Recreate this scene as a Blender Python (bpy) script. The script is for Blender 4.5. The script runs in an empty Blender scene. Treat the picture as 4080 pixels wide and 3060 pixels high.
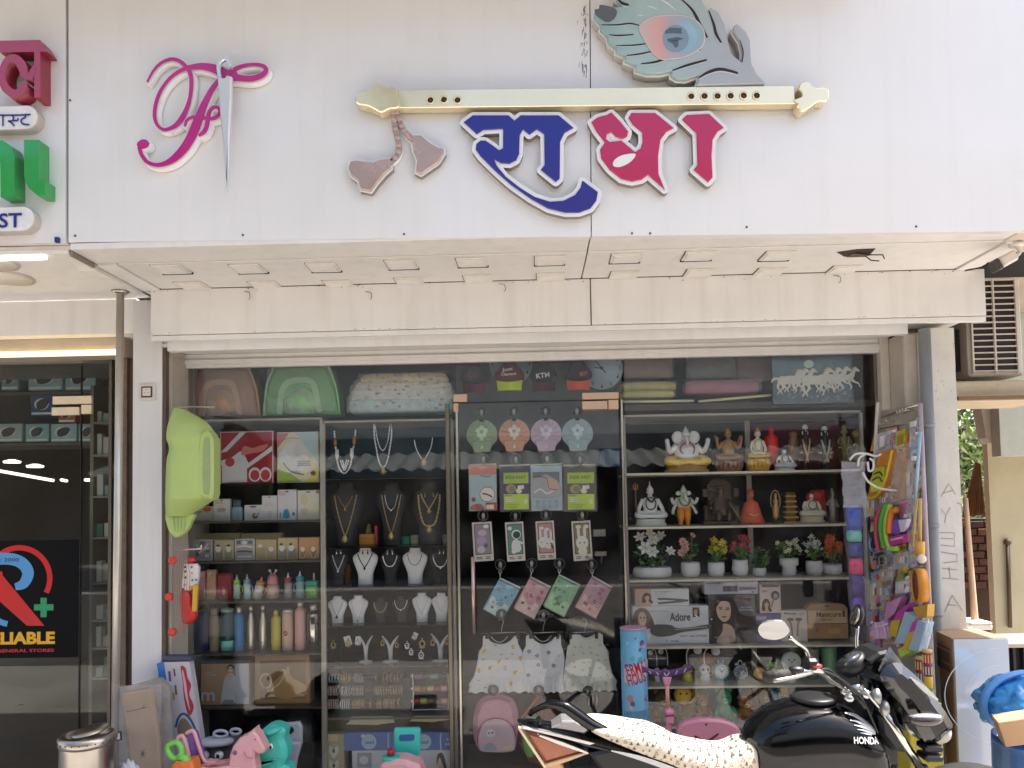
import bpy,math,random
from mathutils import Vector,Matrix,noise
rnd=random.Random(7)
R=math.radians
S=bpy.context.scene
COL=S.collection
# camera
FPX,PW,PH=3000.0,4080.0,3060.0
CAM=Vector((0.0,-4.26,1.65))
PITCH,YAW,ROLL,SHIFT=R(2.5),R(1.43),R(-1.03),339.0/PW
cam=bpy.data.cameras.new('camera');camo=bpy.data.objects.new('camera',cam);COL.objects.link(camo)
CROT=(Matrix.Rotation(YAW,3,'Z')@Matrix.Rotation(R(90)+PITCH,3,'X')@Matrix.Rotation(ROLL,3,'Z'))
camo.matrix_world=Matrix.Translation(CAM)@CROT.to_4x4()
cam.sensor_width=36.0;cam.lens=FPX/PW*36.0;cam.shift_y=SHIFT
cam.clip_start=0.05;cam.clip_end=500
S.camera=camo
# light
SUN_EL,SUN_AZ=R(62),R(86)
w=bpy.data.worlds.new('World');S.world=w;w.use_nodes=True
nt=w.node_tree;bg=nt.nodes['Background']
sky=nt.nodes.new('ShaderNodeTexSky');sky.sky_type='NISHITA';sky.sun_disc=False
sky.sun_elevation=SUN_EL;sky.sun_rotation=SUN_AZ
sky.dust_density=4.0;sky.air_density=1.0
nt.links.new(sky.outputs[0],bg.inputs[0]);bg.inputs[1].default_value=0.15
sl=bpy.data.lights.new('sun','SUN');sl.energy=5.0;sl.angle=R(0.5);sl.color=(1,0.955,0.9)
so=bpy.data.objects.new('sun',sl);COL.objects.link(so)
sd=Vector((math.cos(SUN_EL)*math.sin(SUN_AZ),math.cos(SUN_EL)*math.cos(SUN_AZ),math.sin(SUN_EL)))
so.rotation_euler=(-sd).to_track_quat('-Z','Y').to_euler()
so.location=(0,-8,20)
S.view_settings.view_transform='Standard';S.view_settings.look='None'
S.view_settings.exposure=1.45;S.view_settings.gamma=1.0;S.view_settings.use_curve_mapping=False
S.render.engine='CYCLES'
S.cycles.max_bounces=8;S.cycles.transparent_max_bounces=12;S.cycles.diffuse_bounces=4
S.cycles.caustics_reflective=False;S.cycles.caustics_refractive=False
S.cycles.sample_clamp_indirect=6.0
# pixel -> place
def ray(px,py):
 return CROT@Vector(((px-PW/2)/FPX,(PH/2-py)/FPX+SHIFT*PW/FPX,-1.0))
def pl(px,py,Y):
 d=ray(px,py);return CAM+d*((Y-CAM.y)/d.y)
def pz(px,py,Z):
 d=ray(px,py);return CAM+d*((Z-CAM.z)/d.z)
def m(Y):return(Y-CAM.y)/FPX
# materials
_mats={}
LIFT=[1.0]
def lin(h):
 if not isinstance(h,str):return tuple(h)
 h=h.lstrip('#');c=[int(h[i:i+2],16)/255 for i in(0,2,4)]
 return tuple(x/12.92 if x<=.04045 else((x+.055)/1.055)**2.4 for x in c)
def M(col,rough=.5,metal=0.,var=.12,vs=9.,bump=0.,coat=0.,spec=.5,emit=0.,alpha=1.,sub=0.,bs=60.,trans=0.,streak=0.):
 key=(streak,col,rough,metal,var,vs,bump,coat,spec,emit,alpha,sub,bs,trans,LIFT[0])
 if key in _mats:return _mats[key]
 c=tuple(min(.84,x*LIFT[0])if x<.84 else x for x in lin(col));mt=bpy.data.materials.new('finish');mt.use_nodes=True
 t=mt.node_tree;b=t.nodes['Principled BSDF']
 b.inputs['Base Color'].default_value=(*c,1);b.inputs['Roughness'].default_value=rough
 b.inputs['Metallic'].default_value=metal;b.inputs['Coat Weight'].default_value=coat
 b.inputs['Coat Roughness'].default_value=.05
 b.inputs['Specular IOR Level'].default_value=spec;b.inputs['Alpha'].default_value=alpha
 if trans:b.inputs['Transmission Weight'].default_value=trans
 if emit:
  b.inputs['Emission Color'].default_value=(*c,1);b.inputs['Emission Strength'].default_value=emit
 if var or bump:
  tc=t.nodes.new('ShaderNodeTexCoord');n=t.nodes.new('ShaderNodeTexNoise')
  n.inputs['Scale'].default_value=vs;n.inputs['Detail'].default_value=6;n.inputs['Roughness'].default_value=.65
  t.links.new(tc.outputs['Object'],n.inputs['Vector'])
  if var:
   mx=t.nodes.new('ShaderNodeMix');mx.data_type='RGBA'
   lo=[x*(1-var)for x in c];hi=[min(1,x*(1+var*.6))for x in c]
   mx.inputs[6].default_value=(*lo,1);mx.inputs[7].default_value=(*hi,1)
   mr=t.nodes.new('ShaderNodeMapRange');mr.inputs[1].default_value=.3;mr.inputs[2].default_value=.7
   t.links.new(n.outputs['Fac'],mr.inputs[0]);t.links.new(mr.outputs[0],mx.inputs[0])
   t.links.new(mx.outputs[2],b.inputs['Base Color'])
   if streak:
    mp=t.nodes.new('ShaderNodeMapping');mp.inputs['Scale'].default_value=(9,9,.7);n3=t.nodes.new('ShaderNodeTexNoise');n3.inputs['Scale'].default_value=1.6;n3.inputs['Detail'].default_value=7
    m3=t.nodes.new('ShaderNodeMapRange');m3.inputs[1].default_value=.5;m3.inputs[2].default_value=.78;m3.inputs[4].default_value=streak
    x3=t.nodes.new('ShaderNodeMix');x3.data_type='RGBA';x3.inputs[7].default_value=(c[0]*.52,c[1]*.47,c[2]*.40,1)
    t.links.new(tc.outputs['Object'],mp.inputs[0]);t.links.new(mp.outputs[0],n3.inputs['Vector']);t.links.new(n3.outputs['Fac'],m3.inputs[0]);t.links.new(m3.outputs[0],x3.inputs[0])
    t.links.new(mx.outputs[2],x3.inputs[6]);t.links.new(x3.outputs[2],b.inputs['Base Color'])
   if metal<.5:
    mr2=t.nodes.new('ShaderNodeMapRange');mr2.inputs[3].default_value=max(.02,rough-.08);mr2.inputs[4].default_value=min(1,rough+.1)
    t.links.new(n.outputs['Fac'],mr2.inputs[0]);t.links.new(mr2.outputs[0],b.inputs['Roughness'])
  if bump:
   n2=t.nodes.new('ShaderNodeTexNoise');n2.inputs['Scale'].default_value=bs;n2.inputs['Detail'].default_value=5
   t.links.new(tc.outputs['Object'],n2.inputs['Vector'])
   bp=t.nodes.new('ShaderNodeBump');bp.inputs['Strength'].default_value=bump;bp.inputs['Distance'].default_value=.01
   t.links.new(n2.outputs['Fac'],bp.inputs['Height']);t.links.new(bp.outputs[0],b.inputs['Normal'])
 _mats[key]=mt;return mt
def glass_mat(tint=(.93,.96,.95),gl=1.0,dirt=0.0):
 key=('glass',tint,gl,dirt)
 if key in _mats:return _mats[key]
 mt=bpy.data.materials.new('glass');mt.use_nodes=True;t=mt.node_tree
 for n in list(t.nodes):t.nodes.remove(n)
 o=t.nodes.new('ShaderNodeOutputMaterial');mx=t.nodes.new('ShaderNodeMixShader')
 tr=t.nodes.new('ShaderNodeBsdfTransparent');gs=t.nodes.new('ShaderNodeBsdfGlossy');fr=t.nodes.new('ShaderNodeFresnel')
 tr.inputs[0].default_value=(*tint,1);gs.inputs['Roughness'].default_value=0.0;fr.inputs[0].default_value=1.5
 mu=t.nodes.new('ShaderNodeMath');mu.operation='MULTIPLY';mu.inputs[1].default_value=gl
 t.links.new(fr.outputs[0],mu.inputs[0]);t.links.new(mu.outputs[0],mx.inputs[0])
 t.links.new(tr.outputs[0],mx.inputs[1]);t.links.new(gs.outputs[0],mx.inputs[2])
 last=mx
 if dirt:
  df=t.nodes.new('ShaderNodeBsdfDiffuse');df.inputs[0].default_value=(.6,.57,.52,1)
  tc=t.nodes.new('ShaderNodeTexCoord');n=t.nodes.new('ShaderNodeTexNoise');n.inputs['Scale'].default_value=2.6;n.inputs['Detail'].default_value=10;n.inputs['Distortion'].default_value=.8
  mr=t.nodes.new('ShaderNodeMapRange');mr.inputs[1].default_value=.42;mr.inputs[2].default_value=.72;mr.inputs[4].default_value=dirt
  m2=t.nodes.new('ShaderNodeMixShader')
  t.links.new(tc.outputs['Object'],n.inputs['Vector']);t.links.new(n.outputs['Fac'],mr.inputs[0]);t.links.new(mr.outputs[0],m2.inputs[0])
  t.links.new(mx.outputs[0],m2.inputs[1]);t.links.new(df.outputs[0],m2.inputs[2]);last=m2
 t.links.new(last.outputs[0],o.inputs[0]);_mats[key]=mt;return mt
def film_mat(col='#ffffff',a=.18,rough=.12):
 key=('film',col,a,rough)
 if key in _mats:return _mats[key]
 mt=bpy.data.materials.new('clear_film');mt.use_nodes=True;t=mt.node_tree;b=t.nodes['Principled BSDF']
 b.inputs['Base Color'].default_value=(*lin(col),1);b.inputs['Roughness'].default_value=rough;b.inputs['Alpha'].default_value=a
 tc=t.nodes.new('ShaderNodeTexCoord');n=t.nodes.new('ShaderNodeTexNoise');n.inputs['Scale'].default_value=14;n.inputs['Detail'].default_value=3
 bp=t.nodes.new('ShaderNodeBump');bp.inputs['Strength'].default_value=.9;bp.inputs['Distance'].default_value=.02
 t.links.new(tc.outputs['Object'],n.inputs['Vector']);t.links.new(n.outputs['Fac'],bp.inputs['Height']);t.links.new(bp.outputs[0],b.inputs['Normal'])
 _mats[key]=mt;return mt
# mesh builder
def catmull(pts,n=6,closed=False):
 P=[tuple(p)for p in pts];L=len(P);out=[]
 if L<3:return P
 rng=range(L if closed else L-1)
 for i in rng:
  if closed:a,b,c,d=P[(i-1)%L],P[i],P[(i+1)%L],P[(i+2)%L]
  else:a,b,c,d=P[max(0,i-1)],P[i],P[i+1],P[min(L-1,i+2)]
  for k in range(n):
   t=k/n
   out.append(tuple(.5*(2*b[j]+(c[j]-a[j])*t+(2*a[j]-5*b[j]+4*c[j]-d[j])*t*t+(3*b[j]-a[j]-3*c[j]+d[j])*t**3)for j in range(len(b))))
 if not closed:out.append(P[-1])
 return out
def area2(p):return sum(p[i][0]*p[(i+1)%len(p)][1]-p[(i+1)%len(p)][0]*p[i][1]for i in range(len(p)))/2
def offset(poly,d):
 n=len(poly);sgn=1 if area2(poly)>0 else-1;out=[]
 for i in range(n):
  a,b,c=Vector(poly[i-1]),Vector(poly[i]),Vector(poly[(i+1)%n])
  e1=(b-a);e2=(c-b)
  if e1.length<1e-9 or e2.length<1e-9:out.append(tuple(b));continue
  e1.normalize();e2.normalize()
  n1=Vector((e1.y,-e1.x))*sgn;n2=Vector((e2.y,-e2.x))*sgn
  nn=n1+n2
  if nn.length<.2:nn=n1
  nn.normalize();k=max(.55,nn.dot(n1))
  out.append(tuple(b+nn*(d/k)))
 return out
_txt={}
def text_geo(s,bold=0.0):
 if(s,bold)in _txt:return _txt[(s,bold)]
 cu=bpy.data.curves.new('t','FONT');cu.body=s;cu.size=1;cu.resolution_u=3;cu.offset=bold
 o=bpy.data.objects.new('t',cu);COL.objects.link(o)
 dg=bpy.context.evaluated_depsgraph_get();me=bpy.data.meshes.new_from_object(o.evaluated_get(dg))
 V=[(v.co.x,v.co.y)for v in me.vertices];Fs=[tuple(p.vertices)for p in me.polygons]
 bpy.data.objects.remove(o);bpy.data.curves.remove(cu);bpy.data.meshes.remove(me)
 xs=[v[0]for v in V]or[0];ys=[v[1]for v in V]or[0]
 r=(V,Fs,min(xs),max(xs),min(ys),max(ys));_txt[(s,bold)]=r;return r
class MB:
 def __init__(s):s.v=[];s.f=[];s.mi=[];s.ms=[];s.sm=[];s.T=None
 def mat(s,mt):
  if mt not in s.ms:s.ms.append(mt)
  return s.ms.index(mt)
 def add(s,vs,fs,mt,smooth=False):
  o=len(s.v);i=s.mat(mt)
  if s.T is not None:vs=[tuple(s.T@Vector(v))for v in vs]
  s.v+=[tuple(v)for v in vs]
  for f in fs:s.f.append(tuple(o+k for k in f));s.mi.append(i);s.sm.append(smooth)
  return s
 def box(s,x0,x1,y0,y1,z0,z1,mt,b=0.):
  if x0>x1:x0,x1=x1,x0
  if y0>y1:y0,y1=y1,y0
  if z0>z1:z0,z1=z1,z0
  b=min(b,(x1-x0)*.45,(y1-y0)*.45,(z1-z0)*.45)
  if b<=0:
   vs=[(x,y,z)for z in(z0,z1)for y in(y0,y1)for x in(x0,x1)]
   return s.add(vs,[(0,2,3,1),(4,5,7,6),(0,1,5,4),(2,6,7,3),(0,4,6,2),(1,3,7,5)],mt)
  vs=[];idx={}
  for X in(0,1):
   for Y in(0,1):
    for Z in(0,1):
     cx,cy,cz=(x0,x1)[X],(y0,y1)[Y],(z0,z1)[Z];ix,iy,iz=cx+b*(1-2*X),cy+b*(1-2*Y),cz+b*(1-2*Z)
     for k,p in enumerate([(cx,iy,iz),(ix,cy,iz),(ix,iy,cz)]):idx[(X,Y,Z,k)]=len(vs);vs.append(p)
  g=lambda X,Y,Z,k:idx[(X,Y,Z,k)];fs=[]
  fs+=[(g(0,0,0,0),g(0,0,1,0),g(0,1,1,0),g(0,1,0,0)),(g(1,0,0,0),g(1,1,0,0),g(1,1,1,0),g(1,0,1,0)),
  (g(0,0,0,1),g(1,0,0,1),g(1,0,1,1),g(0,0,1,1)),(g(0,1,0,1),g(0,1,1,1),g(1,1,1,1),g(1,1,0,1)),
  (g(0,0,0,2),g(0,1,0,2),g(1,1,0,2),g(1,0,0,2)),(g(0,0,1,2),g(1,0,1,2),g(1,1,1,2),g(0,1,1,2))]
  for X in(0,1):
   for Y in(0,1):fs.append((g(X,Y,0,0),g(X,Y,1,0),g(X,Y,1,1),g(X,Y,0,1)))
   for Z in(0,1):fs.append((g(X,0,Z,0),g(X,1,Z,0),g(X,1,Z,2),g(X,0,Z,2)))
  for Y in(0,1):
   for Z in(0,1):fs.append((g(0,Y,Z,1),g(1,Y,Z,1),g(1,Y,Z,2),g(0,Y,Z,2)))
  for X in(0,1):
   for Y in(0,1):
    for Z in(0,1):fs.append((g(X,Y,Z,0),g(X,Y,Z,1),g(X,Y,Z,2)))
  return s.add(vs,fs,mt)
 def prism(s,p,y0,y1,mt,side=None,bev=0.,smooth=False):
  if area2(p)<0:p=p[::-1]
  n=len(p)
  if bev:fr=offset(p,-bev);vs=[(x,y0,z)for x,z in fr]+[(x,y0+bev,z)for x,z in p]+[(x,y1,z)for x,z in p];L=3
  else:vs=[(x,y0,z)for x,z in p]+[(x,y1,z)for x,z in p];L=2
  s.add(vs,[tuple(range(n)),tuple(range((L-1)*n+n-1,(L-1)*n-1,-1))],mt)
  o=len(s.v)-len(vs);i=s.mat(side or mt)
  for l in range(L-1):
   for k in range(n):
    a,b=l*n+k,l*n+(k+1)%n
    s.f.append((o+a,o+a+n,o+b+n,o+b));s.mi.append(i);s.sm.append(smooth)
  return s
 def flat(s,p,y,mt):
  if area2(p)<0:p=p[::-1]
  return s.add([(x,y,z)for x,z in p],[tuple(range(len(p)))],mt)
 def stroke(s,pts,wd,y0,y1,mt,side=None,n=5,cap=True):
  if not isinstance(wd,(list,tuple)):wd=[wd]*len(pts)
  q=catmull([(p[0],p[1],w_)for p,w_ in zip(pts,wd)],n);Lp=[];Rp=[]
  for i,a in enumerate(q):
   b=q[min(i+1,len(q)-1)];c=q[max(i-1,0)]
   t=Vector((b[0]-c[0],b[1]-c[1]))
   if t.length<1e-9:t=Vector((1,0))
   t.normalize();h=max(a[2],1e-5)/2
   Lp.append((a[0]-t.y*h,a[1]+t.x*h));Rp.append((a[0]+t.y*h,a[1]-t.x*h))
  k=len(q);vs=[(x,y0,z)for x,z in Lp]+[(x,y0,z)for x,z in Rp]
  fs=[(i,k+i,k+i+1,i+1)for i in range(k-1)]
  if y1 is not None and y1!=y0:
   vs+=[(x,y1,z)for x,z in Lp]+[(x,y1,z)for x,z in Rp]
   s.add(vs,fs,mt);o=len(s.v)-len(vs);si=s.mat(side or mt)
   for i in range(k-1):
    for f in((i,i+1,2*k+i+1,2*k+i),(k+i+1,k+i,3*k+i,3*k+i+1)):s.f.append(tuple(o+j for j in f));s.mi.append(si);s.sm.append(True)
   for f in((0,2*k,3*k,k),(k-1,2*k-1,4*k-1,3*k-1)):s.f.append(tuple(o+j for j in f));s.mi.append(si);s.sm.append(False)
  else:s.add(vs,fs,mt)
  if cap:
   for e,j in((0,0),(k-1,-1)):
    r_=q[e][2]/2
    c=[(q[e][0]+math.cos(a)*r_,q[e][1]+math.sin(a)*r_)for a in[i*math.tau/12 for i in range(12)]]
    if y1 is not None and y1!=y0:s.prism(c,y0-.0004-.0002*e/k,y1,mt,side)
    else:s.flat(c,y0-.0001,mt)
  return s
 def lathe(s,prof,mt,c=(0,0,0),seg=16,sx=1.,sy=1.,smooth=True,caps=True):
  vs=[];n=len(prof)
  for r,z in prof:
   for k in range(seg):a=k*math.tau/seg;vs.append((c[0]+math.cos(a)*r*sx,c[1]+math.sin(a)*r*sy,c[2]+z))
  fs=[(i*seg+k,i*seg+(k+1)%seg,(i+1)*seg+(k+1)%seg,(i+1)*seg+k)for i in range(n-1)for k in range(seg)]
  if caps and prof[0][0]>1e-6:fs.append(tuple(range(seg-1,-1,-1)))
  if caps and prof[-1][0]>1e-6:fs.append(tuple(range((n-1)*seg,n*seg)))
  return s.add(vs,fs,mt,smooth)
 def loft(s,rings,mt,seg=14,smooth=True,pw=2.):
  vs=[]
  for r in rings:
   z,a_,b_=r[:3];cx,cy=(list(r[3:])+[0,0])[:2]
   for k in range(seg):
    a=k*math.tau/seg;ca,sa=math.cos(a),math.sin(a)
    vs.append((cx+a_*math.copysign(abs(ca)**(2/pw),ca),cy+b_*math.copysign(abs(sa)**(2/pw),sa),z))
  n=len(rings)
  fs=[(i*seg+k,i*seg+(k+1)%seg,(i+1)*seg+(k+1)%seg,(i+1)*seg+k)for i in range(n-1)for k in range(seg)]
  fs+=[tuple(range(seg-1,-1,-1)),tuple(range((n-1)*seg,n*seg))]
  return s.add(vs,fs,mt,smooth)
 def ell(s,c,r,mt,seg=12,rings=8,rot=None):
  if not isinstance(r,(tuple,list)):r=(r,r,r)
  vs=[];c=Vector(c)
  for i in range(rings+1):
   th=math.pi*i/rings
   for k in range(seg):
    a=math.tau*k/seg;p=Vector((math.sin(th)*math.cos(a)*r[0],math.sin(th)*math.sin(a)*r[1],-math.cos(th)*r[2]))
    if rot is not None:p=rot@p
    vs.append(tuple(c+p))
  fs=[(i*seg+k,i*seg+(k+1)%seg,(i+1)*seg+(k+1)%seg,(i+1)*seg+k)for i in range(rings)for k in range(seg)]
  return s.add(vs,fs,mt,True)
 def tube(s,pts,r,mt,seg=8,n=1,closed=False,cap=True,sq=1.):
  rr=r if isinstance(r,(list,tuple))else[r]*len(pts)
  if n>1:q=catmull([(*p,a)for p,a in zip(pts,rr)],n,closed)
  else:q=[(*p,a)for p,a in zip(pts,rr)]
  P=[Vector(a[:3])for a in q];k=len(P);vs=[];up=None
  for i in range(k):
   if closed:t=P[(i+1)%k]-P[i-1]
   else:t=P[min(i+1,k-1)]-P[max(i-1,0)]
   if t.length<1e-9:t=Vector((0,0,1))
   t.normalize()
   if up is None:up=Vector((0,0,1))if abs(t.z)<.9 else Vector((0,1,0))
   x=up-t*up.dot(t)
   if x.length<1e-5:x=t.orthogonal()
   x.normalize();up=x;y=t.cross(x)
   for j in range(seg):a=math.tau*j/seg;vs.append(tuple(P[i]+(x*math.cos(a)+y*math.sin(a)*sq)*q[i][3]))
  fs=[(i*seg+j,i*seg+(j+1)%seg,((i+1)%k)*seg+(j+1)%seg,((i+1)%k)*seg+j)for i in range(k if closed else k-1)for j in range(seg)]
  if cap and not closed:fs+=[tuple(range(seg-1,-1,-1)),tuple(range((k-1)*seg,k*seg))]
  return s.add(vs,fs,mt,True)
 def sheet(s,fn,nu,nv,mt,smooth=True):
  vs=[fn(i/nu,j/nv)for j in range(nv+1)for i in range(nu+1)]
  fs=[(j*(nu+1)+i,j*(nu+1)+i+1,(j+1)*(nu+1)+i+1,(j+1)*(nu+1)+i)for j in range(nv)for i in range(nu)]
  return s.add(vs,fs,mt,smooth)
 def text(s,t,x0,z0,x1,z1,y,mt,bold=0.,ang=0.,keep=False,depth=0.):
  V,Fs,a,b,c,d=text_geo(t,bold);sx=(x1-x0)/max(b-a,1e-6);sz=(z1-z0)/max(d-c,1e-6)
  if keep:sx=sz=min(sx,sz)
  cx,cz=(x0+x1)/2,(z0+z1)/2;ca,sa=math.cos(ang),math.sin(ang);vs=[]
  for x,z in V:
   X,Z=(x-(a+b)/2)*sx,(z-(c+d)/2)*sz;vs.append((cx+X*ca-Z*sa,y,cz+X*sa+Z*ca))
  return s.add(vs,Fs,mt)
 def build(s,name,parent=None,loc=None,rot=None,kind=None,label=None):
  me=bpy.data.meshes.new(name);me.from_pydata(s.v,[],s.f)
  for mt in s.ms:me.materials.append(mt)
  me.polygons.foreach_set('material_index',s.mi);me.polygons.foreach_set('use_smooth',s.sm);me.update()
  o=bpy.data.objects.new(name,me);COL.objects.link(o)
  if parent is not None:o.parent=parent
  if loc is not None:o.location=loc
  if rot is not None:o.rotation_euler=rot
  if kind:o['kind']=kind
  if label:o['label']=label
  return o
def tag(o,label,cat,group=None):
 o['label']=label;o['category']=cat
 if group:o['group']=group
 return o
def thing(name,label,cat,loc=(0,0,0),rz=0.,group=None):
 o=bpy.data.objects.new(name,None);COL.objects.link(o);o.empty_display_size=.05
 o.location=loc;o.rotation_euler=(0,0,rz);return tag(o,label,cat,group)
def inst(src,parent,loc=None,rot=None,scale=None,name=None):
 o=src.copy();COL.objects.link(o);o.parent=parent
 if name:o.name=name
 if loc is not None:o.location=loc
 if rot is not None:o.rotation_euler=rot
 if scale is not None:o.scale=scale if isinstance(scale,(tuple,list))else(scale,)*3
 return o
def copy_tree(o,loc,rz=None,label=None):
 c=o.copy();COL.objects.link(c);c.location=loc
 if rz is not None:c.rotation_euler=(0,0,rz)
 if label:c['label']=label
 for ch in list(o.children):
  d=ch.copy();COL.objects.link(d);d.parent=c
  for g in list(ch.children):e=g.copy();COL.objects.link(e);e.parent=d
 return c
def kit(x0,y0,x1,y1,Y):
 b=pl((x0+x1)/2,y1,Y);return b,(x1-x0)*m(Y),(y1-y0)*m(Y)
def prints(mb,ents,w_,h_,y=0.,step=.0005,x0=None):
 x0=-w_/2 if x0 is None else x0
 X=lambda u:x0+u*w_
 Z=lambda v:v*h_
 for i,e in enumerate(ents):
  yy=y-step*(i+1);k=e[0];mt=e[-1]if not isinstance(e[-1],str)else M(e[-1],.45,var=.06)
  if k=='r':mb.flat([(X(e[1]),Z(e[2])),(X(e[3]),Z(e[2])),(X(e[3]),Z(e[4])),(X(e[1]),Z(e[4]))],yy,mt)
  elif k=='e':mb.flat([(X(e[1])+math.cos(a)*e[3]*w_,Z(e[2])+math.sin(a)*e[4]*h_)for a in[j*math.tau/18 for j in range(18)]],yy,mt)
  elif k=='p':mb.flat([(X(u),Z(v))for u,v in e[1]],yy,mt)
  elif k=='c':mb.flat(catmull([(X(u),Z(v))for u,v in e[1]],4,True),yy,mt)
  elif k=='s':mb.stroke([(X(u),Z(v))for u,v in e[1]],[q*w_ for q in e[2]]if isinstance(e[2],(list,tuple))else e[2]*w_,yy,None,mt,n=4,cap=False)
  elif k=='t':mb.text(e[1],X(e[2]),Z(e[3]),X(e[4]),Z(e[5]),yy,mt,.015)
 return mb
def lines(u0,v0,u1,v1,n,col,r=None):
 r=r or rnd;out=[];h=(v1-v0)/n
 for i in range(n):out.append(('r',u0,v1-h*(i+.75),u0+(u1-u0)*(.55+.45*r.random()),v1-h*(i+.3),col))
 return out
# finishes
WHITE_ACP=M('#e5e2df',.3,var=.03,vs=1.6,coat=.8,streak=.07)
CREAM=M('#e5e2de',.45,var=.06,vs=2.5,streak=.2)
SOFFIT=M('#e0ddd8',.4,var=.06,vs=3.0,streak=.2)
WALLW=M('#dad8d6',.5,var=.05,vs=3.0,bump=.05,streak=.2)
JOINT=M('#1d1a17',.9,var=0)
STEEL=M('#b9b3a8',.22,metal=1.,var=.1,vs=5)
STEELB=M('#8d8a84',.3,metal=1.,var=.15,vs=8)
DARK=M('#15130f',.7,var=.2)
BROWN=M('#3a2c22',.5,var=.25,vs=6)
BLACKP=M('#0b0b0c',.35,var=.1)
YS,YF,YP,YG=-0.98,-0.35,-0.24,0.0
def el(cx,cz,rx,ry,n=28,a=0):return[(cx+math.cos(t)*rx*math.cos(a)-math.sin(t)*ry*math.sin(a),cz+math.cos(t)*rx*math.sin(a)+math.sin(t)*ry*math.cos(a))for t in[i*math.tau/n for i in range(n)]]
def mbw(root):
 b=MB();b.T=Matrix.Translation(-Vector(root.location));return b
def xz(pts,Y):return[(p.x,p.z)for p in(pl(x,y,Y)for x,y in pts)]
def zoom(ox,oy,sc,Y):return lambda pts:xz([(ox+a/sc,oy+b/sc)for a,b in pts],Y)
# ground
g=MB();g.box(-60,60,-60,60,-.3,0,M('#b0aaa3',.9,var=.22,vs=1.2,bump=.4,bs=30));g.build('ground',kind='structure')
g=MB();g.box(-60,60,-10.2,-3.7,.001,.006,M('#66625d',.85,var=.25,vs=2,bump=.5,bs=40));g.build('road',kind='structure')
XL=pl(528,1800,YP).x;XL2=pl(645,1800,YP).x
XGL=pl(752,1800,YG).x;XGR=pl(3505,1800,YG).x
FLOOR=.10
g=MB();g.box(-6,2.6,-.85,4.5,0.001,FLOOR,M('#b3ada6',.6,var=.15,vs=4));g.build('pavement',kind='structure')
# the room behind the glass
room=MB()
room.box(XGL-.5,XGR+.12,3.6,3.7,FLOOR+.002,2.55,M('#4a4038',.7,var=.3));room.build('back_wall',kind='structure')
room=MB();room.box(XGL-.52,XGL-.42,.45,3.597,FLOOR+.002,2.55,M('#4a4038',.7));room.build('side_wall',kind='structure')
room=MB();room.box(XGR+.10,XGR+.2,.02,3.597,FLOOR+.002,2.55,M('#5a1f22',.7));room.build('side_wall',kind='structure')
room=MB();room.box(XGL-.5,XGR+.3,.03,3.7,2.552,2.6,M('#7a7268',.7));room.build('ceiling',kind='structure')
room=MB();room.box(XGL+.0,XGR,.0,3.59,FLOOR+.002,FLOOR+.03,M('#b09a82',.35,var=.15));room.build('shop_floor',kind='structure')
# signboard over the shop
ZS_=pl(2115,944,YS).z
sb=thing('signboard','long white glossy shop signboard with flute, feather and raised letters above the gift shop','signboard',tuple(pl(2115,944,YS)))
def panel(root,pts,name='sign_panel'):
 b=mbw(root);b.prism(xz(pts,YS),YS,YS+.03,WHITE_ACP);return b.build(name,root)
panel(sb,[(273,-420),(2346,-420),(2354,941.5),(273,965)])
panel(sb,[(2350,-420),(4700,-420),(4700,913),(2358,941.2)])
b=mbw(sb);b.box(pl(273,500,YS).x,pl(4700,500,YS).x,YS+.031,YS+.12,ZS_+.06,4.7,M('#3b3733',.8));b.build('backing_frame',sb)
b=mbw(sb)
for i in range(46):
 x=2325+rnd.gauss(0,9);y=rnd.uniform(20,300);h=rnd.uniform(4,22)
 b.flat(xz([(x,y),(x+rnd.uniform(1,4),y),(x+rnd.uniform(0,3),y+h),(x-1,y+h)],YS),YS-.0008,M('#6a635c',.7))
b.build('scratch',sb)['kind']='stuff'
for i,(x,y)in enumerate([(300,940),(968,937),(1610,933),(2518,930),(2590,930),(2975,905),(3650,903),(280,400)]):
 q=pl(x,y,YS);b=mbw(sb);b.lathe([(.006,0),(.004,.003)],M('#4d4740',.6));b.T=None
 o=MB();o.prism([(math.cos(a)*.005,math.sin(a)*.005)for a in[k*math.tau/8 for k in range(8)]],-.003,0,M('#4d4740',.6))
 o.build('screw',sb,loc=Vector((q.x,YS,q.z))-Vector(sb.location))
zl=zoom(1300,300,1.3012,YS-.04)
ROSE=M('#b80d50',.1,var=.02,coat=.25);BLUE=M('#120f80',.1,var=.02,coat=.25)
TRIM=M('#ebe9e8',.35,var=.02);SIDE=M('#857c75',.6)
def letter(pts,mt,holes=(),cr=0):
 f=zl(pts);b=mbw(sb);t=.034
 b.prism(f,YS-t,YS-.004,TRIM,SIDE);n=len(f);wd=.017
 for i in range(n):
  A,C=Vector(f[i]),Vector(f[(i+1)%n]);d=(C-A).normalized()if(C-A).length>1e-6 else Vector((1,0));q=Vector((-d.y,d.x))*wd;y=YS-t-.0002-(i%9)*.0002
  b.prism([tuple(A+q),tuple(A-q),tuple(C-q),tuple(C+q)],y,YS-.004-(i%9)*.0002,TRIM,SIDE);b.prism(el(A.x,A.y,wd,wd,12),y-.0001,YS-.0041-(i%9)*.0002,TRIM,SIDE)
 o=b.build('letter',sb)
 b=mbw(sb);b.prism(f,YS-t-.008,YS-t-.0025,mt,bev=.002)
 e=b.build('face',o)
 for h in holes:
  b=mbw(sb);b.prism(catmull(zl(h),4,True),YS-t-.0105,YS-t-.0083,TRIM);b.build('counter',o)
 return o
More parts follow.
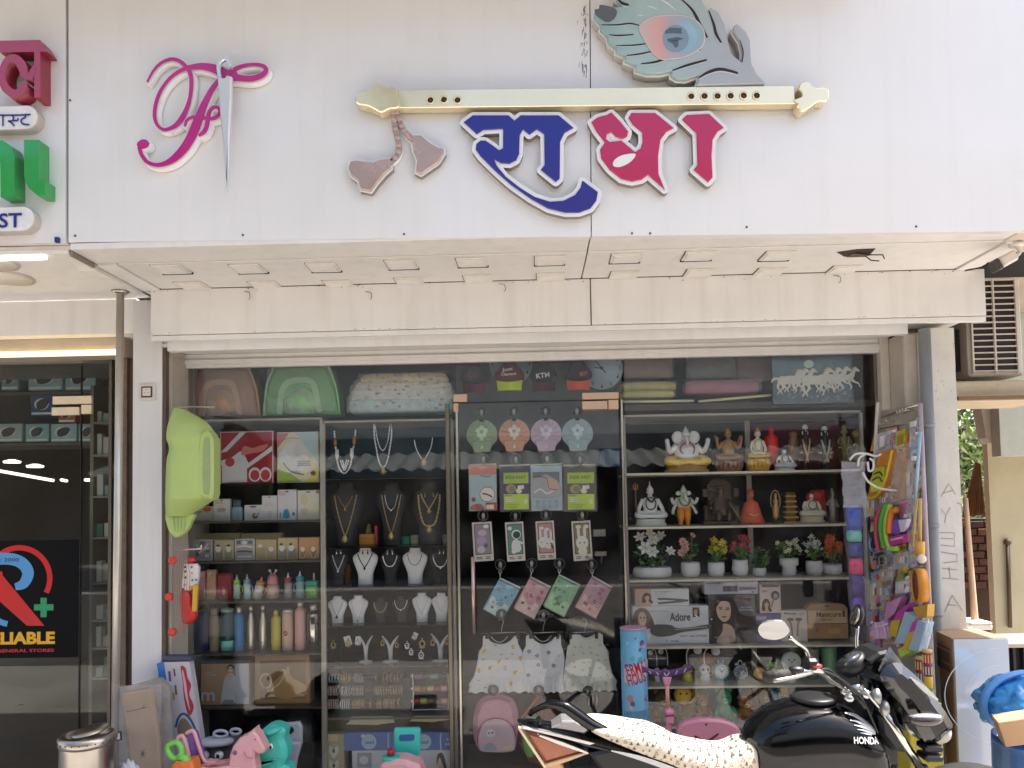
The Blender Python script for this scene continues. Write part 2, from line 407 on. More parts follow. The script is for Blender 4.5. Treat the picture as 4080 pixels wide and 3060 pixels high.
letter([(712,243),(760,207),(945,207),(975,235),(1008,207),(1205,207),(1282,272),(1235,298),(1212,345),(1210,535),(1190,553),(1112,490),(1132,465),(1130,305),(1092,280),(1052,308),(1020,280),(1003,310),(1000,405),(985,440),(950,458),(905,455),(868,432),(885,470),(930,525),(1000,580),(1080,630),(1160,655),(1230,650),(1290,620),(1320,580),(1328,545),(1408,605),(1400,650),(1370,690),(1310,712),(1240,712),(1150,690),(1060,640),(960,570),(880,500),(800,420),(775,385),(778,355),(800,338),(825,338),(860,362),(895,388),(917,378),(917,277),(815,283),(780,305)],BLUE)
letter([(1375,242),(1405,218),(1455,205),(1478,192),(1520,235),(1566,292),(1560,318),(1535,330),(1500,318),(1478,293),(1455,305),(1450,330),(1470,345),(1530,338),(1602,398),(1630,378),(1640,345),(1638,297),(1590,255),(1568,220),(1582,195),(1705,195),(1802,273),(1765,292),(1732,335),(1720,420),(1722,510),(1755,592),(1668,515),(1635,540),(1585,550),(1530,538),(1470,490),(1425,430),(1420,385),(1445,348),(1400,290)],ROSE,
holes=[[(1485,460),(1500,435),(1540,415),(1602,410),(1580,448),(1530,475),(1495,475)]])
letter([(1845,228),(1870,205),(1985,200),(2062,272),(2030,290),(2003,335),(1998,420),(2003,530),(1980,555),(1905,490),(1925,465),(1920,300)],ROSE)
GOLD=M('#f3e2ba',.08,metal=.6,var=.05,vs=3)
fl=None
b=mbw(sb);b.prism(zl([(372,86),(2420,63),(2424,156),(380,178)]),YS-.055,YS-.008,GOLD,bev=.002);fl=b.build('flute',sb,label='long polished gold flute with round finger holes')
def knob(pts,c):
 b=mbw(sb);b.prism(catmull(pts,3,True),YS-.062,YS-.006,GOLD,bev=.004)
 b.build('flute_end',fl)
knob(zl([(155,135),(163,108),(195,92),(235,85),(258,62),(285,58),(312,74),(352,76),(372,86),(384,130),(380,178),(330,187),(290,205),(250,185),(215,170),(180,165),(160,152)]),0)
zf=zoom(2300,0,2.011,YS-.06)
knob(zf([(1735,800),(1765,830),(1760,850),(1795,895),(1850,870),(1930,815),(1990,815),(2018,770),(2008,715),(1960,700),(1925,705),(1890,690),(1860,660),(1820,652),(1785,672),(1775,710),(1800,740),(1795,775)]),1)
b0=None
for(x,y)in[(1715,400),(1769,398),(1823,400),(2753,385),(2806,384),(2858,384),(2910,383),(2962,382),(3014,382)]:
 q=pl(x,y,YS-.055)
 if b0 is None:
  o=MB();o.lathe([(.0185,0),(.0185,.004),(.014,.006),(.0135,-.003)],GOLD);o.lathe([(.0134,-.004),(.0134,.001)],M('#4a3428',.5));
  b0=o.build('finger_hole',fl,rot=(R(90),0,0))
 else:b0=inst(b0,fl)
 b0.location=Vector((q.x,YS-.0555,q.z))-Vector(sb.location)
PINKG=M('#b9a198',.25,metal=.35,var=.15,vs=6)
for pts,wd in[([(345,186),(352,260),(372,340),(372,400),(330,450)],[22,30,34,34,30]),([(362,186),(395,270),(425,310),(450,330)],[22,28,34,30])]:
 b=mbw(sb);p=zl(pts);b.stroke(p,[x_/1.3*m(YS)for x_ in wd],YS-.03,YS-.002,PINKG,TRIM)
 cord=b.build('tassel_cord',sb)
 for k in range(7):
  b=mbw(sb);i=k/7*(len(p)-1);a,c=p[int(i)],p[min(int(i)+1,len(p)-1)];t=i-int(i)
  x,z=a[0]+(c[0]-a[0])*t,a[1]+(c[1]-a[1])*t
  b.ell((x,YS-.033,z),(.016,.006,.011),PINKG,8,5,Matrix.Rotation(R(35),3,'Y'));b.build('twist',cord)
for pts in([(330,430),(280,435),(240,450),(150,440),(125,445),(115,480),(130,520),(165,545),(180,590),(230,600),(262,555),(300,510),(335,480)],[(440,308),(490,310),(530,345),(575,372),(608,380),(610,402),(580,450),(540,478),(490,512),(465,500),(472,440),(452,390)]):
 p=zl(pts);b=mbw(sb);b.prism(offset(p,.008),YS-.03,YS-.002,TRIM,SIDE);o=b.build('tassel_bell',sb)
 b=mbw(sb);b.prism(p,YS-.04,YS-.0305,PINKG,bev=.004);b.build('bell_face',o)
def feather_mat():
 mt=bpy.data.materials.new('feather_paint');mt.use_nodes=True;t=mt.node_tree;bs=t.nodes['Principled BSDF']
 tc=t.nodes.new('ShaderNodeTexCoord');sp=t.nodes.new('ShaderNodeSeparateXYZ');cr=t.nodes.new('ShaderNodeValToRGB')
 ad=t.nodes.new('ShaderNodeMath');ad.operation='MULTIPLY_ADD';ad.inputs[1].default_value=.55;nz=t.nodes.new('ShaderNodeTexNoise');nz.inputs['Scale'].default_value=5
 t.links.new(tc.outputs['Generated'],sp.inputs[0]);t.links.new(tc.outputs['Object'],nz.inputs['Vector'])
 t.links.new(sp.outputs[0],ad.inputs[0]);mu=t.nodes.new('ShaderNodeMath');mu.operation='MULTIPLY';mu.inputs[1].default_value=.35
 t.links.new(nz.outputs['Fac'],mu.inputs[0]);t.links.new(mu.outputs[0],ad.inputs[2]);t.links.new(ad.outputs[0],cr.inputs[0])
 e=cr.color_ramp.elements;e[0].position=.12;e[0].color=(*lin('#86a3a1'),1);e[1].position=.62;e[1].color=(*lin('#a9abb0'),1)
 x=e.new(.35);x.color=(*lin('#a3b9b6'),1)
 t.links.new(cr.outputs[0],bs.inputs['Base Color']);bs.inputs['Roughness'].default_value=.3;return mt
fo=zf([(1505,672),(1440,600),(1400,520),(1390,430),(1385,330),(1350,260),(1280,197),(1255,212),(1247,250),(1300,330),(1322,420),(1312,500),(1240,440),(1205,340),(1180,200),(1130,100),(1070,65),(1045,92),(1000,10),(950,-60),(880,-130),(780,-190),(600,-220),(440,-180),(335,-80),(310,-5),(345,30),(415,48),(300,62),(185,45),(175,72),(140,82),(132,135),(195,205),(182,235),(240,295),(248,345),(310,385),(310,420),(388,450),(380,490),(470,525),(470,565),(560,592),(660,592),(755,572),(752,610),(800,638),(870,640),(965,605),(972,640),(952,688)])
b=mbw(sb);b.prism(offset(fo,.007),YS-.045,YS-.004,TRIM,M('#b9b1aa',.5));fe=b.build('feather',sb,label='grey green peacock feather with a pink and blue eye')
b=mbw(sb);b.prism(fo,YS-.066,YS-.0455,feather_mat(),bev=.004);b.build('feather_face',fe)
SLIT=M('#2a221d',.6)
for pts,wd in[([(190,207),(320,207),(420,196),(495,212)],12),([(255,285),(320,293),(450,285)],12),([(310,373),(450,370),(555,357)],11),([(395,452),(500,440),(640,410)],12),([(510,518),(640,500),(760,450),(880,412),(985,405)],20),([(760,572),(880,530),(1035,487)],18),([(970,630),(1050,585),(1150,562),(1285,593)],24),([(830,0),(920,90),(980,200),(1040,310)],20),([(1050,92),(1090,200),(1110,280),(1150,350)],20),([(1300,330),(1325,420),(1318,505)],9),([(320,0),(360,35),(410,48)],22)]:
 n=len(pts);p=zf(pts);u=m(YS)/2.011
 b=mbw(sb);b.stroke(p,[wd*u*(.25+.9*math.sin(math.pi*(i+.3)/n))for i in range(n)],YS-.0672,None,SLIT,cap=False);b.build('slit',fe)
 b=mbw(sb);b.stroke([(x_,z_-wd*u*.75)for x_,z_ in p],[wd*.55*u*(.2+.8*math.sin(math.pi*(i+.3)/n))for i in range(n)],YS-.0668,None,M('#c9cdcb',.4),cap=False);b.build('barb_edge',fe)
for pts in([(560,55),(600,68),(640,85)],[(480,128),(510,132),(530,132)],[(660,5),(720,35),(790,95)]):
 b=mbw(sb);b.stroke(zf(pts),[2*m(YS),6*m(YS),2*m(YS)],YS-.0674,None,M('#d6dedc',.3),cap=False);b.build('barb_edge',fe)
b=mbw(sb);b.flat(catmull(zf([(180,48),(240,55),(300,75),(318,110),(290,165),(230,185),(150,130),(140,85),(172,78)]),3,True),YS-.0671,M('#5d5f66',.4));b.build('barb_tip',fe)
ec=zf([(755,300)])[0];u=m(YS)/2.011
b=mbw(sb);eo=catmull(zf([(500,240),(530,190),(620,150),(740,137),(870,145),(960,190),(1010,270),(1000,370),(930,430),(830,470),(730,480),(660,475),(590,410),(530,310)]),4,True)
b.prism(offset(eo,.004),YS-.070,YS-.0675,M('#dcd0cc',.3));eye=b.build('feather_eye',fe)
def eye_mat():
 mt=bpy.data.materials.new('eye_paint');mt.use_nodes=True;t=mt.node_tree;bs=t.nodes['Principled BSDF']
 tc=t.nodes.new('ShaderNodeTexCoord');sp=t.nodes.new('ShaderNodeSeparateXYZ');cr=t.nodes.new('ShaderNodeValToRGB')
 t.links.new(tc.outputs['Generated'],sp.inputs[0]);t.links.new(sp.outputs[0],cr.inputs[0]);e=cr.color_ramp.elements
 e[0].position=0.0;e[0].color=(*lin('#c9b3ad'),1);e[1].position=.85;e[1].color=(*lin('#94acb4'),1)
 x=e.new(.3);x.color=(*lin('#d6a198'),1);x=e.new(.45);x.color=(*lin('#b5a6ab'),1)
 t.links.new(cr.outputs[0],bs.inputs['Base Color']);bs.inputs['Roughness'].default_value=.3;return mt
b=mbw(sb);b.flat(eo,YS-.0708,eye_mat());b.build('eye_field',eye)
b=mbw(sb);c=zf([(845,310)])[0];b.flat(el(*c,112*u,128*u),YS-.0714,M('#93b3c6',.3));b.build('eye_ring',eye)
b=mbw(sb);c=zf([(785,322)])[0];b.flat(el(*c,104*u,112*u),YS-.072,M('#8295a5',.3));b.build('pupil',eye)
b=mbw(sb)
for pts in([(700,262),(740,235),(830,240),(835,285),(760,280),(700,285)],[(715,325),(800,310),(850,325),(830,332),(760,345),(720,338)],[(712,340),(765,340),(805,330),(805,385),(780,400),(760,365)]):
 b.flat(zf(pts),YS-.0726,M('#56616f',.4))
b.build('worn_patch',eye)
zg=zoom(400,150,2.37,YS-.042);u=m(YS)/2.37
PK=M('#b8237f',.12,var=.03,coat=.3)
S1=([(445,412),(500,312),(570,240),(640,207),(700,203),(760,228),(812,280),(848,340),(858,420),(850,540),(825,640),(780,740),(720,820),(655,858),(600,868),(550,840),(518,780),(512,700),(530,600),(570,500),(640,400),(720,333),(800,293),(880,275),(960,270),(1050,285),(1120,312),(1190,340),(1260,345)],
[20,24,28,32,34,36,40,40,38,36,42,50,48,34,30,30,32,34,34,32,30,34,40,52,64,78,88,80,70])
S1b=([(1225,325),(1300,285),(1360,265),(1430,255),(1500,258),(1548,275),(1565,305),(1540,345),(1480,375),(1400,388),(1310,380),(1230,365),(1180,360)],[44,38,34,32,34,38,40,48,54,56,60,78,80])
S2=([(1125,395),(1060,480),(1000,590),(955,690),(915,800),(880,890),(835,980),(780,1060),(700,1140),(610,1190),(520,1202),(440,1172),(392,1110),(370,1045)],[36,46,56,70,84,88,86,80,66,44,34,34,34,34])
S3=([(800,832),(820,780),(870,752),(930,748),(1000,762),(1060,765),(1110,738),(1130,695),(1112,660),(1070,660),(1035,695),(1018,755),(1008,830),(982,890),(938,925)],[18,22,24,26,28,30,30,30,28,26,28,36,38,36,20])
S4=([(385,1015),(405,1008),(425,1005)],[70,84,78])
bb=mbw(sb);bf=mbw(sb)
for i,(p,wd)in enumerate([(S1[0][:14],S1[1][:14]),(S1[0][13:],S1[1][13:]),S1b,S2,(S3[0][:9],S3[1][:9]),(S3[0][8:],S3[1][8:]),S4]):
 q=zg(p)
 bb.stroke(q,[(x+34)*u for x in wd],YS-.034-.0011*i,YS-.003,TRIM,TRIM)
 bf.stroke(q,[x*u for x in wd],YS-.0425-.0011*i,YS-.0405,PK)
mg=bb.build('ribbon_monogram',sb,label='pink ribbon letter monogram edged in white');bf.build('ribbon_face',mg)
b=mbw(sb);CH=M('#d6d6d6',.42,metal=.45,var=.08,vs=3)
b.stroke(zg([(1150,410),(1133,330),(1140,265),(1185,222),(1222,245),(1245,300)]),[26*u]*6,YS-.068,YS-.047,M('#e6e6e6',.15,metal=.6),n=5)
b.prism(zg([(1128,380),(1150,405),(1195,412),(1216,385),(1262,400),(1258,600),(1240,1000),(1222,1470),(1212,1470),(1185,1100),(1150,700)]),YS-.072,YS-.0495,CH,bev=.006)
b.build('needle',sb,label='steel needle threaded by the pink ribbon')
# neighbour's signboard on the left
nb=thing('signboard','white chemist signboard cut off at the left edge with red and green letters','signboard',tuple(pl(100,965,YS)))
b=mbw(nb);b.prism(xz([(-900,-420),(262,-420),(262,968),(-900,978)],YS),YS-.002,YS+.03,WHITE_ACP);b.build('sign_panel',nb)
b=mbw(nb);b.box(pl(-900,500,YS).x,pl(262,500,YS).x,YS+.031,YS+.12,ZS_+.06,4.7,M('#3b3733',.8));b.build('backing_frame',nb)
zr=zoom(0,0,1.659,YS-.07)
RED=M('#a51c3c',.1,var=.03,coat=1.);REDS=M('#8f2c3c',.3);GRN=M('#1f9a45',.15,var=.03,coat=.8);GRNS=M('#3d9a55',.35)
Tl=.075
b=mbw(nb)
b.prism(zr([(-60,275),(270,268),(318,345),(5,350)]),YS-Tl,YS-.003,RED,REDS)
u1=m(YS)/1.659
b.prism(zr([(232,346),(272,346),(272,650),(232,650)]),YS-Tl-.001,YS-.003,RED,REDS)
b.stroke(zr([(232,452),(205,505),(170,500),(150,440),(110,395),(60,400),(25,460),(20,530),(50,595),(105,625),(150,600),(165,570)]),[30*u1,46*u1,50*u1,62*u1,58*u1,50*u1,48*u1,50*u1,54*u1,54*u1,54*u1,50*u1],YS-Tl-.002,YS-.003,RED,REDS)
b.build('letter',nb,label='red letter')
def pill(y0,y1,x1):
 zc0,zc1=pl(60,y1,YS-.05).z,pl(60,y0,YS-.05).z;xa,xb=pl(-300,y0,YS).x,pl(x1,(y0+y1)/2,YS-.05).x;r=(zc1-zc0)/2
 p=[(xa,zc0),(xb-r,zc0)]+[(xb-r+math.cos(a)*r,zc0+r+math.sin(a)*r)for a in[-math.pi/2+math.pi*i/14 for i in range(1,14)]]+[(xb-r,zc1),(xa,zc1)]
 b=mbw(nb);b.prism(p,YS-.05,YS-.003,M('#e6e3e0',.25),M('#b9b0a8',.4),bev=.003);return b.build('plaque',nb)
pk=pill(420,517,152);b=mbw(nb);BL=M('#1a2c7d',.4)
w_=11*u1
b.stroke(zr([(-40,748),(90,748),(185,744)]),w_,YS-.0535,None,BL,cap=False)
b.stroke(zr([(2,748),(2,822)]),w_,YS-.0538,None,BL,cap=False)
b.stroke(zr([(52,748),(66,752),(72,772),(58,788),(38,786),(60,800),(78,822)]),w_,YS-.0539,None,BL,cap=False)
b.stroke(zr([(70,785),(98,784),(104,768)]),w_,YS-.0541,None,BL,cap=False)
b.stroke(zr([(150,748),(150,764),(128,775),(124,795),(140,808),(178,812)]),w_,YS-.0542,None,BL,cap=False)
b.build('lettering',pk)
pk=pill(822,922,138);b=mbw(nb);q=zr([(-28,1498),(128,1396)]);b.text('ST',q[0][0],q[0][1],q[1][0],q[1][1],YS-.0535,BL,.02);b.build('lettering',pk)
b=mbw(nb);b.prism(zr([(-120,940),(-40,928),(20,930),(75,965),(100,1030),(100,1300),(8,1305),(5,1080),(-20,1010),(-120,1010)]),YS-Tl,YS-.003,GRN,GRNS);b.build('letter',nb,label='green letter')
b=mbw(nb);b.prism(zr([(163,927),(262,927),(262,1185),(268,1195),(302,1195),(302,1295),(245,1290),(195,1245),(165,1180)]),YS-Tl,YS-.003,GRN,GRNS);b.build('letter',nb,label='green letter')
b=mbw(nb);b.prism(xz([(228,950),(242,950),(242,970),(228,970)],YS),YS-.02,YS-.003,M('#1d2c6b',.5));b.build('clip',nb)
# shop front: soffit, fascia, pillars
sf=thing('shop_front','cream canopy, fascia, white pillar and metal frame of the gift shop under its signboard','shop front',tuple(pl(2115,1900,YP)))
XA,XB,XM=pz(470,1140,ZS_).x,pz(3785,1078,ZS_).x,pl(2356,1000,YS).x
Xsl=pl(273,960,YS).x
def soff(x0,x1,y0,y1,z0,z1,mt,name,bev=.002,parent=None):
 b=mbw(sf);b.box(x0,x1,y0,y1,z0,z1,mt,bev);return b.build(name,parent or sf)
b=mbw(sf);b.box(Xsl,3.2,YS+.04,YF+.3,ZS_+.03,ZS_+.05,JOINT);b.build('canopy_core',sf)
for x0,x1 in((Xsl+.005,XM-.003),(XM+.003,3.2)):soff(x0,x1,YS+.004,YS+.205,ZS_,ZS_+.028,SOFFIT,'canopy_lip')
for x0,x1 in((XA+.20,XM-.003),(XM+.003,XB)):soff(x0,x1,YS+.210,YF-.001,ZS_-.004,ZS_+.012,SOFFIT,'soffit_panel')
soff(XA,XA+.09,YS+.21,YF-.002,ZS_-.03,ZS_+.02,SOFFIT,'canopy_trim');soff(XA+.1,XA+.194,YS+.21,YF-.002,ZS_-.012,ZS_+.02,CREAM,'canopy_trim')
soff(XB+.006,XB+.10,YS+.21,YF-.002,ZS_-.014,ZS_+.02,SOFFIT,'canopy_trim')
Xfl,Xfr=pl(600,1250,YF).x,pl(3928,1200,YF).x;Xfm=pl(2355,1250,YF).x
ZF0=pl(2115,1322,YF).z
for x0,x1 in((Xfl,Xfm-.003),(Xfm+.003,Xfr)):soff(x0,x1,YF,YF+.02,ZF0+.03,ZS_-.006,CREAM,'fascia_panel')
b=mbw(sf);b.box(Xfl+.01,Xfr-.01,YF+.021,YF+.3,ZF0+.03,ZS_+.02,JOINT);b.build('fascia_core',sf)
soff(Xfl+.0,Xfr-.0,YF+.004,YF+.03,ZF0,ZF0+.027,CREAM,'fascia_strip')
soff(Xfl+.02,Xfr-.09,YF+.031,YP+.1,ZF0+.012,ZF0+.028,SOFFIT,'fascia_underside')
soff(Xfl+.06,pl(3600,1330,YP).x,YP-.05,YP,ZF0-.045,ZF0+.009,CREAM,'shutter_box')
soff(XL2+.0,XGR+.05,YP+.001,YP+.235,ZF0-.012,ZF0+.010,SOFFIT,'entrance_soffit')
ZG1=pl(2115,1440,YG).z
soff(XGL-.04,XGR+.05,-.03,.02,ZG1,ZF0-.013,CREAM,'glass_head')
soff(XGL-.04,XGR+.05,-.045,-.031,ZG1+.02,ZG1+.045,CREAM,'glass_bead')
soff(XL,XL2,YP,YP+.6,FLOOR,ZS_-.03,WALLW,'pillar')
soff(XL2+.001,XGL-.002,-.2,.06,FLOOR,ZF0-.014,M('#b7ada0',.5,var=.12),'jamb')
soff(XL2+.002,XL2+.02,YP+.002,-.201,FLOOR,ZF0-.014,M('#5b4a3e',.5),'jamb_edge')
for k in range(3):soff(XGL-.075+k*.024,XGL-.06+k*.024,-.215+.05*k,-.2005+.05*k+.0004,FLOOR,ZF0-.016,M('#cfc6ba',.4),'jamb_rib')
xr=XGR
soff(xr+.002,xr+.05,-.05,.04,FLOOR,ZG1+.1,M('#cfc6ba',.45),'jamb');soff(xr+.052,xr+.13,-.2,.02,FLOOR,ZF0-.02,M('#c4baad',.5),'jamb')
soff(xr+.06,xr+.12,-.205,-.2005,FLOOR,ZF0-.03,M('#d8cfc4',.4),'jamb_rib')
b=mbw(sf);b.box(-6,3.4,YF+.31,4.4,ZS_+.06,6.5,M('#b9ada0',.8));b.box(XGL-.6,3.0,YP+.62,4.3,2.605,ZS_+.055,M('#8d857c',.8));b.box(-6,1.7,YS-.72,YS+.12,4.24,4.36,M('#b5aa9e',.8));b.build('upper_floor_and_added_slab',sf)  # unseen front slab added for its reflection and shade on the sign
def square_light(c,w_,h_,parent,lit='#ded6cb',missing=False):
 b=MB();b.box(-w_/2,w_/2,-h_/2,h_/2,-.007,-.0005,M('#e2dbd0',.4),.002)
 o=b.build('light_frame',parent,loc=Vector(c)-Vector(parent.location))
 b=MB();b.box(-w_/2-.004,w_/2+.004,h_/2+.002,h_/2+.007,-.0095,-.0002,JOINT);b.box(-w_/2-.003,-w_/2-.0006,-h_/2,h_/2,-.004,-.0003,JOINT);b.build('shadow_gap',o)
 b=MB();b.box(-w_*.42,w_*.42,-h_*.42,h_*.42,-.0115,-.0072,M('#e3dfd8',.3),.001);b.build('diffuser',o);return o
lo=None
row1=[(370,580),(535,579),(697,576),(868,570),(1020,565),(1187,561),(1352,556),(1508,551),(1680,551)]
row2=[(425,622),(580,621),(738,619),(890,613),(1035,608),(1188,604),(1345,600),(1505,595),(1655,593),(1812,588)]
K=4080/2212
for(x,y)in row1+row2:
 p=pz(x*K,y*K,ZS_-.004);p.y-=.055 if y>585 else 0;p.x+=rnd.uniform(-.004,.004)
 if lo is None:lo=square_light(p,.145,.13,sf);first=lo
 else:
  lo=inst(first,sf,loc=Vector(p)-Vector(sf.location),rot=(0,0,rnd.uniform(-.03,.03)))
  for g_ in first.children:inst(g_,lo)
p=pz(1848*K,546*K,ZS_-.004);b=MB();b.add([(-.10,-.02,-.001),(-.02,-.055,-.001),(.07,-.06,-.001),(.085,.05,-.001),(-.03,.055,-.001)],[(0,1,2,3,4)],M('#3a2e26',.9));b.box(-.02,.07,-.0,.05,-.006,-.002,M('#5a4a3e',.8))
b.tube([(.05,.03,0),(.1,.06,-.02),(.13,.04,-.03)],.003,DARK,5);b.tube([(0,0,0),(.05,-.04,-.025),(.12,-.02,-.02),(.14,.01,-.03)],.003,DARK,5)
b.build('broken_light_hole',sf,loc=Vector(p)-Vector(sf.location))
for(x,y)in[(495,775),(635,770),(775,768),(925,768),(1215,758),(1370,757),(1515,751),(1665,746),(1812,742)]:
 p=pz(x*K,y*K,ZF0-.012)
 o=inst(first,sf,loc=Vector(p)-Vector(sf.location),scale=(.85,.5,1))
 for g_ in first.children:inst(g_,o)
b=mbw(sf)
for x,y in[(540,635),(1090,618),(1812,600),(650,545),(802,635)]:
 p=pl(x*K,y*K,YF);b.tube([(p.x-.03,YF-.004,p.z+.012),(p.x,YF-.012,p.z+.004),(p.x+.004,YF-.012,p.z-.022),(p.x-.004,YF-.006,p.z-.03)],.0014,DARK,5,3)
b.build('loose_wire',sf)
b=mbw(sf)
for i in range(90):
 x=rnd.uniform(Xfl,Xfr);z=ZS_-.004-abs(rnd.gauss(0,.012));s_=rnd.uniform(.002,.008)
 b.flat([(x,z),(x+s_*1.6,z+s_*.2),(x+s_,z-s_*.6)],YF-.0006,M('#5e5145',.9))
for i in range(60):
 x=rnd.uniform(Xfl,Xfr);z=ZF0+.03+abs(rnd.gauss(0,.005));s_=rnd.uniform(.002,.007)
 b.flat([(x,z),(x+s_*2.4,z+s_*.1),(x+s_,z+s_*.4)],YF-.0007,M('#6e6053',.9))
b.build('grime',sf)['kind']='stuff'
so_=thing('wall_socket','square wall socket in a dark frame on the white pillar','socket',tuple(pl(590,1600,YP)))
q=pl(590,1563,YP);a=33*m(YP)
b=mbw(so_);b.box(q.x-a,q.x+a,YP-.012,YP-.0005,q.z-a,q.z+a,M('#d5cec3',.4),.003);o=b.build('cover_plate',so_)
b=mbw(so_);b.box(q.x-a*.68,q.x+a*.68,YP-.015,YP-.0125,q.z-a*.68,q.z+a*.68,M('#4a3a30',.5),.001);b.build('surround',so_)
b=mbw(so_);b.box(q.x-a*.5,q.x+a*.5,YP-.0175,YP-.0155,q.z-a*.5,q.z+a*.5,M('#e0dad0',.4),.001);b.build('outlet',so_)
b=mbw(so_)
for dx,dz in((-.2,-.15),(.2,-.15),(0,.22)):b.lathe([(.003,0),(.003,.002)],DARK,(q.x+a*dx,YP-.019,q.z+a*dz),8)
b.build('pin_hole',so_)
po=thing('steel_post','tall round steel post standing in front of the white pillar','post',(pl(470,3000,-.42).x,-.42,FLOOR))
b=mbw(po);q0,q1=pl(480,1135,-.42),pl(455,3060,-.42)
b.tube([(q1.x,-.42,FLOOR+.001),(q0.x,-.42,ZS_-.03)],.019,M('#c4bdb1',.38,metal=.65,var=.1),20);b.build('tube',po)
b=MB();b.lathe([(.05,0),(.05,.012),(.03,.02)],STEEL,seg=20);b.build('base_flange',po,loc=(0,0,.001))
b=mbw(po);b.lathe([(.03,-.02),(.045,-.005)],STEEL,(q0.x,-.42,ZS_-.026),20);b.build('top_flange',po)
# glazing
gz=thing('shop_window','wide glass shop front with steel uprights showing shelves of gifts','shop window',(0,0,FLOOR+.03))
GL=glass_mat((.99,.993,.99),.75,.03)
DX0,DX1=pl(1828,1700,0).x,pl(2466,1700,0).x;DZ1=pl(2100,1602,0).z
def pane(x0,x1,z0,z1,root,y=0.,name='glass_pane'):
 b=mbw(root);b.box(x0,x1,y-.004,y+.004,z0,z1,GL);return b.build(name,root)
pane(XGL,pl(1815,1700,0).x,FLOOR+.03,ZG1-.001,gz);pane(DX0-.03,DX1+.02,DZ1+.008,ZG1-.001,gz);pane(DX1+.035,XGR,FLOOR+.03,ZG1-.001,gz)
for x,w_ in((1821,.016),(2478,.014)):
 q=pl(x,1700,0);b=mbw(gz);b.box(q.x-w_/2,q.x+w_/2,-.02,.02,FLOOR+.03,DZ1+.004,STEEL,.003);b.build('steel_upright',gz)
q=pl(1790,2200,0);b=mbw(gz);b.box(q.x-.012,q.x+.012,-.012,.03,FLOOR+.03,DZ1,M('#7c7464',.3,metal=.8),.003);b.build('steel_upright',gz)
gd=thing('glass_door','frameless glass door hung with hats, packs and baby dresses on suction hooks','door',((DX0+DX1)/2,0,FLOOR+.03))
pane(DX0,DX1,FLOOR+.04,DZ1,gd,-.001)
BR=M('#c9a98d',.35,metal=.3,var=.05)
def fit(x0,y0,x1,y1,root):b=mbw(root);a_,c_=pl(x0,y1,-.02),pl(x1,y0,-.02);b.box(a_.x,c_.x,-.024,.024,a_.z,c_.z,BR,.002);return b.build('patch_fitting',root)
fit(1807,1570,1860,1602,gz);fit(1807,1607,1826,1642,gz);fit(2320,1562,2464,1592,gz);fit(2424,1592.5,2464,1632,gz);fit(2320,1597,2420,1632,gd)
b=mbw(gd);e=.003;b.box(DX0,DX1,-.006,.006,DZ1+.0005,DZ1+e,DARK);b.box(DX1+.001,DX1+.001+e,-.006,.006,FLOOR+.05,DZ1,DARK);b.build('edge_seal',gd)
a_,c_=pl(1880,2526,-.05),pl(1892,2219,-.05);b=mbw(gd);x_=(a_.x+c_.x)/2
b.tube([(x_,-.055,a_.z),(x_,-.055,c_.z)],.0105,M('#c9aaa0',.25,metal=.7),14);h_=b.build('door_handle',gd)
for z in(a_.z+.05,c_.z-.05):b=mbw(gd);b.tube([(x_,-.055,z),(x_,-.005,z)],.007,STEEL,10);b.build('handle_stub',h_)
for(x0,y0,x1,y1)in((2362,2107,2412,2138),(2370,2196,2416,2216)):
 a_,c_=pl(x0,y1,.02),pl(x1,y0,.02);b=mbw(gd);b.box(a_.x,c_.x,.006,.02,a_.z,c_.z,STEELB,.002);b.build('door_lock',gd)
b=mbw(gd);a_=pl(2395,2245,.02);b.tube([(a_.x,.02,a_.z),(a_.x+.008,.022,a_.z+.06)],.004,STEELB);b.build('door_key',gd)
# neighbour's shop on the left
ns=thing('chemist_shop','dark glass front of the chemist shop at the left edge with lit ceiling strip','shop front',(pl(200,1900,0).x,0,FLOOR))
def nbx(x0,x1,y0,y1,z0,z1,mt,name,bev=.002,parent=None):
 b=mbw(ns);b.box(x0,x1,y0,y1,z0,z1,mt,bev);return b.build(name,parent or ns)
XN0=-6.0;XN1=pl(524,1800,0).x
zl1,zl0=pl(200,1352,-.1).z,pl(200,1432,-.05).z
nbx(XN0,Xsl-.02,YS+.032,-.2,ZS_-.006,ZS_+.012,CREAM,'soffit_panel');nbx(Xsl-.016,Xsl-.002,YS+.032,-.36,ZS_-.02,ZS_+.012,M('#8b8178',.5),'soffit_edge')
nbx(Xsl-.0,XA-.004,YS+.21,-.36,ZS_-.002,ZS_+.014,M('#cfc6ba',.5),'soffit_panel')
p0,p1=pl(0,1175,-.2),pl(262,1165,-.2)
nbx(XN0,XL-.002,-.2,.0,zl1,ZS_-.007,CREAM,'header_panel');nbx(XN0,XN1+.02,-.12,.03,zl0,zl1-.001,M('#b5a898',.6),'header_beam')
nbx(XN0,XN1+.015,-.135,-.1205,zl0+.005,zl0+.03,M('#ffe2a0',.4,emit=2.2,var=0),'light_strip')
nbx(pl(-300,980,YS).x,pl(150,980,YS).x,YS+.04,YS+.07,ZS_-.022,ZS_-.0065,M('#fff3d8',.4,emit=1.2,var=0),'light_strip')
for(x,y,r)in((20,1105,.13),(-40,1045,.12)):
 p=pz(x,y,ZS_-.006);b=MB();b.lathe([(r,-.006),(r,-.0005)],M('#cfc4b4',.5),seg=28);b.lathe([(r*.88,-.0085),(r*.88,-.0062)],M('#e6ded2',.4),seg=28)
 b.build('round_light',ns,loc=Vector(p)-Vector(ns.location))
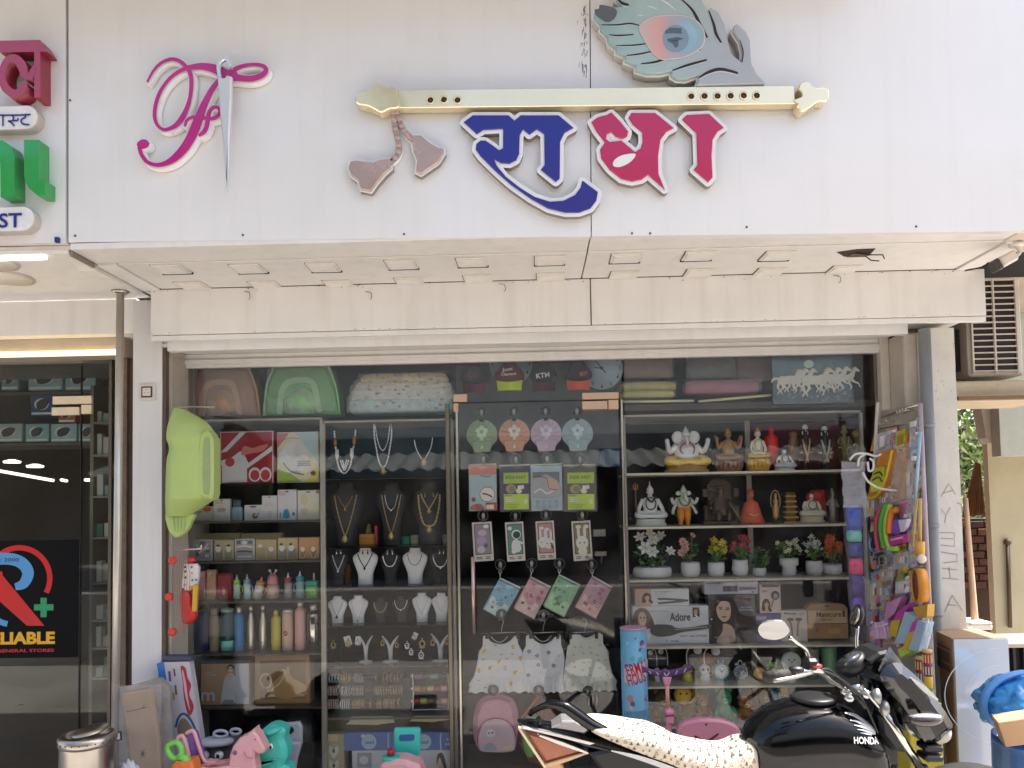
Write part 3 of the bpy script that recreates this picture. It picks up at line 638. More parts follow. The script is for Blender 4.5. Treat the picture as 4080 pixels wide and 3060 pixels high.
nbx(XN1-.055,XN1+.004,-.06,.0,FLOOR,zl0-.001,M('#6d5a4a',.45,var=.3,vs=20),'door_frame');nbx(XN1-.02,XL-.002,-.04,.02,FLOOR,zl0-.001,M('#4c3c31',.6,var=.3),'door_frame')
nbx(XN1-.13,XN1-.11,-.01,.03,FLOOR,zl0-.001,M('#6a655c',.35,metal=.7),'glass_upright')
xd=pl(322,2000,0).x
GLN=glass_mat((.88,.91,.9),.6,.01)
b=mbw(ns);b.box(XN0,xd-.003,-.004,.004,FLOOR+.02,zl0-.03,GLN);dr=b.build('glass_pane',ns);b=mbw(ns);b.box(xd+.003,XN1-.06,-.004,.004,FLOOR+.02,zl0-.002,GLN);b.build('glass_pane',ns)
b=mbw(ns);b.box(xd-.003,xd+.003,-.006,.006,FLOOR+.02,zl0-.03,DARK);b.build('edge_seal',ns)
def q2(x0,y0,x1,y1,Y,mt,name,t=.02,par=None):
 a,c=pl(x0,y1,Y),pl(x1,y0,Y);b=mbw(ns);b.box(a.x,c.x,Y-t/2,Y+t/2,a.z,c.z,mt,.002);return b.build(name,par or ns)
q2(213,1577,368,1612,-.015,M('#d9c9ae',.4),'patch_fitting');q2(327,1613,368,1650,-.015,M('#d9c9ae',.4),'patch_fitting');q2(209,1622,318,1656,-.016,M('#d9c9ae',.4),'patch_fitting')
a,c=pl(-260,2625,0),pl(316,2150,0);b=mbw(ns);b.box(a.x,c.x,-.0072,-.0046,a.z,c.z,M('#050508',.6,var=0,spec=.15));dp=b.build('door_print',ns)
zn=zoom(0,1350,.97,0);un=m(0)/.97
b=mbw(ns);RD=M('#c41218',.35,var=.03);LB=M('#4d93c9',.35,var=.03)
arc=lambda cx,cy,r,a0,a1,n=26:[(cx+math.cos(R(a0+(a1-a0)*i/n))*r,cy-math.sin(R(a0+(a1-a0)*i/n))*r)for i in range(n+1)]
b.stroke(zn(arc(78,925,118,190,-28)),21*un,-.0076,None,RD,n=1,cap=False)
b.stroke(zn([(-60,852),(40,850),(90,868),(112,905),(95,945),(62,958)]),[46*un]*4+[40*un,26*un],-.0077,None,LB,cap=False)
b.stroke(zn(arc(45,1010,92,180,262,10)),22*un,-.0079,None,LB,n=1,cap=False)
b.flat(zn([(-40,900),(12,898),(15,915),(175,1108),(108,1108),(-40,975)]),-.0082,RD)
b.flat(zn([(160,1000),(184,1000),(184,1025),(210,1025),(210,1049),(184,1049),(184,1075),(160,1075),(160,1049),(135,1049),(135,1025),(160,1025)]),-.0078,M('#14915a',.4,var=.02))
t0=zn([(-44,862),(77,846)]);b.text('Estb: 2000',t0[0][0],t0[0][1],t0[1][0],t0[1][1],-.0085,M('#10131c',.4),.012)
t0=zn([(-72,1182),(216,1130)]);b.text('RELIABLE',t0[0][0],t0[0][1],t0[1][0],t0[1][1],-.0078,M('#e0a817',.4,var=.02),.045)
t0=zn([(-200,1214),(212,1196)]);b.text('MEDICAL AND GENERAL STORES',t0[0][0],t0[0][1],t0[1][0],t0[1][1],-.0078,RD,.02)
b.build('door_lettering',dp)
for args,nm in(((XN0,XL-.05,3.4,3.5,FLOOR+.002,2.5),'back_wall'),((XL-.049,XL+.05,.37,3.4,FLOOR+.002,2.5),'side_wall'),((XN0-.1,XN0,.1,3.5,FLOOR+.002,2.5),'side_wall')):
 b=MB();b.box(*args,M('#4f4a45',.7));b.build(nm,kind='structure')
b=MB();b.box(XN0,XL+.02,.02,3.5,2.501,2.58,M('#8f8a84',.7));b.build('ceiling',kind='structure')
b=MB();b.box(XN0,XL-.06,.01,3.39,FLOOR+.002,FLOOR+.02,M('#8a6c4e',.3,var=.25,vs=5));b.build('shop_floor',kind='structure')
ms=thing('medicine_shelf','narrow dark shelf of white medicine packs behind the round steel post','shelf',(pl(425,2400,.3).x,.3,FLOOR+.021))
a=pl(392,2600,.3).x;c=pl(486,2600,.3).x
b=mbw(ms);b.box(a,a+.02,.2,.45,FLOOR+.021,2.4,M('#8a7f70',.5));b.build('side_panel',ms);b=mbw(ms);b.box(a+.021,c,.43,.45,FLOOR+.021,2.4,M('#2a2622',.6));b.build('back_panel',ms)
for i,py in enumerate((1680,1810,1975,2140,2320,2470,2580,2700)):
 z=pl(430,py,.2).z;b=mbw(ms);b.box(a+.021,c,.2,.43,z-.012,z,M('#9c9384',.5));b.build('shelf_board',ms)
 x=a+.03
 for k in range(3):
  w_,h_=rnd.uniform(.025,.045),rnd.uniform(.05,.13)
  if x+w_>c:break
  b=MB();b.box(0,w_,0,.05,.0008,h_,M((mc:=rnd.choice([('#d8d2c8','white'),('#c9c6bd','cream'),('#54806a','green'),('#b8b0a4','beige'),('#8fa7a5','blue grey')]))[0],.5),.003);o=b.build('medicine_pack',loc=(x,.22,z))
  tag(o,f"{mc[1]} medicine pack, {['left', 'middle', 'right'][k]} on the {['top', 'second', 'third', 'fourth', 'fifth', 'sixth', 'seventh', 'eighth'][i]} board behind the steel post",'box','medicine packs on the narrow shelf');x+=w_+.008
cb=thing('wall_cupboard','high shelf of pale blue cartons above the chemist door','shelf',(pl(100,1765,.5).x,.5,pl(100,1765,.5).z))
for py in(1562,1765):z=pl(100,py,.5).z;b=mbw(cb);b.box(XN0+.1,pl(395,py,.5).x,.5,.8,z-.02,z,M('#5c5a55',.6));b.build('shelf_board',cb)
b=mbw(cb);b.box(XN0+.1,pl(395,1700,.5).x,.8,.82,cb.location.z-.02,pl(100,1460,.5).z,M('#2f3436',.7));b.build('back_panel',cb)
for i,(x0,y0,x1,y1,c_)in enumerate([(25,1470,95,1560,'#7fa0ae'),(130,1470,270,1560,'#9cb6bf'),(275,1468,400,1560,'#a3bcc4'),(0,1690,110,1763,'#a8b4b2'),(120,1690,215,1763,'#8fb2bd'),(220,1690,325,1763,'#a4bfc6'),(330,1690,400,1763,'#9ab3ba'),(140,1575,240,1660,'#2f527e'),(250,1620,320,1688,'#b4583d')]):
 p,w_,h_=kit(x0,y0,x1,y1,.56)
 b=MB();b.box(-w_/2,w_/2,-.05,.12,0,h_,M(c_,.5),.003);o=b.build('carton',loc=(p.x,.56,p.z+.0006))
 b=MB();prints(b,[('e',.45,.55,.3,.28,'#e2ded8'),('c',[(.3,.3),(.6,.35),(.75,.7),(.5,.8),(.25,.6)],'#3b3c44'),('r',.05,.06,.95,.16,'#dfe6e6')],w_,h_,-.05);b.build('printed_front',o)
 tag(o,['small pale blue carton','wide pale blue carton printed with a dark shape','pale blue carton nearest the post on the top board','grey carton low on the left','blue carton second on the lower board','light blue carton third on the lower board','narrow carton at the right end of the lower board','dark blue carton between the boards','red orange carton behind the door fitting'][i]+' in the chemist shop','box','cartons above the chemist door')
for i,(x0,x1,py0,py1,Y)in enumerate(((-120,215,1855,1915,1.5),(245,265,1912,1916,1.6),(340,405,1912,1914,1.5))):
 a_,c_=pl(x0,py0,Y),pl(x1,py1,Y+.2);b=MB();b.tube([tuple(a_),tuple(c_)],.012,M('#fff6df',.4,emit=1.1,var=0),8);o=b.build('tube_lamp')
 tag(o,['long lit tube lamp slanting across the chemist ceiling','very short lit lamp behind the chemist door edge','short lit tube lamp right of the chemist door edge'][i],'lamp')
for i,(x,y)in enumerate(((48,1845),(140,1863))):
 p=pl(x,y,1.8);b=MB();b.lathe([(.06,0),(.065,.015),(.02,.03)],M('#fff6df',.4,emit=1.1,var=0),seg=18);o=b.build('round_lamp',loc=p);tag(o,['left','right'][i]+' one of two round lit lamps inside the chemist shop','lamp')
# right side: column, pipes, air conditioner, lane
YC=-.30
cl=thing('concrete_column','whitewashed concrete column with a pencilled name beside the shop','column',(pl(3800,2500,YC).x,YC,0))
CON=M('#cfcabf',.75,var=.1,vs=6,bump=.25,bs=22)
b=mbw(cl);a0,a1=pl(3690,1300,YC).x,pl(3800,1300,YC).x;c0,c1=pl(3722,2520,YC).x,pl(3852,2520,YC).x
zt,zb_=ZF0-.02,0.001
e0,e1=c0+(c0-a0)*.55,c1+(c1-a1)*.55
b.add([(e0,YC,zb_),(e1,YC,zb_),(e1,YC+.3,zb_),(e0,YC+.3,zb_),(a0,YC,zt),(a1,YC,zt),(a1,YC+.3,zt),(a0,YC+.3,zt)],[(3,2,1,0),(4,5,6,7),(0,1,5,4),(1,2,6,5),(2,3,7,6),(3,0,4,7)],CON)
b.build('shaft',cl)
b=mbw(cl);PEN=M('#9c9890',.9,var=0)
zc_=zoom(3300,1250,.9167,YC);uc=m(YC)
for g_ in([(412,668),(440,620),(465,660)],[(420,655),(455,645)],[(470,690),(490,700)],[(412,715),(430,735),(445,708)],[(430,735),(425,765)],[(405,800),(460,800),(460,850),(410,845)],[(410,820),(455,822)],
[(412,870),(470,880),(470,905),(420,910)],[(415,930),(470,935)],[(440,925),(445,965)],[(415,965),(475,970)],[(435,1062),(468,1066)],[(452,1028),(490,1085)],[(425,1090),(452,1028)]):
 b.stroke(zc_(g_),4*uc,YC-.001,None,PEN,n=1,cap=False)
b.build('pencil_lettering',cl)
b=mbw(cl)
for i in range(40):
 x,y=rnd.uniform(3715,3800),rnd.uniform(1350,1800);s_=rnd.uniform(1,5);b.flat(xz([(x,y),(x+s_,y-s_*.3),(x+s_*.7,y+s_)],YC),YC-.0008,M('#8a8175',.9))
b.build('chipped_spot',cl)['kind']='stuff'
b=MB();x0=pl(3608,1800,0).x;b.box(x0,pl(3790,1800,0).x,.03,.13,0,ZF0-.02,M('#5d5148',.8,var=.3));b.build('side_wall',kind='structure')
dp_=thing('drain_pipe','blue grey drain pipe running down beside the white column','pipe',(pl(3720,2600,-.33).x,-.33,0))
q0,q1=pl(3682,1312,-.33),pl(3735,2620,-.33);b=mbw(dp_);b.tube([tuple(q1+(q1-q0)*.6),tuple(q0)],.03,M('#85898b',.55,var=.15),14);b.build('pipe',dp_)
for py in(1700,2100,2450):t=(py-1312)/1308;q=q0+(q1-q0)*t;b=mbw(dp_);b.tube([tuple(q+(q1-q0)*.006),tuple(q-(q1-q0)*.006)],.034,M('#85898b',.55),14);b.build('clamp',dp_)
wp=MB();q0,q1=pl(3655,1312,-.1),pl(3657,1640,-.1);wp.tube([tuple(q0),tuple(q1)],.009,M('#c9c4bb',.5),8);tag(wp.build('thin_pipe'),'thin white conduit in the dark gap beside the glass','pipe')
YA=.1
ac=thing('air_conditioner','outdoor air conditioner unit with dark grille on a concrete ledge','air conditioner',tuple(pl(3960,1505,YA)))
W_AC=M('#d6cbbe',.5,var=.06)
a,c=pl(3862,1500,YA),pl(4062,1090,YA)
b=mbw(ac);b.box(a.x,c.x,YA,YA+.3,a.z,c.z,W_AC,.01);b.build('casing',ac);b=mbw(ac);b.box(a.x-.004,c.x+.004,YA-.006,YA+.3,c.z+.001,c.z+.02,M('#b9aea1',.5),.004);b.build('lid',ac)
g0,g1=pl(3878,1480,YA-.002),pl(4035,1115,YA-.002)
b=mbw(ac);b.box(g0.x,g1.x,YA-.004,YA-.0005,g0.z,g1.z,M('#2e2223',.7));b.build('grille_back',ac)
n=15;gb=None
for i in range(n+1):
 z=g0.z+(g1.z-g0.z)*i/n
 if gb is None:b=MB();b.box(-(g1.x-g0.x)/2,(g1.x-g0.x)/2,-.016,-.0045,-.004,.004,W_AC,.002);gb=b.build('grille_slat',ac);gb.location=Vector(((g0.x+g1.x)/2,YA,z))-Vector(ac.location)
 else:inst(gb,ac,loc=Vector(((g0.x+g1.x)/2,YA,z))-Vector(ac.location))
for x in(g0.x-.004,(g0.x+g1.x)/2,g1.x+.004):b=mbw(ac);b.box(x-.006,x+.006,YA-.018,YA-.003,g0.z-.012,g1.z+.012,W_AC,.002);b.build('grille_bar',ac)
a,c=pl(3802,1480,.2),pl(3868,1315,.2);b=MB();b.box(a.x,c.x,.18,.4,a.z,c.z,M('#25282a',.6));o=b.build('dark_block');tag(o,'dark metal sheet between the column and the air conditioner','panel')  # plain dark block beside the air conditioner casing
a,c=pl(3796,1585,.0),pl(4300,1508,.0);b=MB();b.box(a.x,c.x,.0,.6,a.z,c.z,M('#c9b99f',.8,var=.15,bump=.3),.01);o=b.build('concrete_ledge');tag(o,'pale concrete ledge that carries the air conditioner','ledge')
b=MB();b.box(0,c.x-a.x,0,.05,0,.02,M('#7b654d',.8));o=b.build('rusty_bar',loc=(a.x,-.06,a.z-.02));tag(o,'rusty iron bar under the concrete ledge','bar')
b=MB();a,c=pl(4010,1500,.9),pl(4700,700,.9);b.box(a.x-.06,c.x,.9,1.0,1.9,5,M('#aeb0a3',.8,var=.1));o=b.build('plaster_wall');tag(o,'grey green plaster wall behind the air conditioner','wall')
b=MB();a,c=pl(3945,2500,1.3),pl(4800,1640,1.3)
b.add([(pl(3930,1700,1.3).x,1.3,pl(3930,1700,1.3).z),(pl(3968,2520,1.3).x,1.3,0),(c.x,1.3,0),(c.x,1.3,c.z+.05),(pl(3930,1700,1.3).x,1.36,pl(3930,1700,1.3).z),(pl(3968,2520,1.3).x,1.36,0),(c.x,1.36,0),(c.x,1.36,c.z+.05)],[(0,1,2,3),(4,7,6,5),(0,4,5,1),(3,2,6,7),(0,3,7,4)],M('#bdb394',.8,var=.12,vs=3,bump=.1))
o=b.build('yellow_wall');tag(o,'dull yellow wall of the house across the lane','wall')
b=MB();q=[pl(3905,1605,1.0),pl(4300,1480,1.0),pl(4300,1760,1.0),pl(3945,1765,1.0),pl(3930,1745,1.0)]
b.prism([(p.x,p.z)for p in q],1.0,1.1,M('#b3ac9c',.8,var=.15,bump=.2));o=b.build('concrete_canopy');tag(o,'heavy sloping concrete canopy at the right edge','canopy')
pp=MB();q0,q1=pl(4015,2160,1.28),pl(4025,2500,1.28);pp.tube([tuple(q1),tuple(q0)],.014,M('#5a4a3c',.7),8);pp.ell(tuple(q0),.025,M('#5a4a3c',.7));tag(pp.build('wall_pipe'),'rusty pipe standing against the yellow wall','pipe')
LEAFS=[M('#5f7a35',.5,var=.3),M('#86a04e',.5,var=.3),M('#3a5426',.5,var=.3),M('#b3c386',.45,var=.2)]
def leaves(b,n,cx,cy,cz,rx,ry,rz,s0,s1,mats,r=rnd):
 for i in range(n):
  while True:
   p=Vector((r.uniform(-1,1),r.uniform(-1,1),r.uniform(-1,1)))
   if p.length<1 and p.length>.25:break
  c=Vector((cx+p.x*rx,cy+p.y*ry,cz+p.z*rz));s_=r.uniform(s0,s1)
  M3=Matrix.Rotation(r.uniform(0,6.28),3,'Z')@Matrix.Rotation(r.uniform(-1,1),3,'X')@Matrix.Rotation(r.uniform(0,6.28),3,'Y')
  b.add([tuple(c+M3@Vector(v)*s_)for v in((0,0,-.5),(.26,.06,0),(0,0,.5),(-.26,.06,0),(0,-.02,0))],[(0,1,4),(1,2,4),(2,3,4),(3,0,4)],r.choice(mats))
bs_=thing('leafy_bush','sunlit leafy bush in the narrow gap under the concrete ledge','bush',(pl(3870,2300,4).x,4,0))
b=mbw(bs_);q=pl(3880,1700,4);leaves(b,900,q.x,4,q.z,.45,.5,.55,.06,.13,LEAFS);leaves(b,600,q.x-.1,4.2,q.z-.7,.5,.5,.5,.06,.12,LEAFS);b.build('foliage',bs_)
b=mbw(bs_);b.tube([(q.x,4.2,0),(q.x+.05,4.2,1),(q.x-.05,4.1,q.z)],[.05,.04,.02],M('#4a3a2a',.8),8);b.build('stem',bs_)
b=MB();b.box(q.x-3,q.x+3,6,6.2,0,2.6,M('#6f6a5c',.8));tag(b.build('far_wall'),'dim wall at the far end of the lane','wall')
b=MB();Yr=2.0;q=[pl(3835,2060,Yr),pl(3925,2050,Yr),pl(3905,1850,Yr),pl(3888,1840,Yr)]
def corr(u,v):
 lo_=q[0].lerp(q[1],u);hi=q[3].lerp(q[2],u);p=lo_.lerp(hi,v);return(p.x,Yr+.012*math.sin(u*60),p.z)
b.sheet(corr,60,2,M('#7c5638',.75,var=.35,vs=10));b.sheet(lambda u,v:(corr(u,v)[0],corr(u,v)[1]+.006,corr(u,v)[2]),60,2,M('#7c5638',.75,var=.35,vs=10));tag(b.build('corrugated_sheet'),'rusty corrugated iron sheet leaning above the brick wall','sheet')
bw=thing('brick_wall','low dark brick wall in the lane behind the leaning bamboo','wall',(pl(3895,2480,2.05).x,2.05,0))
a,c=pl(3830,2500,2.05),pl(3990,2065,2.05);b=mbw(bw);b.box(a.x,c.x,2.075,2.2,0,c.z,M('#4a3a33',.9));b.build('mortar',bw);br=None
bm=[M('#54372d',.85,var=.3),M('#643f32',.85,var=.3),M('#45322c',.85,var=.3)];bases=[]
for mt in bm:b=MB();b.box(-.052,.052,-.012,.04,-.026,.026,mt,.004);bases.append(b)
bobs=[None]*3;z=.9;j=0
while z<c.z-.03:
 x=a.x+.055+(.055 if j%2 else 0)
 while x<c.x-.05:
  k=rnd.randrange(3);L_=Vector((x,2.065+rnd.uniform(-.004,.004),z))-Vector(bw.location)
  if bobs[k]is None:bobs[k]=bases[k].build('brick',bw,loc=L_)
  else:inst(bobs[k],bw,loc=L_)
  x+=.114
 z+=.062;j+=1
b=MB();q0,q1=pl(3848,2010,.2),pl(3888,2520,.2);b.tube([tuple(q0+(q0-q1)*.05),tuple(q0.lerp(q1,.5)),tuple(q1)],[.014,.017,.02],M('#c9a68a',.6,var=.15),10,3);tag(b.build('bamboo_pole'),'pinkish bamboo pole leaning beside the white column','pole')
b=MB();a=pl(3790,2520,-.05);b.sheet(lambda u,v:(a.x-.065+.17*u,-.12+.1*v,a.z+.003+.11*math.sin(math.pi*u)**.6*math.sin(math.pi*min(1,v*.9+.05))**.5*(1-.5*u)+.012*math.sin(u*31+v*17)),16,10,M('#b9ae9b',.35,var=.35,vs=30));tag(b.build('plastic_bag'),'crumpled clear plastic bag at the foot of the white column','bag')
b=MB();a,c=pl(3850,2512,.1),pl(3955,2470,.1);b.box(a.x,c.x,.1,.3,a.z,a.z+.03,M('#d8cbbd',.6),.006);o=b.build('folded_cloth');b=MB();b.box(a.x+.03,c.x,.1,.28,a.z+.0315,a.z+.045,M('#efe6dc',.6),.006);b.build('fold',o);tag(o,'folded pale cloth lying behind the bamboo pole','cloth')
dk=thing('roller_shutter','dark ribbed metal shutter behind the white box at the right','shutter',(pl(4060,2700,.25).x,.25,0))
a,c=pl(3960,2800,.25),pl(4400,2535,.25);b=mbw(dk);b.box(a.x,c.x,.27,.3,0,c.z-.04,M('#1a1b1e',.5));b.build('sheet',dk);rb_=None
x=a.x
while x<c.x:
 if rb_ is None:b=MB();b.box(-.008,.008,-.02,.018,-c.z*.5,c.z*.5-.05,M('#26282c',.4,metal=.3),.004);rb_=b.build('rib',dk,loc=Vector((x,.25,c.z*.5))-Vector(dk.location))
 else:inst(rb_,dk,loc=Vector((x,.25,c.z*.5))-Vector(dk.location))
 x+=.06
b=mbw(dk);b.box(a.x-.2,c.x,.1,.4,c.z-.03,c.z-.005,M('#a39a88',.7),.004);b.build('top_plank',dk)
sc_=thing('security_camera','white bullet security camera hanging at the right end of the canopy','camera',tuple(pl(4020,1000,-.75)))
b=mbw(sc_);q=pl(4000,1040,-.75);Rm=Matrix.Rotation(R(24),4,'Y')@Matrix.Rotation(R(25),4,'Z');T0=b.T
b.T=T0@Matrix.Translation(q)@Matrix.Rotation(R(-28),4,'Y')
b.box(-.03,.055,-.028,.028,-.026,.026,M('#d9d2c8',.4),.01);b.build('housing',sc_)
b=mbw(sc_);b.T=T0@Matrix.Translation(q)@Matrix.Rotation(R(-28),4,'Y');b.box(-.062,-.031,-.03,.03,-.028,.028,M('#37322f',.3),.006);b.build('lens_hood',sc_)
b=mbw(sc_);b.tube([tuple(q+Vector((.05,0,.02))),tuple(q+Vector((.075,0,.04))),tuple(q+Vector((.06,0,.075)))],.009,M('#d9d2c8',.4),8,4);b.build('arm',sc_)
b=mbw(sc_);b.lathe([(.028,0),(.034,.012),(.02,.02)],M('#d9d2c8',.4),tuple(q+Vector((.06,0,.066))));b.build('mount',sc_)
b=MB();a=pl(3990,985,-.75);b.box(a.x,a.x+.6,-.95,-.6,q.z+.087,ZS_-.001,M('#cdbfae',.5),.004);tag(b.build('junction_panel'),'small cream panel under the right end of the canopy holding the camera','panel')
b=MB();b.tube([tuple(q+Vector((-.06,.02,.0))),tuple(q+Vector((-.09,.02,-.02))),tuple(q+Vector((-.12,.1,-.01)))],.004,DARK,5,4);tag(b.build('camera_cable'),'thin dark cable behind the security camera','cable')
YX=-.55
bx=thing('appliance_carton','tall carton with shiny white front standing in front of the column','box',(pl(3900,3000,YX).x,YX,FLOOR))
a,c=pl(3795,3400,YX),pl(4010,2540,YX);KR=M('#a08468',.7,var=.12,vs=4)
b=mbw(bx)
zt=c.z;x0,x1=pl(3792,2546,YX).x,pl(4012,2540,YX).x;sx=pl(3727,2530,YX+.22).x
b.add([(x0,YX,FLOOR),(x1,YX,FLOOR),(x1+.0,YX+.25,FLOOR),(sx+.03,YX+.25,FLOOR),(x0,YX,zt),(x1,YX,zt),(x1,YX+.25,zt),(sx,YX+.25,zt)],[(3,2,1,0),(4,5,6,7),(0,1,5,4),(1,2,6,5),(2,3,7,6),(3,0,4,7)],KR);b.build('carton_body',bx)
b=mbw(bx);b.box(x0+.004,x1-.002,YX-.012,YX-.0005,FLOOR+.01,zt-.004,M('#c6c8ca',.12,var=.03,vs=2,coat=.8));fp=b.build('glossy_front',bx)
b=mbw(bx);cc=pl(4000,2770,YX)
for rr in(70,120,185):b.stroke([(cc.x+math.cos(t)*rr*1.25*m(YX),cc.z+math.sin(t)*rr*m(YX))for t in[R(60+12*i)for i in range(20)]if cc.x+math.cos(t)*rr*1.25*m(YX)<x1-.01],3*m(YX),YX-.0128,None,M('#dcdde0',.2),cap=False)
b.build('embossed_ring',fp)
b=mbw(bx)
for(u0,v0,u1_,v1_)in((.25,.90,.9,.915),(.25,.93,.55,.935),(.2,.80,.85,.88),(.2,.73,.85,.78),(.25,.74,.4,.86)):
 P4=[Vector((sx,YX+.25,zt)).lerp(Vector((x0,YX,zt)),u)-Vector((.0015,.0012,(1-v)*(zt-FLOOR)*.75))for u,v in((u0,v0),(u1_,v0),(u1_,v1_),(u0,v1_))]
 b.add([tuple(p)for p in P4],[(0,1,2,3)],M('#5f4a3a',.8))
b.build('printed_mark',bx)
dr_=thing('plastic_drum','blue plastic drum at the right edge carrying a bundle','drum',(pl(4110,3060,-.9).x,-.9,0))
b=mbw(dr_);q=pl(4112,2965,-.9);b.lathe([(.13,0),(.15,.05),(.155,.3),(.15,.6),(.152,q.z-.02),(.14,q.z)],M('#4a78b8',.4,var=.1),(q.x,-.9,0),28);b.build('body',dr_)
b=MB();q=pl(4090,2800,-.92);
def sack(u,v):
 th=math.tau*u;ph=math.pi*v;d=Vector((math.sin(ph)*math.cos(th),math.sin(ph)*math.sin(th),math.cos(ph)));r=.97+.17*abs(noise.noise(d*2.4))+.09*abs(noise.noise(d*5.5+Vector((3,1,2))))+.05*abs(noise.noise(d*12))
 return(q.x+.19*r*math.sin(ph)*math.cos(th),-.92+.16*r*math.sin(ph)*math.sin(th),q.z-.005+.125*r*-math.cos(ph))
b.sheet(sack,110,56,M('#3a8fd0',.25,var=.3,vs=12,bump=.8,bs=22));o=b.build('plastic_sack');tag(o,'crinkled blue plastic sack bundled on top of the blue drum','sack')
b=MB();
def rim(u,v):
 th=R(95+150*u);r0=.196+.012*math.sin(v*math.pi);return(q.x+r0*math.cos(th)*1.02,-.93-.05*v,q.z+.0+r0*.70*math.sin(th))
b.sheet(rim,30,4,M('#5f9be0',.35));b.sheet(lambda u,v:(rim(u,v)[0]*1-.004,rim(u,v)[1],rim(u,v)[2]+.004),30,4,M('#5f9be0',.35));tag(b.build('tub_rim'),'curved rim of a blue plastic tub holding the sack','tub')
b=MB();p=pl(4040,2950,-1.1);b.T=Matrix.Translation(p)@Matrix.Rotation(R(-20),4,'Z')@Matrix.Rotation(R(-14),4,'Y');b.box(-.045,.09,-.07,.05,0,.1,M('#c39c74',.7,var=.08),.003);b.T=None;o=b.build('small_carton');tag(o,'small brown carton tied to the blue sack','box')
LIFT[0]=1.7
# shelves behind the glass
YI=.17
class Row:
 def __init__(s,px,py,Y=YI):s.Y=Y;s.Z=pl(px,py,Y).z
 def kit(s,x0,ytop,x1,Y=None):
  Y=s.Y if Y is None else Y
  t=pl((x0+x1)/2,ytop,Y);return Vector((t.x,Y,s.Z+.0006)),(x1-x0)*m(Y),t.z-s.Z
GROUP=None
def obj(mb,name,label,cat,base,rz=0.,group=None):
 o=mb.build(name,loc=base,rot=(0,0,rz)if rz else None);return tag(o,label,cat,group)
def pack(name,label,base,w_,h_,d,col,ents=(),cat='box',rz=0.,rough=.4,bev=.003,group=None,pn='printed_front',tilt=0.):
 b=MB();b.box(-w_/2,w_/2,-d/2,d/2,0,h_,M(col,rough,var=.06),bev)
 o=obj(b,name,label,cat,base,rz,group)
 if tilt:o.rotation_euler=(0,tilt,rz)
 if ents:b=MB();prints(b,ents,w_,h_,-d/2);b.build(pn,o)
 return o
def lady(u,v,s,a=1.,skin='#c79a80',hair='#2c1d17'):
 X=lambda q:u+q*s*a
 Y_=lambda q:v+q*s
 return[('c',[(X(-.55),Y_(-.75)),(X(-.6),Y_(.1)),(X(-.3),Y_(.62)),(X(.15),Y_(.66)),(X(.5),Y_(.3)),(X(.55),Y_(-.3)),(X(.75),Y_(-.8))],hair),
 ('c',[(X(-.45),Y_(-.95)),(X(-.15),Y_(-.6)),(X(-.12),Y_(-.35)),(X(.2),Y_(-.35)),(X(.22),Y_(-.6)),(X(.6),Y_(-.95))],skin),
 ('e',X(.02),Y_(.02),.30*s*a,.42*s,skin),('c',[(X(-.3),Y_(.1)),(X(-.25),Y_(.42)),(X(.1),Y_(.5)),(X(.34),Y_(.25)),(X(.3),Y_(.1)),(X(.1),Y_(.3))],hair),
 ('e',X(-.1),Y_(.07),.06*s*a,.03*s,'#2a1a16'),('e',X(.15),Y_(.07),.06*s*a,.03*s,'#2a1a16'),('e',X(.04),Y_(-.22),.08*s*a,.035*s,'#8e3038')]
RAIL=M('#8f8a80',.45,metal=.35,var=.15,vs=8)
def cabinet(name,label,x0,x1,ytop,rows,back='#231c17',mid=None,posts=True,thick=.010,col=None,glass=False,y1=.42):
 c=thing(name,label,'display cabinet',(pl((x0+x1)/2,2000,.06).x,.06,FLOOR+.031))
 a,e=pl(x0,2000,.06).x,pl(x1,2000,.06).x;zt=pl((x0+x1)/2,ytop,.06).z
 b=mbw(c);b.box(a,e,y1,y1+.02,FLOOR+.032,zt,M('#0f0c0a'if back[1:3]<'30'else back,.6,var=.3,vs=3));b.build('back_panel',c)
 b=mbw(c);b.box(a,e,.05,y1-.001,zt-.014,zt,RAIL,.003);b.build('top_rail',c)
 for z in rows:
  b=mbw(c);b.box(a+.004,e-.004,.055,y1-.001,z-thick,z,col or M('#48433c',.3,metal=.3),.002);b.build('shelf_board',c)
 for x in(a,e):
  b=mbw(c);b.box(x-.009,x+.009,.045,.065,FLOOR+.032,zt-.0145,RAIL if posts else M('#6a6258',.4,metal=.6),.003);b.build('post',c)
 return c
r1,r2,r3,r4,r5=Row(1000,2075),Row(1000,2231),Row(1000,2387),Row(1000,2591),Row(1000,2799)
cabinet('display_cabinet','left display cabinet of baby goods and steel bottles',752,1284,1668,[r.Z for r in(r1,r2,r3,r4,r5)])
rt=Row(1000,1664,.24);ztop_left=rt.Z
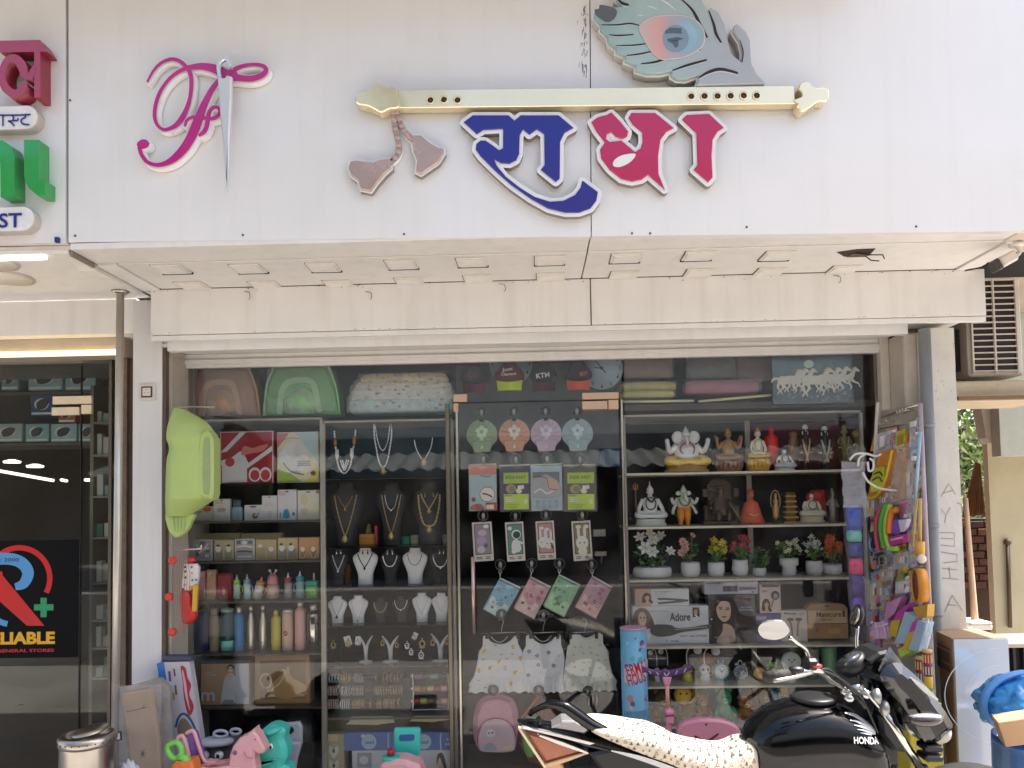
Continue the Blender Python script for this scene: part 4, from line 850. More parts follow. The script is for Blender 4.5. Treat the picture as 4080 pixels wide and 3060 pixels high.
def dome_pack(x0,y0,x1,col,edge,label):
 p,w_,h_=rt.kit(x0,y0,x1)
 o_=[(-w_/2,0),(-w_*.47,h_*.55),(-w_*.40,h_*.86),(-w_*.30,h_),(w_*.28,h_),(w_*.38,h_*.88),(w_*.46,h_*.5),(w_/2,0)]
 b=MB();mt=M(col,.55,var=.25,vs=14,bump=.5,bs=16);b.prism(catmull(o_[:-1],3)+[o_[-1]],-.06,.1,mt,bev=.025);o=obj(b,'baby_bed_pack',label,'bedding pack',p)
 b=MB();b.tube([(x,-.052,z)for x,z in catmull(o_,4)],.007,M(edge,.5),6);b.build('piping',o)
 b=MB();b.stroke([(-w_*.27,h_*.08),(-w_*.25,h_*.45),(-w_*.16,h_*.66),(w_*.04,h_*.7),(w_*.17,h_*.6),(w_*.24,h_*.1)],[.035]*6,-.078,-.058,M(edge,.5,bump=.5));b.build('bolster',o)
 b=MB();b.loft([(h_*.03,w_*.18,.02,0,-.065),(h_*.3,w_*.2,.035,0,-.065),(h_*.48,w_*.13,.02,0,-.06),(h_*.55,w_*.03,.005,0,-.06)],M(edge,.6,var=.3,bump=.6,bs=20),18);b.build('pillow',o)
 b=MB();
 b.sheet(lambda u,v:((u-.5)*w_*.98*(1-.15*v),-.088-.01*math.sin(u*17+v*9),.004+v*h_*.95),22,12,film_mat(a=.22,rough=.05));b.build('plastic_cover',o);return o
dome_pack(753,1473,1050,'#a06c4c','#b9926e','brown domed baby bed pack on top of the left cabinet')
dome_pack(1060,1463,1364,'#4f9a4a','#8fc488','green domed baby bed pack on top of the left cabinet')
for i,(x0,y0,x1,y1,c_,lb)in enumerate([(1395,1592,1810,1662,'#9fb6b6','pale blue wrapped quilt at the bottom of the stack on the left cabinet'),(1405,1528,1815,1594,'#b9c3b4','pale wrapped quilt with sprigs in the middle of the stack'),(1420,1490,1800,1530,'#c9b7ac','pink tinged wrapped quilt in the stack under the yellow one'),(1440,1452,1790,1492,'#b5a468','yellowish wrapped quilt on top of the stack')]):
 p,w_,h_=kit(x0,y0,x1,y1,.24);b=MB();rr=random.Random(i)
 b.loft([(0,w_*.47,.09),(h_*.25,w_*.5,.1),(h_*.6,w_*.5,.1),(h_*.9,w_*.47,.09),(h_*.98,w_*.42,.07)],M(c_,.5,var=.3,vs=26,bump=.9,bs=24),30,pw=5)
 o=obj(b,'wrapped_quilt',lb,'quilt',Vector((p.x,.24,ztop_left+sum([.0,.070,.137,.178][i:i+1])*1.42*.7+.001)))
 b=MB()
 for k in range(16):
  x,z=rr.uniform(-.42,.42)*w_,rr.uniform(.15,.8)*h_;b.ell((x,-.099-.001,z),(.011,.002,.007),M(rr.choice(['#8f6e52','#6f8f86','#c79f95']),.6),6,4)
 q=b.build('motif',o);q['kind']='stuff'
 b=MB();b.sheet(lambda u,v:((u-.5)*w_*.99,-.108-.006*math.sin(u*40+v*5+i),.003+v*(h_-.004)),30,4,film_mat(a=.2));b.build('plastic_wrap',o)
p,w_,h_=kit(884,1721,1099,1928,.2)
z_g=Row(1000,1928).Z
cab_l=bpy.data.objects['display_cabinet']
b=mbw(cab_l);b.box(pl(840,1930,.06).x,pl(1280,1930,.06).x,.1,.4,z_g-.008,z_g,glass_mat((.8,.88,.85),1,0),.001);b.build('glass_shelf',cab_l)
rg=Row(1000,1928)
p,w_,h_=rg.kit(884,1721,1099)
pack('gift_box','large red baby gift box with white ribbon stripes',p,w_,h_,.06,'#8c1f2a',
[('p',[(0,.6),(.12,.62),(.5,1),(.38,1)],'#d9c9bf'),('r',.03,.03,.5,.42,'#cbc3b9'),('c',[(.03,.45),(.2,.5),(.38,.62),(.45,.55),(.5,.45),(.5,.35),(.03,.35)],'#cbc3b9'),('e',.18,.42,.09,.09,'#9e3634'),('p',[(.02,.02),(.12,.02),(.98,.62),(.98,.72)],'#d8cbc2'),
('c',[(.4,.55),(.45,.72),(.6,.68),(.75,.72),(.9,.74),(.8,.62),(.6,.58)],'#c96a68'),('e',.65,.17,.115,.14,'#d9cfc8'),('e',.65,.16,.085,.10,'#a03437'),('e',.85,.17,.115,.14,'#d9cfc8'),('e',.85,.16,.085,.10,'#a03437'),('r',.0,.0,.02,1,'#c89a96'),('r',.98,0,1,1,'#c89a96'),('r',.02,.98,.98,1,'#c89a96')])
p,w_,h_=rg.kit(1109,1723,1275)
pack('gift_box','square pastel baby gift box with white clothes printed on it',p,w_,h_,.06,'#b9b49a',
[('p',[(0,.68),(.3,.98),(0,.98)],'#b0656f'),('p',[(.45,.98),(.98,.4),(.98,.98)],'#93aaa9'),('p',[(.7,0),(1,.35),(1,0)],'#cbb15e'),('p',[(0,.02),(.6,.02),(.3,.2),(0,.28)],'#8da24e'),('e',.45,.52,.34,.30,'#cfccc4'),('e',.14,.5,.1,.12,'#d6d0bb'),('e',.34,.5,.06,.2,'#dbd8d2'),('c',[(.4,.6),(.5,.8),(.7,.72),(.8,.5),(.6,.45)],'#b3b0ae'),
('s',[(.15,.4),(.35,.22),(.65,.16)],.02,'#4d5a4a'),('s',[(.1,.82),(.3,.88),(.55,.86)],.012,'#6d4d3e'),('e',.88,.18,.06,.045,'#6b4a2c')]+lines(.5,.32,.9,.44,3,'#8f8d86'))
def carded(x0,y0,x1,col,ents,lb,row=r1,d=.03):p,w_,h_=row.kit(x0,y0,x1);o=pack('baby_pack',lb,p,w_,h_,d,col,ents);return o
hangslot=('e',.5,.93,.09,.02,'#2a2a28')
carded(781,2018,853,'#aab29d',[('e',.7,.8,.25,.15,'#a94f32'),('c',[(.1,.15),(.2,.45),(.6,.5),(.9,.3),(.8,.1)],'#cdd2c4')]+lines(.1,.55,.5,.7,2,'#5c6156'),'low pale green pack of baby shoes half behind the tub')
carded(853,1988,921,'#d6d4c6',[hangslot,('e',.5,.32,.38,.16,'#b3bdb4'),('e',.5,.5,.28,.1,'#97907c'),('r',.15,.78,.6,.86,'#c3b06b'),('e',.5,.28,.3,.1,'#e1e2da')],'white carded baby bowl pack with gold heading')
p,w_,h_=r1.kit(923,1990,968)
b=MB();b.loft([(0,w_*.46,.02),(.004,w_*.5,.022),(h_*.5,w_*.5,.022),(h_*.62,w_*.46,.02),(h_*.66,w_*.35,.016)],M('#7e98a8',.35),18,pw=3);o=obj(b,'feeding_jar','blue grey lidded baby jar between two packs','jar',p);b=MB();b.loft([(h_*.663,w_*.36,.017),(h_*.98,w_*.34,.016)],M('#4a5963',.35),18,pw=3);b.build('lid',o)
carded(976,2012,1048,'#c4c6c4',[('e',.62,.3,.18,.18,'#5e625f'),('e',.7,.36,.1,.1,'#d5d7d4'),('e',.5,.88,.2,.05,'#3b3b39'),('s',[(.55,.1),(.7,.3),(.85,.5)],.04,'#3f423f')],'grey white pack with a dark bear print')
carded(1046,1975,1107,'#cfcbc4',[hangslot,('e',.5,.6,.3,.13,'#b8b0a8'),('e',.5,.45,.25,.12,'#dcd8d2'),('s',[(.45,.1),(.45,.38)],.06,'#a9a29a'),('s',[(.6,.1),(.6,.38)],.06,'#a9a29a')],'slim pale pack with a bunny rattle')
carded(1108,1951,1185,'#d4d3cb',[hangslot,('r',.08,.8,.4,.95,'#c3a2a0'),('c',[(.3,.08),(.32,.28),(.42,.38),(.5,.38),(.6,.28),(.62,.08)],'#2f88a0'),('r',.12,.05,.2,.25,'#5c9fae'),('e',.45,.55,.1,.2,'#c2c9c7'),('e',.85,.2,.07,.06,'#3d6f7c')],'tall white bottle pack with a blue bottle print')
carded(1187,1953,1275,'#c9c5a6',[hangslot,('e',.32,.68,.17,.2,'#b7b08c'),('e',.32,.3,.24,.18,'#dbd7bd'),('e',.32,.28,.17,.12,'#b3a985'),('e',.75,.4,.14,.26,'#bdb89c'),('e',.93,.93,.07,.05,'#9c4b3c')],'wide cream pack with a bottle warmer print')
for x0,x1,lb in((799,962,'long flat kraft box behind the left baby cutlery boxes'),(964,1126,'long flat kraft box behind the middle of the box row')):
 p,w_,h_=r2.kit(x0,2124,x1,Y=.27);pack('flat_box',lb,Vector((p.x,.27,p.z)),w_,h_,.05,'#b0a684')
SIL='#5a5b5c'
for x0,y0,x1,col,ents,lb in[
(773,2148,853,'#a8a5a0',[('r',.08,.08,.92,.92,'#8b8a88'),('s',[(.2,.75),(.5,.5),(.8,.8)],.08,'#cfcfce'),('s',[(.2,.2),(.5,.5),(.85,.6)],.08,'#d4d4d2'),('e',.25,.3,.1,.1,SIL),('e',.5,.8,.12,.1,SIL),('r',.65,.15,.85,.3,'#c9c9c8'),('r',.7,.4,.85,.48,SIL)],'grey baby cutlery box nearest the green tub'),
(858,2150,937,'#a59c80',[('r',.06,.04,.45,.55,'#7b7869'),('r',.55,.04,.94,.55,'#7b7869'),('e',.22,.55,.14,.16,'#cfc9ae'),('e',.75,.55,.14,.16,'#cfc9ae'),('e',.22,.72,.1,.05,'#3f3b33'),('e',.75,.72,.1,.05,'#3f3b33')],'kraft box with two white figures in grey windows'),
(940,2146,1020,'#b4b1ac',[('r',.06,.06,.94,.94,'#8d8c8b'),('s',[(.12,.62),(.5,.66),(.9,.6)],.09,'#e0e0df'),('s',[(.12,.4),(.5,.42),(.9,.38)],.09,'#45464a'),('e',.5,.82,.13,.1,'#c9c9c8'),('r',.12,.76,.3,.9,SIL),('r',.7,.76,.9,.9,SIL),('r',.15,.12,.85,.22,'#c6b7b3')],'grey cutlery box with a long spoon in the middle of the row'),
(1023,2148,1107,'#a89570',[('r',.05,.04,.48,.6,'#9b8a66'),('r',.54,.04,.95,.6,'#9b8a66'),('e',.22,.68,.12,.08,'#d9cfae'),('e',.75,.52,.13,.12,'#dcd3b5')],'kraft box with two shallow windows and pale buttons'),
(1110,2142,1191,'#a8956c',[('r',.05,.05,.46,.5,'#77736a'),('r',.54,.05,.95,.5,'#77736a'),('e',.22,.53,.14,.15,'#ddd5b7'),('e',.68,.53,.14,.15,'#ddd5b7'),('e',.2,.7,.08,.06,'#38342c'),('e',.66,.7,.08,.06,'#38342c')],'kraft box with two white bears, second from the right'),
(1194,2140,1277,'#a57f5a',[('e',.2,.25,.17,.2,'#8f6a4b'),('e',.72,.25,.17,.2,'#8f6a4b'),('e',.2,.45,.1,.12,'#d3bb94'),('e',.7,.45,.1,.12,'#d3bb94'),('s',[(.05,.3),(.1,.1),(.25,.07),(.35,.3)],.03,'#d8c3a0'),('s',[(.58,.3),(.63,.1),(.78,.07),(.88,.3)],.03,'#d8c3a0')],'brown kraft box at the right end with two pale rabbits')]:
 p,w_,h_=r2.kit(x0,y0,x1);pack('gift_box',lb,p,w_,h_,.045,col,ents)
p,w_,h_=r3.kit(795,2274,822);pack('bottle_box','narrow pink bottle box beside the red toy',p,w_,h_,.035,'#a87876',[('r',.1,.8,.9,.97,'#b98e8a')])
p,w_,h_=r3.kit(827,2269,864);pack('bottle_box','tan bottle box with a small white emblem',p,w_,h_,.035,'#b58c69',[('e',.5,.84,.2,.05,'#e0d4c4'),('e',.55,.83,.1,.03,'#6a4330'),('r',.3,.42,.5,.44,'#8b6647')])
p,w_,h_=r3.kit(869,2283,925);pack('bottle_box','dark red drum shaped box with pale writing',p,w_,h_,.05,'#7d1720',[('t','Baby',.45,.1,.62,.5,'#d59a80'),('r',.0,.9,1,.93,'#5c1016')],bev=.01)
def feeder(x0,y0,x1,body,cap,lb,tilt=0.,handles=None,nip='#cfe0e4',clear=False,ribs=False):
 p,w_,h_=r3.kit(x0,y0,x1);r=w_*.42;b=MB()
 b.lathe([(r*.85,0),(r,h_*.04),(r,h_*.22),(r*.82,h_*.38),(r*.98,h_*.55),(r*.8,h_*.63),(r*.7,h_*.64)],M(body,.2,alpha=.55 if clear else 1.,var=.05),seg=18);o=obj(b,'feeding_bottle',lb,'baby bottle',p)
 if tilt:o.rotation_euler=(0,tilt,0);
 b=MB();b.lathe([(r*.82,h_*.641),(r*.84,h_*.78),(r*.6,h_*.8)],M(cap,.35),seg=18)
 if ribs:b.lathe([(r*.86,h_*.66),(r*.86,h_*.70)],M(cap,.3),seg=18)
 b.build('cap',o)
 b=MB();b.lathe([(r*.4,h_*.80),(r*.3,h_*.86),(r*.16,h_*.92),(r*.17,h_*.97),(r*.05,h_)],M(nip,.25),seg=12);b.build('teat',o)
 if handles:
  for s_ in((1,-1)if handles==2 else(1,)):
   b=MB();b.tube([(s_*r*.85,0,h_*.55),(s_*r*1.35,0,h_*.5),(s_*r*1.4,0,h_*.3),(s_*r*.9,0,h_*.2)],r*.12,M(cap,.35),6,4);b.build('handle',o)
 return o
feeder(926,2290,962,'#9fb8a0','#8fb845','milky green feeding bottle with lime cap and handle',handles=1)
feeder(966,2288,1003,'#a4bcb8','#6b95b4','milky feeding bottle with blue cap',handles=1)
o=feeder(1006,2296,1052,'#c6bfae','#c17a35','feeding bottle with orange cap leaning to the right',tilt=R(14),handles=1,nip='#b88a5c');o.location.x-=.01
p,w_,h_=r3.kit(1058,2269,1116);r=w_*.45;b=MB()
b.lathe([(r*.85,0),(r,h_*.05),(r*.95,h_*.42),(r*.75,h_*.5)],M('#b58f86',.25,var=.1),seg=20);o=obj(b,'feeding_bottle','pink animal headed bottle with white ears','baby bottle',p)
b=MB();b.lathe([(r*.78,h_*.501),(r*.8,h_*.55),(r*.72,h_*.72),(r*.5,h_*.83),(r*.1,h_*.87)],M('#c57b80',.35),seg=20);hd=b.build('head_cap',o)
for s_ in(1,-1):b=MB();b.tube([(s_*r*.2,0,h_*.84),(s_*r*.4,0,h_*.93)],.004,M('#e3dad6',.4),6);b.ell((s_*r*.48,0,h_*.96),(r*.22,.006,h_*.05),M('#e8e2de',.4));b.build('ear',hd)
for s_ in(1,-1):b=MB();b.ell((s_*r*.28,-r*.70,h_*.67),r*.07,M('#2a1a18',.3),6,4);b.build('eye',hd)
feeder(1128,2281,1168,'#a99ea0','#8f2f45','clear bottle with dark pink cap under a clear hood',clear=True,nip='#d9b9bf')
feeder(1174,2275,1216,'#8fb0ac','#1f8f92','clear bottle with turquoise cap and handles',clear=True,handles=2)
p,w_,h_=r3.kit(1219,2281,1268);b=MB();r=w_*.48
b.loft([(0,r*.9,r*.7),(.004,r,r*.75),(h_*.45,r,r*.75),(h_*.47,r*.9,r*.7)],M('#5d9a3f',.3),18,pw=4);o=obj(b,'sipper_cup','square green sipper cup with teal lid at the right end','cup',p)
b=MB();b.loft([(h_*.472,r*1.02,r*.78),(h_*.66,r*1.0,r*.76),(h_*.68,r*.9,r*.6)],M('#2f8f78',.35),18,pw=4);b.tube([(r*.3,0,h_*.68),(r*.3,0,h_*.98)],.005,M('#c0a79a',.3),8);b.build('lid',o)
b=MB();b.tube([(r*.3+math.cos(t)*.012,-r*.76,h_*.24+math.sin(t)*.013)for t in[i*math.tau/14 for i in range(14)]],.0035,M('#a9c94c',.4),6,closed=True);b.build('ring_badge',o)
def flask(x0,y0,x1,col,capc,lb,prof='b',metal=0.,extra=None,rough=.35):
 p,w_,h_=r4.kit(x0,y0,x1);r=w_/2*.97;b=MB();mt=M(col,rough,metal=metal,var=.06)
 P_={'b':[(r*.93,0),(r,.004),(r,h_*.76),(r*.9,h_*.81),(r*.55,h_*.855),(r*.5,h_*.87)],'c':[(r*.8,0),(r*.97,.01),(r,h_*.55),(r*.93,h_*.65),(r*.62,h_*.8),(r*.52,h_*.9)],'t':[(r*.94,0),(r,.004),(r,h_*.9),(r*.9,h_*.915)],'w':[(r*.95,0),(r,.004),(r,h_*.68),(r*.98,h_*.74),(r*.92,h_*.77),(r*.96,h_*.80),(r*.7,h_*.86)]}[prof]
 b.lathe(P_,mt,seg=22);o=obj(b,'steel_flask',lb,'bottle',p)
 rt_,zt_=P_[-1];b=MB();b.lathe([(rt_*1.06,zt_+.0005),(rt_*1.08,zt_+(h_-zt_)*.5),(rt_*1.0,h_*.99),(rt_*.85,h_)],M(capc,.3,metal=.5 if capc in('#b9b4ac','#c4a052')else 0),seg=18);b.build('cap',o)
 if extra:extra(o,r,h_)
 return o
flask(773,2424,832,'#1c2648','#1c2648','navy blue flask behind the red toy','t')
flask(834,2424,876,'#7d7560','#8a8269','olive grey flask with a broad neck','w')
def base_band(o,r,h_):b=MB();b.lathe([(r*1.02,.001),(r*1.03,h_*.24),(r*1.0,h_*.245)],M('#7fbfae',.35),seg=22);b.build('base_sleeve',o)
flask(880,2424,931,'#14484f','#6ba79c','dark teal flask with a mint base','t',extra=base_band)
flask(934,2420,972,'#1f6fa6','#b9b4ac','bright blue flask with a steel cap','b')
flask(985,2415,1014,'#b9b2a5','#b9b4ac','slim brushed steel flask, left of two alike','c',metal=.9)
def mark(o,r,h_):b=MB();b.stroke([(-r*.4,h_*.2),(0,h_*.185),(r*.4,h_*.205)],[.001,.004,.001],-r-.0006,None,M('#3a342c',.5),cap=False);b.build('badge',o)
flask(1033,2413,1062,'#b9b2a5','#b9b4ac','slim brushed steel flask with a small dark badge','c',metal=.9,extra=mark)
flask(1080,2430,1119,'#b3a23a','#c4a052','yellow flask with a gold cap','b')
def disc(o,r,h_):b=MB();b.flat(el(-r*.1,h_*.42,r*.42,r*.48),-r-.0006,M('#7a2a34',.4));b.stroke([(-r*.4,h_*.40),(r*.2,h_*.44)],.003,-r-.0012,None,M('#d9b9a0',.4),cap=False);b.build('badge',o)
flask(1124,2426,1168,'#c29b86','#b9b4ac','peach flask with a round dark red badge','t',extra=disc)
def strap(o,r,h_):b=MB();b.tube([(0,-r*.3,h_*.96),(-r*.9,-r*.6,h_*.93),(-r*1.0,-r*.5,h_*.8),(-r*.95,-r*.5,h_*.6)],.002,M('#4a3a38',.6),5,4);b.build('strap',o)
flask(1174,2392,1219,'#bd918b','#b9b4ac','tall dusty pink flask with a strap','b',extra=strap)
flask(1222,2408,1275,'#8f8a84','#b9b4ac','shiny chrome flask at the right end of the bottle shelf','b',metal=1.,rough=.08)
p,w_,h_=r5.kit(814,2625,1006)
pack('carrier_box','baby carrier box with a parent in white print and a big letter m',p,w_,h_,.10,'#a8876a',[('r',.72,.02,.99,.93,'#b3b5bb'),('r',0,.93,1,1,'#3f4a5c'),('t','BABY CARRIER',.12,.66,.32,.7,'#e4ddd4'),('t','mom and me',.08,.72,.24,.76,'#e4ddd4'),
('e',.62,.83,.075,.085,'#4d3b33'),('e',.62,.8,.055,.065,'#cfb9a8'),('s',[(.56,.815),(.68,.815)],.012,'#2b2523'),('c',[(.42,.1),(.45,.35),(.5,.6),(.62,.72),(.74,.6),(.78,.35),(.82,.25),(.72,.22),(.7,.05),(.45,.03)],'#d9dadc'),('e',.6,.63,.06,.06,'#c9a892'),('e',.58,.4,.09,.1,'#b9bdc2'),('e',.58,.4,.05,.055,'#e8e8e8'),('p',[(.42,.02),(.5,.12),(.68,.12),(.7,.02)],'#7e848b'),('t','m',.02,.1,.3,.3,'#e6e2dc')])
p,w_,h_=r5.kit(1025,2600,1244)
pack('toy_box','golden brown toy box with a pale animal shape in its window',p,w_,h_,.09,'#8c6c40',[('r',.1,.1,.92,.88,'#6e5431'),('c',[(.2,.25),(.35,.45),(.5,.6),(.62,.75),(.66,.55),(.85,.42),(.95,.3),(.7,.12),(.45,.12)],'#a07c49'),('s',[(.15,.35),(.1,.48),(.16,.6),(.26,.58),(.3,.45),(.24,.33),(.15,.35)],.03,'#b7a685'),('s',[(.32,.3),(.45,.42),(.55,.62),(.5,.7)],.02,'#cdbb94')])
for x0,y0,x1,y1,c_,lb in((1000,2850,1130,2960,'#1c1e20','black bag on the floor of the left cabinet'),(1150,2835,1262,2935,'#17191b','second black bag at the right of the cabinet floor')):
 p,w_,h_=kit(x0,y0,x1,y1,.3);b=MB();b.loft([(0,w_*.5,.09),(h_*.5,w_*.5,.08),(h_*.85,w_*.4,.06),(h_,w_*.2,.03)],M(c_,.6,bump=.5,bs=14),20,pw=3);obj(b,'black_bag',lb,'bag',Vector((p.x,.28,p.z)))
fl_=MB();fl_.box(pl(760,3000,.06).x,pl(1285,3000,.06).x,.08,.4,FLOOR+.035,pl(1130,2962,.3).z-.001,M('#2a2520',.6));tag(fl_.build('low_plinth'),'dark low plinth at the foot of the left cabinet','plinth')
# the other side of the street (seen mirrored in the glass)
YO=-12.0
os_=thing('street_shop','low shop across the street with a corrugated awning and dark blue name band','shop',(0.5,YO,0))
WL=M('#a3a6a3',.8,var=.15);DKB=M('#1b2733',.6,var=.1)
def ob(x0,x1,y0,y1,z0,z1,mt,nm):b=mbw(os_);b.box(x0,x1,y0,y1,z0,z1,mt);return b.build(nm,os_)
ob(-9,9,YO-4,YO-.3,0,2.35,M('#1d1a18',.8),'dark_front');ob(-9,9,YO-4,YO-.2,2.351,3.1,DKB,'name_band');ob(-.9,16,YO-4,YO-.3,3.101,8.3,WL,'upper_wall');ob(-9,-.902,YO-4,YO-.3,3.101,6.0,WL,'upper_wall')
b=mbw(os_);b.sheet(lambda u,v:(-9+18*u,YO-.2+1.6*v,2.75-.42*v+.035*math.sin(u*320)),640,1,M('#727471',.6,var=.3));b.build('corrugated_awning',os_)
for x in(-8,-5,-2,1,4,7):ob(x-.05,x+.05,YO+1.2,YO+1.3,0,2.3,M('#4a443c',.7),'awning_post')
tr=thing('street_tree','big leafy tree standing across the street','tree',(-6.0,YO-2.5,0))
b=mbw(tr);b.tube([(-6,YO-2.5,0),(-5.9,YO-2.5,3),(-5.7,YO-2.4,7)],[.3,.24,.14],M('#4a3c2e',.9),10,3);b.build('trunk',tr)
b=mbw(tr)
rt2=random.Random(3)
for i in range(26):
 cx,cz=-6.0+rt2.uniform(-5.0,4.2),5.5+rt2.uniform(-.5,8.5);leaves(b,90,cx,YO-2.5+rt2.uniform(-2,2),cz,1.3,1.2,1.1,.25,.6,[M('#3d4a22',.6,var=.3),M('#55632f',.6,var=.3),M('#2c3519',.6,var=.3)],rt2)
b.build('crown',tr)
hb=thing('street_house','plain tall house across the street on the left','house',(-14,YO-8,0));b=mbw(hb);b.box(-30,-3.0,YO-14,YO-6,0,11.5,M('#6b5f53',.8,var=.2));b.build('wall',hb)
# jewellery cabinet (middle of the window)
j0,j1,j2,j3,j4,j5,j6=[Row(1550,y)for y in(1905,2172,2327,2479,2636,2760,2838)]
jc=cabinet('display_cabinet','middle display cabinet of necklaces, white busts and bangles',1293,1806,1672,[r.Z for r in(j0,j1,j2,j3,j4)],back='#2a2f33',posts=True,col=glass_mat((.75,.82,.8),1,0),thick=.008)
b=mbw(jc);a,e=pl(1300,2000,.3).x,pl(1812,2000,.3).x;b.box(a,e,.405,.418,j0.Z+.002,pl(1550,1690,.3).z,M('#1f333c',.7,var=.2));b.build('blue_backing',jc)
b=mbw(jc);b.box(pl(1300,2000,.06).x,pl(1800,2000,.06).x,.06,.41,j6.Z-.01,j6.Z,M('#6f6558',.6));b.build('shelf_board',jc)
GOLDJ=M('#a08a58',.4,metal=.5,var=.3,vs=60);PEARL=M('#d8d2c0',.3,var=.05);SILV=M('#c9c9c4',.2,metal=.8,var=.05);BLKB=M('#1a1614',.25);COP=M('#9c6a45',.35,metal=.7)
def chain(b,pts,r0,mt,n=8,beads=True):
 q=catmull(pts,n);rr=[r0*(1.if i%2 else.45)for i in range(len(q))]if beads else r0
 b.tube(q,rr,mt,6)
def pendant(b,x,y,z,s,mt):
 b.ell((x,y-s*.3,z-s),(s*.75,s*.3,s),mt,10,6)
 for k in range(5):a=R(200+35*k);b.ell((x+math.cos(a)*s*.95,y-s*.3,z-s+math.sin(a)*s*1.15),s*.2,mt,5,4)
def bust(x0,ytop,x1,row,col,label,necks,big=False,group=None):
 p,w_,h_=row.kit(x0,ytop,x1);a=w_/2
 prof=[(0,.58,.30),(.02,.56,.30),(.28,.60,.26),(.45,.76,.26),(.60,.94,.24),(.70,1.0,.22),(.78,.96,.20),(.85,.70,.17),(.89,.48,.15),(.97,.42,.14),(1.0,.45,.145)]
 R_=[(z*h_,k*a,d*a*1.3,0,0)for z,k,d in prof]
 b=MB();b.loft(R_,M(col,.6,var=.05,bump=.05),22,pw=2.3);o=obj(b,'necklace_bust',label,'necklace bust',p,group=group)
 def surf(x,z):
  z=max(0,min(h_*.999,z))
  for i in range(len(R_)-1):
   if R_[i][0]<=z<=R_[i+1][0]:
    t=(z-R_[i][0])/max(1e-6,R_[i+1][0]-R_[i][0]);A=R_[i][1]+(R_[i+1][1]-R_[i][1])*t;B=R_[i][2]+(R_[i+1][2]-R_[i][2])*t
    q=min(.98,abs(x)/A);return-B*(1-q**2.3)**(1/2.3)
  return 0
 for(pts,mt,r0,pend,nm)in necks:
  b=MB();P_=[(u*a,surf(u*a,v*h_)-r0*.8,v*h_)for u,v in pts]
  chain(b,P_,r0,mt)
  if pend:
   u,v=min(pts,key=lambda t_:t_[1]);pendant(b,u*a,surf(u*a,v*h_)-r0,v*h_,pend*a,mt)
  q=b.build(nm,loc=p);tag(q,nm_label(nm,label),'earrings'if 'earring'in nm else 'necklace')
 return o
_nl={}
def nm_label(nm,lab):
 base={'necklace':'necklace','long_necklace':'longer necklace','earring':'pair of earrings'}[nm]
 s_=base+' on the '+lab
 return ' '.join(s_.split()[:16])
U=lambda w_,lo,hi=.80:[(-w_,hi),(-w_*.93,(hi+lo)/2+.06),(-w_*.55,lo+.05),(0,lo),(w_*.55,lo+.05),(w_*.93,(hi+lo)/2+.06),(w_,hi)]
V=lambda w_,lo,hi=.8:[(-w_,hi),(-w_*.7,lo+(hi-lo)*.6),(-w_*.3,lo+(hi-lo)*.2),(0,lo),(w_*.3,lo+(hi-lo)*.2),(w_*.7,lo+(hi-lo)*.6),(w_,hi)]
E2=lambda:[(-.16,.93),(-.16,.86)]
BK='#19181a';WB='#c3c2bb'
bust(1312,1922,1448,j1,BK,'tall black bust at the left of the top jewellery shelf',[(V(.42,.60,.78),COP,.0035,.09,'necklace'),(V(.66,.17,.8),GOLDJ,.0045,.2,'long_necklace')])
bust(1498,1922,1624,j1,BK,'tall black bust at the middle of the top jewellery shelf',[(U(.40,.56,.80),SILV,.003,.05,'necklace'),(V(.62,.2,.8),GOLDJ,.004,.2,'long_necklace')])
bust(1636,1922,1788,j1,BK,'tall black bust at the right of the top jewellery shelf',[(U(.56,.30,.80),GOLDJ,.008,.16,'long_necklace'),(V(.44,.58,.82),GOLDJ,.006,.12,'necklace')])
bust(1312,2186,1388,j2,BK,'small black bust with a pearl drop, left in its row',[(V(.62,.42,.82),PEARL,.0035,.13,'necklace')])
bust(1405,2182,1507,j2,WB,'white bust with black beads, left in its row',[(V(.58,.48,.84),BLKB,.0035,.1,'necklace')])
bust(1514,2186,1597,j2,BK,'small black bust with a broad silver collar',[(U(.66,.50,.8),SILV,.006,0,'necklace')])
bust(1603,2182,1704,j2,WB,'white bust with a plain dark chain',[(U(.55,.52,.82),BLKB,.0022,0,'necklace')])
bust(1714,2186,1798,j2,BK,'small black bust with a fringed silver collar',[(U(.72,.48,.84),SILV,.0055,.1,'necklace')])
bust(1306,2376,1384,j3,WB,'small white bust with a dark pendant, far left',[(V(.6,.30,.8),BLKB,.0014,.16,'necklace')])
bust(1388,2372,1467,j3,WB,'small white bust with a very long fine chain, second from left',[(V(.66,.12,.78),M('#7d7a74',.4),.0014,.1,'necklace')])
bust(1485,2380,1548,j3,'#262320','dark bust with a knotted gold chain',[(U(.8,.42,.8),GOLDJ,.004,0,'necklace')])
bust(1562,2376,1634,j3,'#2a2624','dark bust with a single pearl chain',[(U(.7,.5,.86),PEARL,.0028,.08,'necklace')])
bust(1642,2362,1720,j3,WB,'small white bust with a thin chain, second from right',[(V(.62,.33,.8),M('#8a867f',.4),.0014,.06,'necklace')])
bust(1720,2362,1797,j3,WB,'small white bust with a short thin chain, far right',[(V(.55,.38,.8),M('#8a867f',.4),.0014,.0,'necklace')])
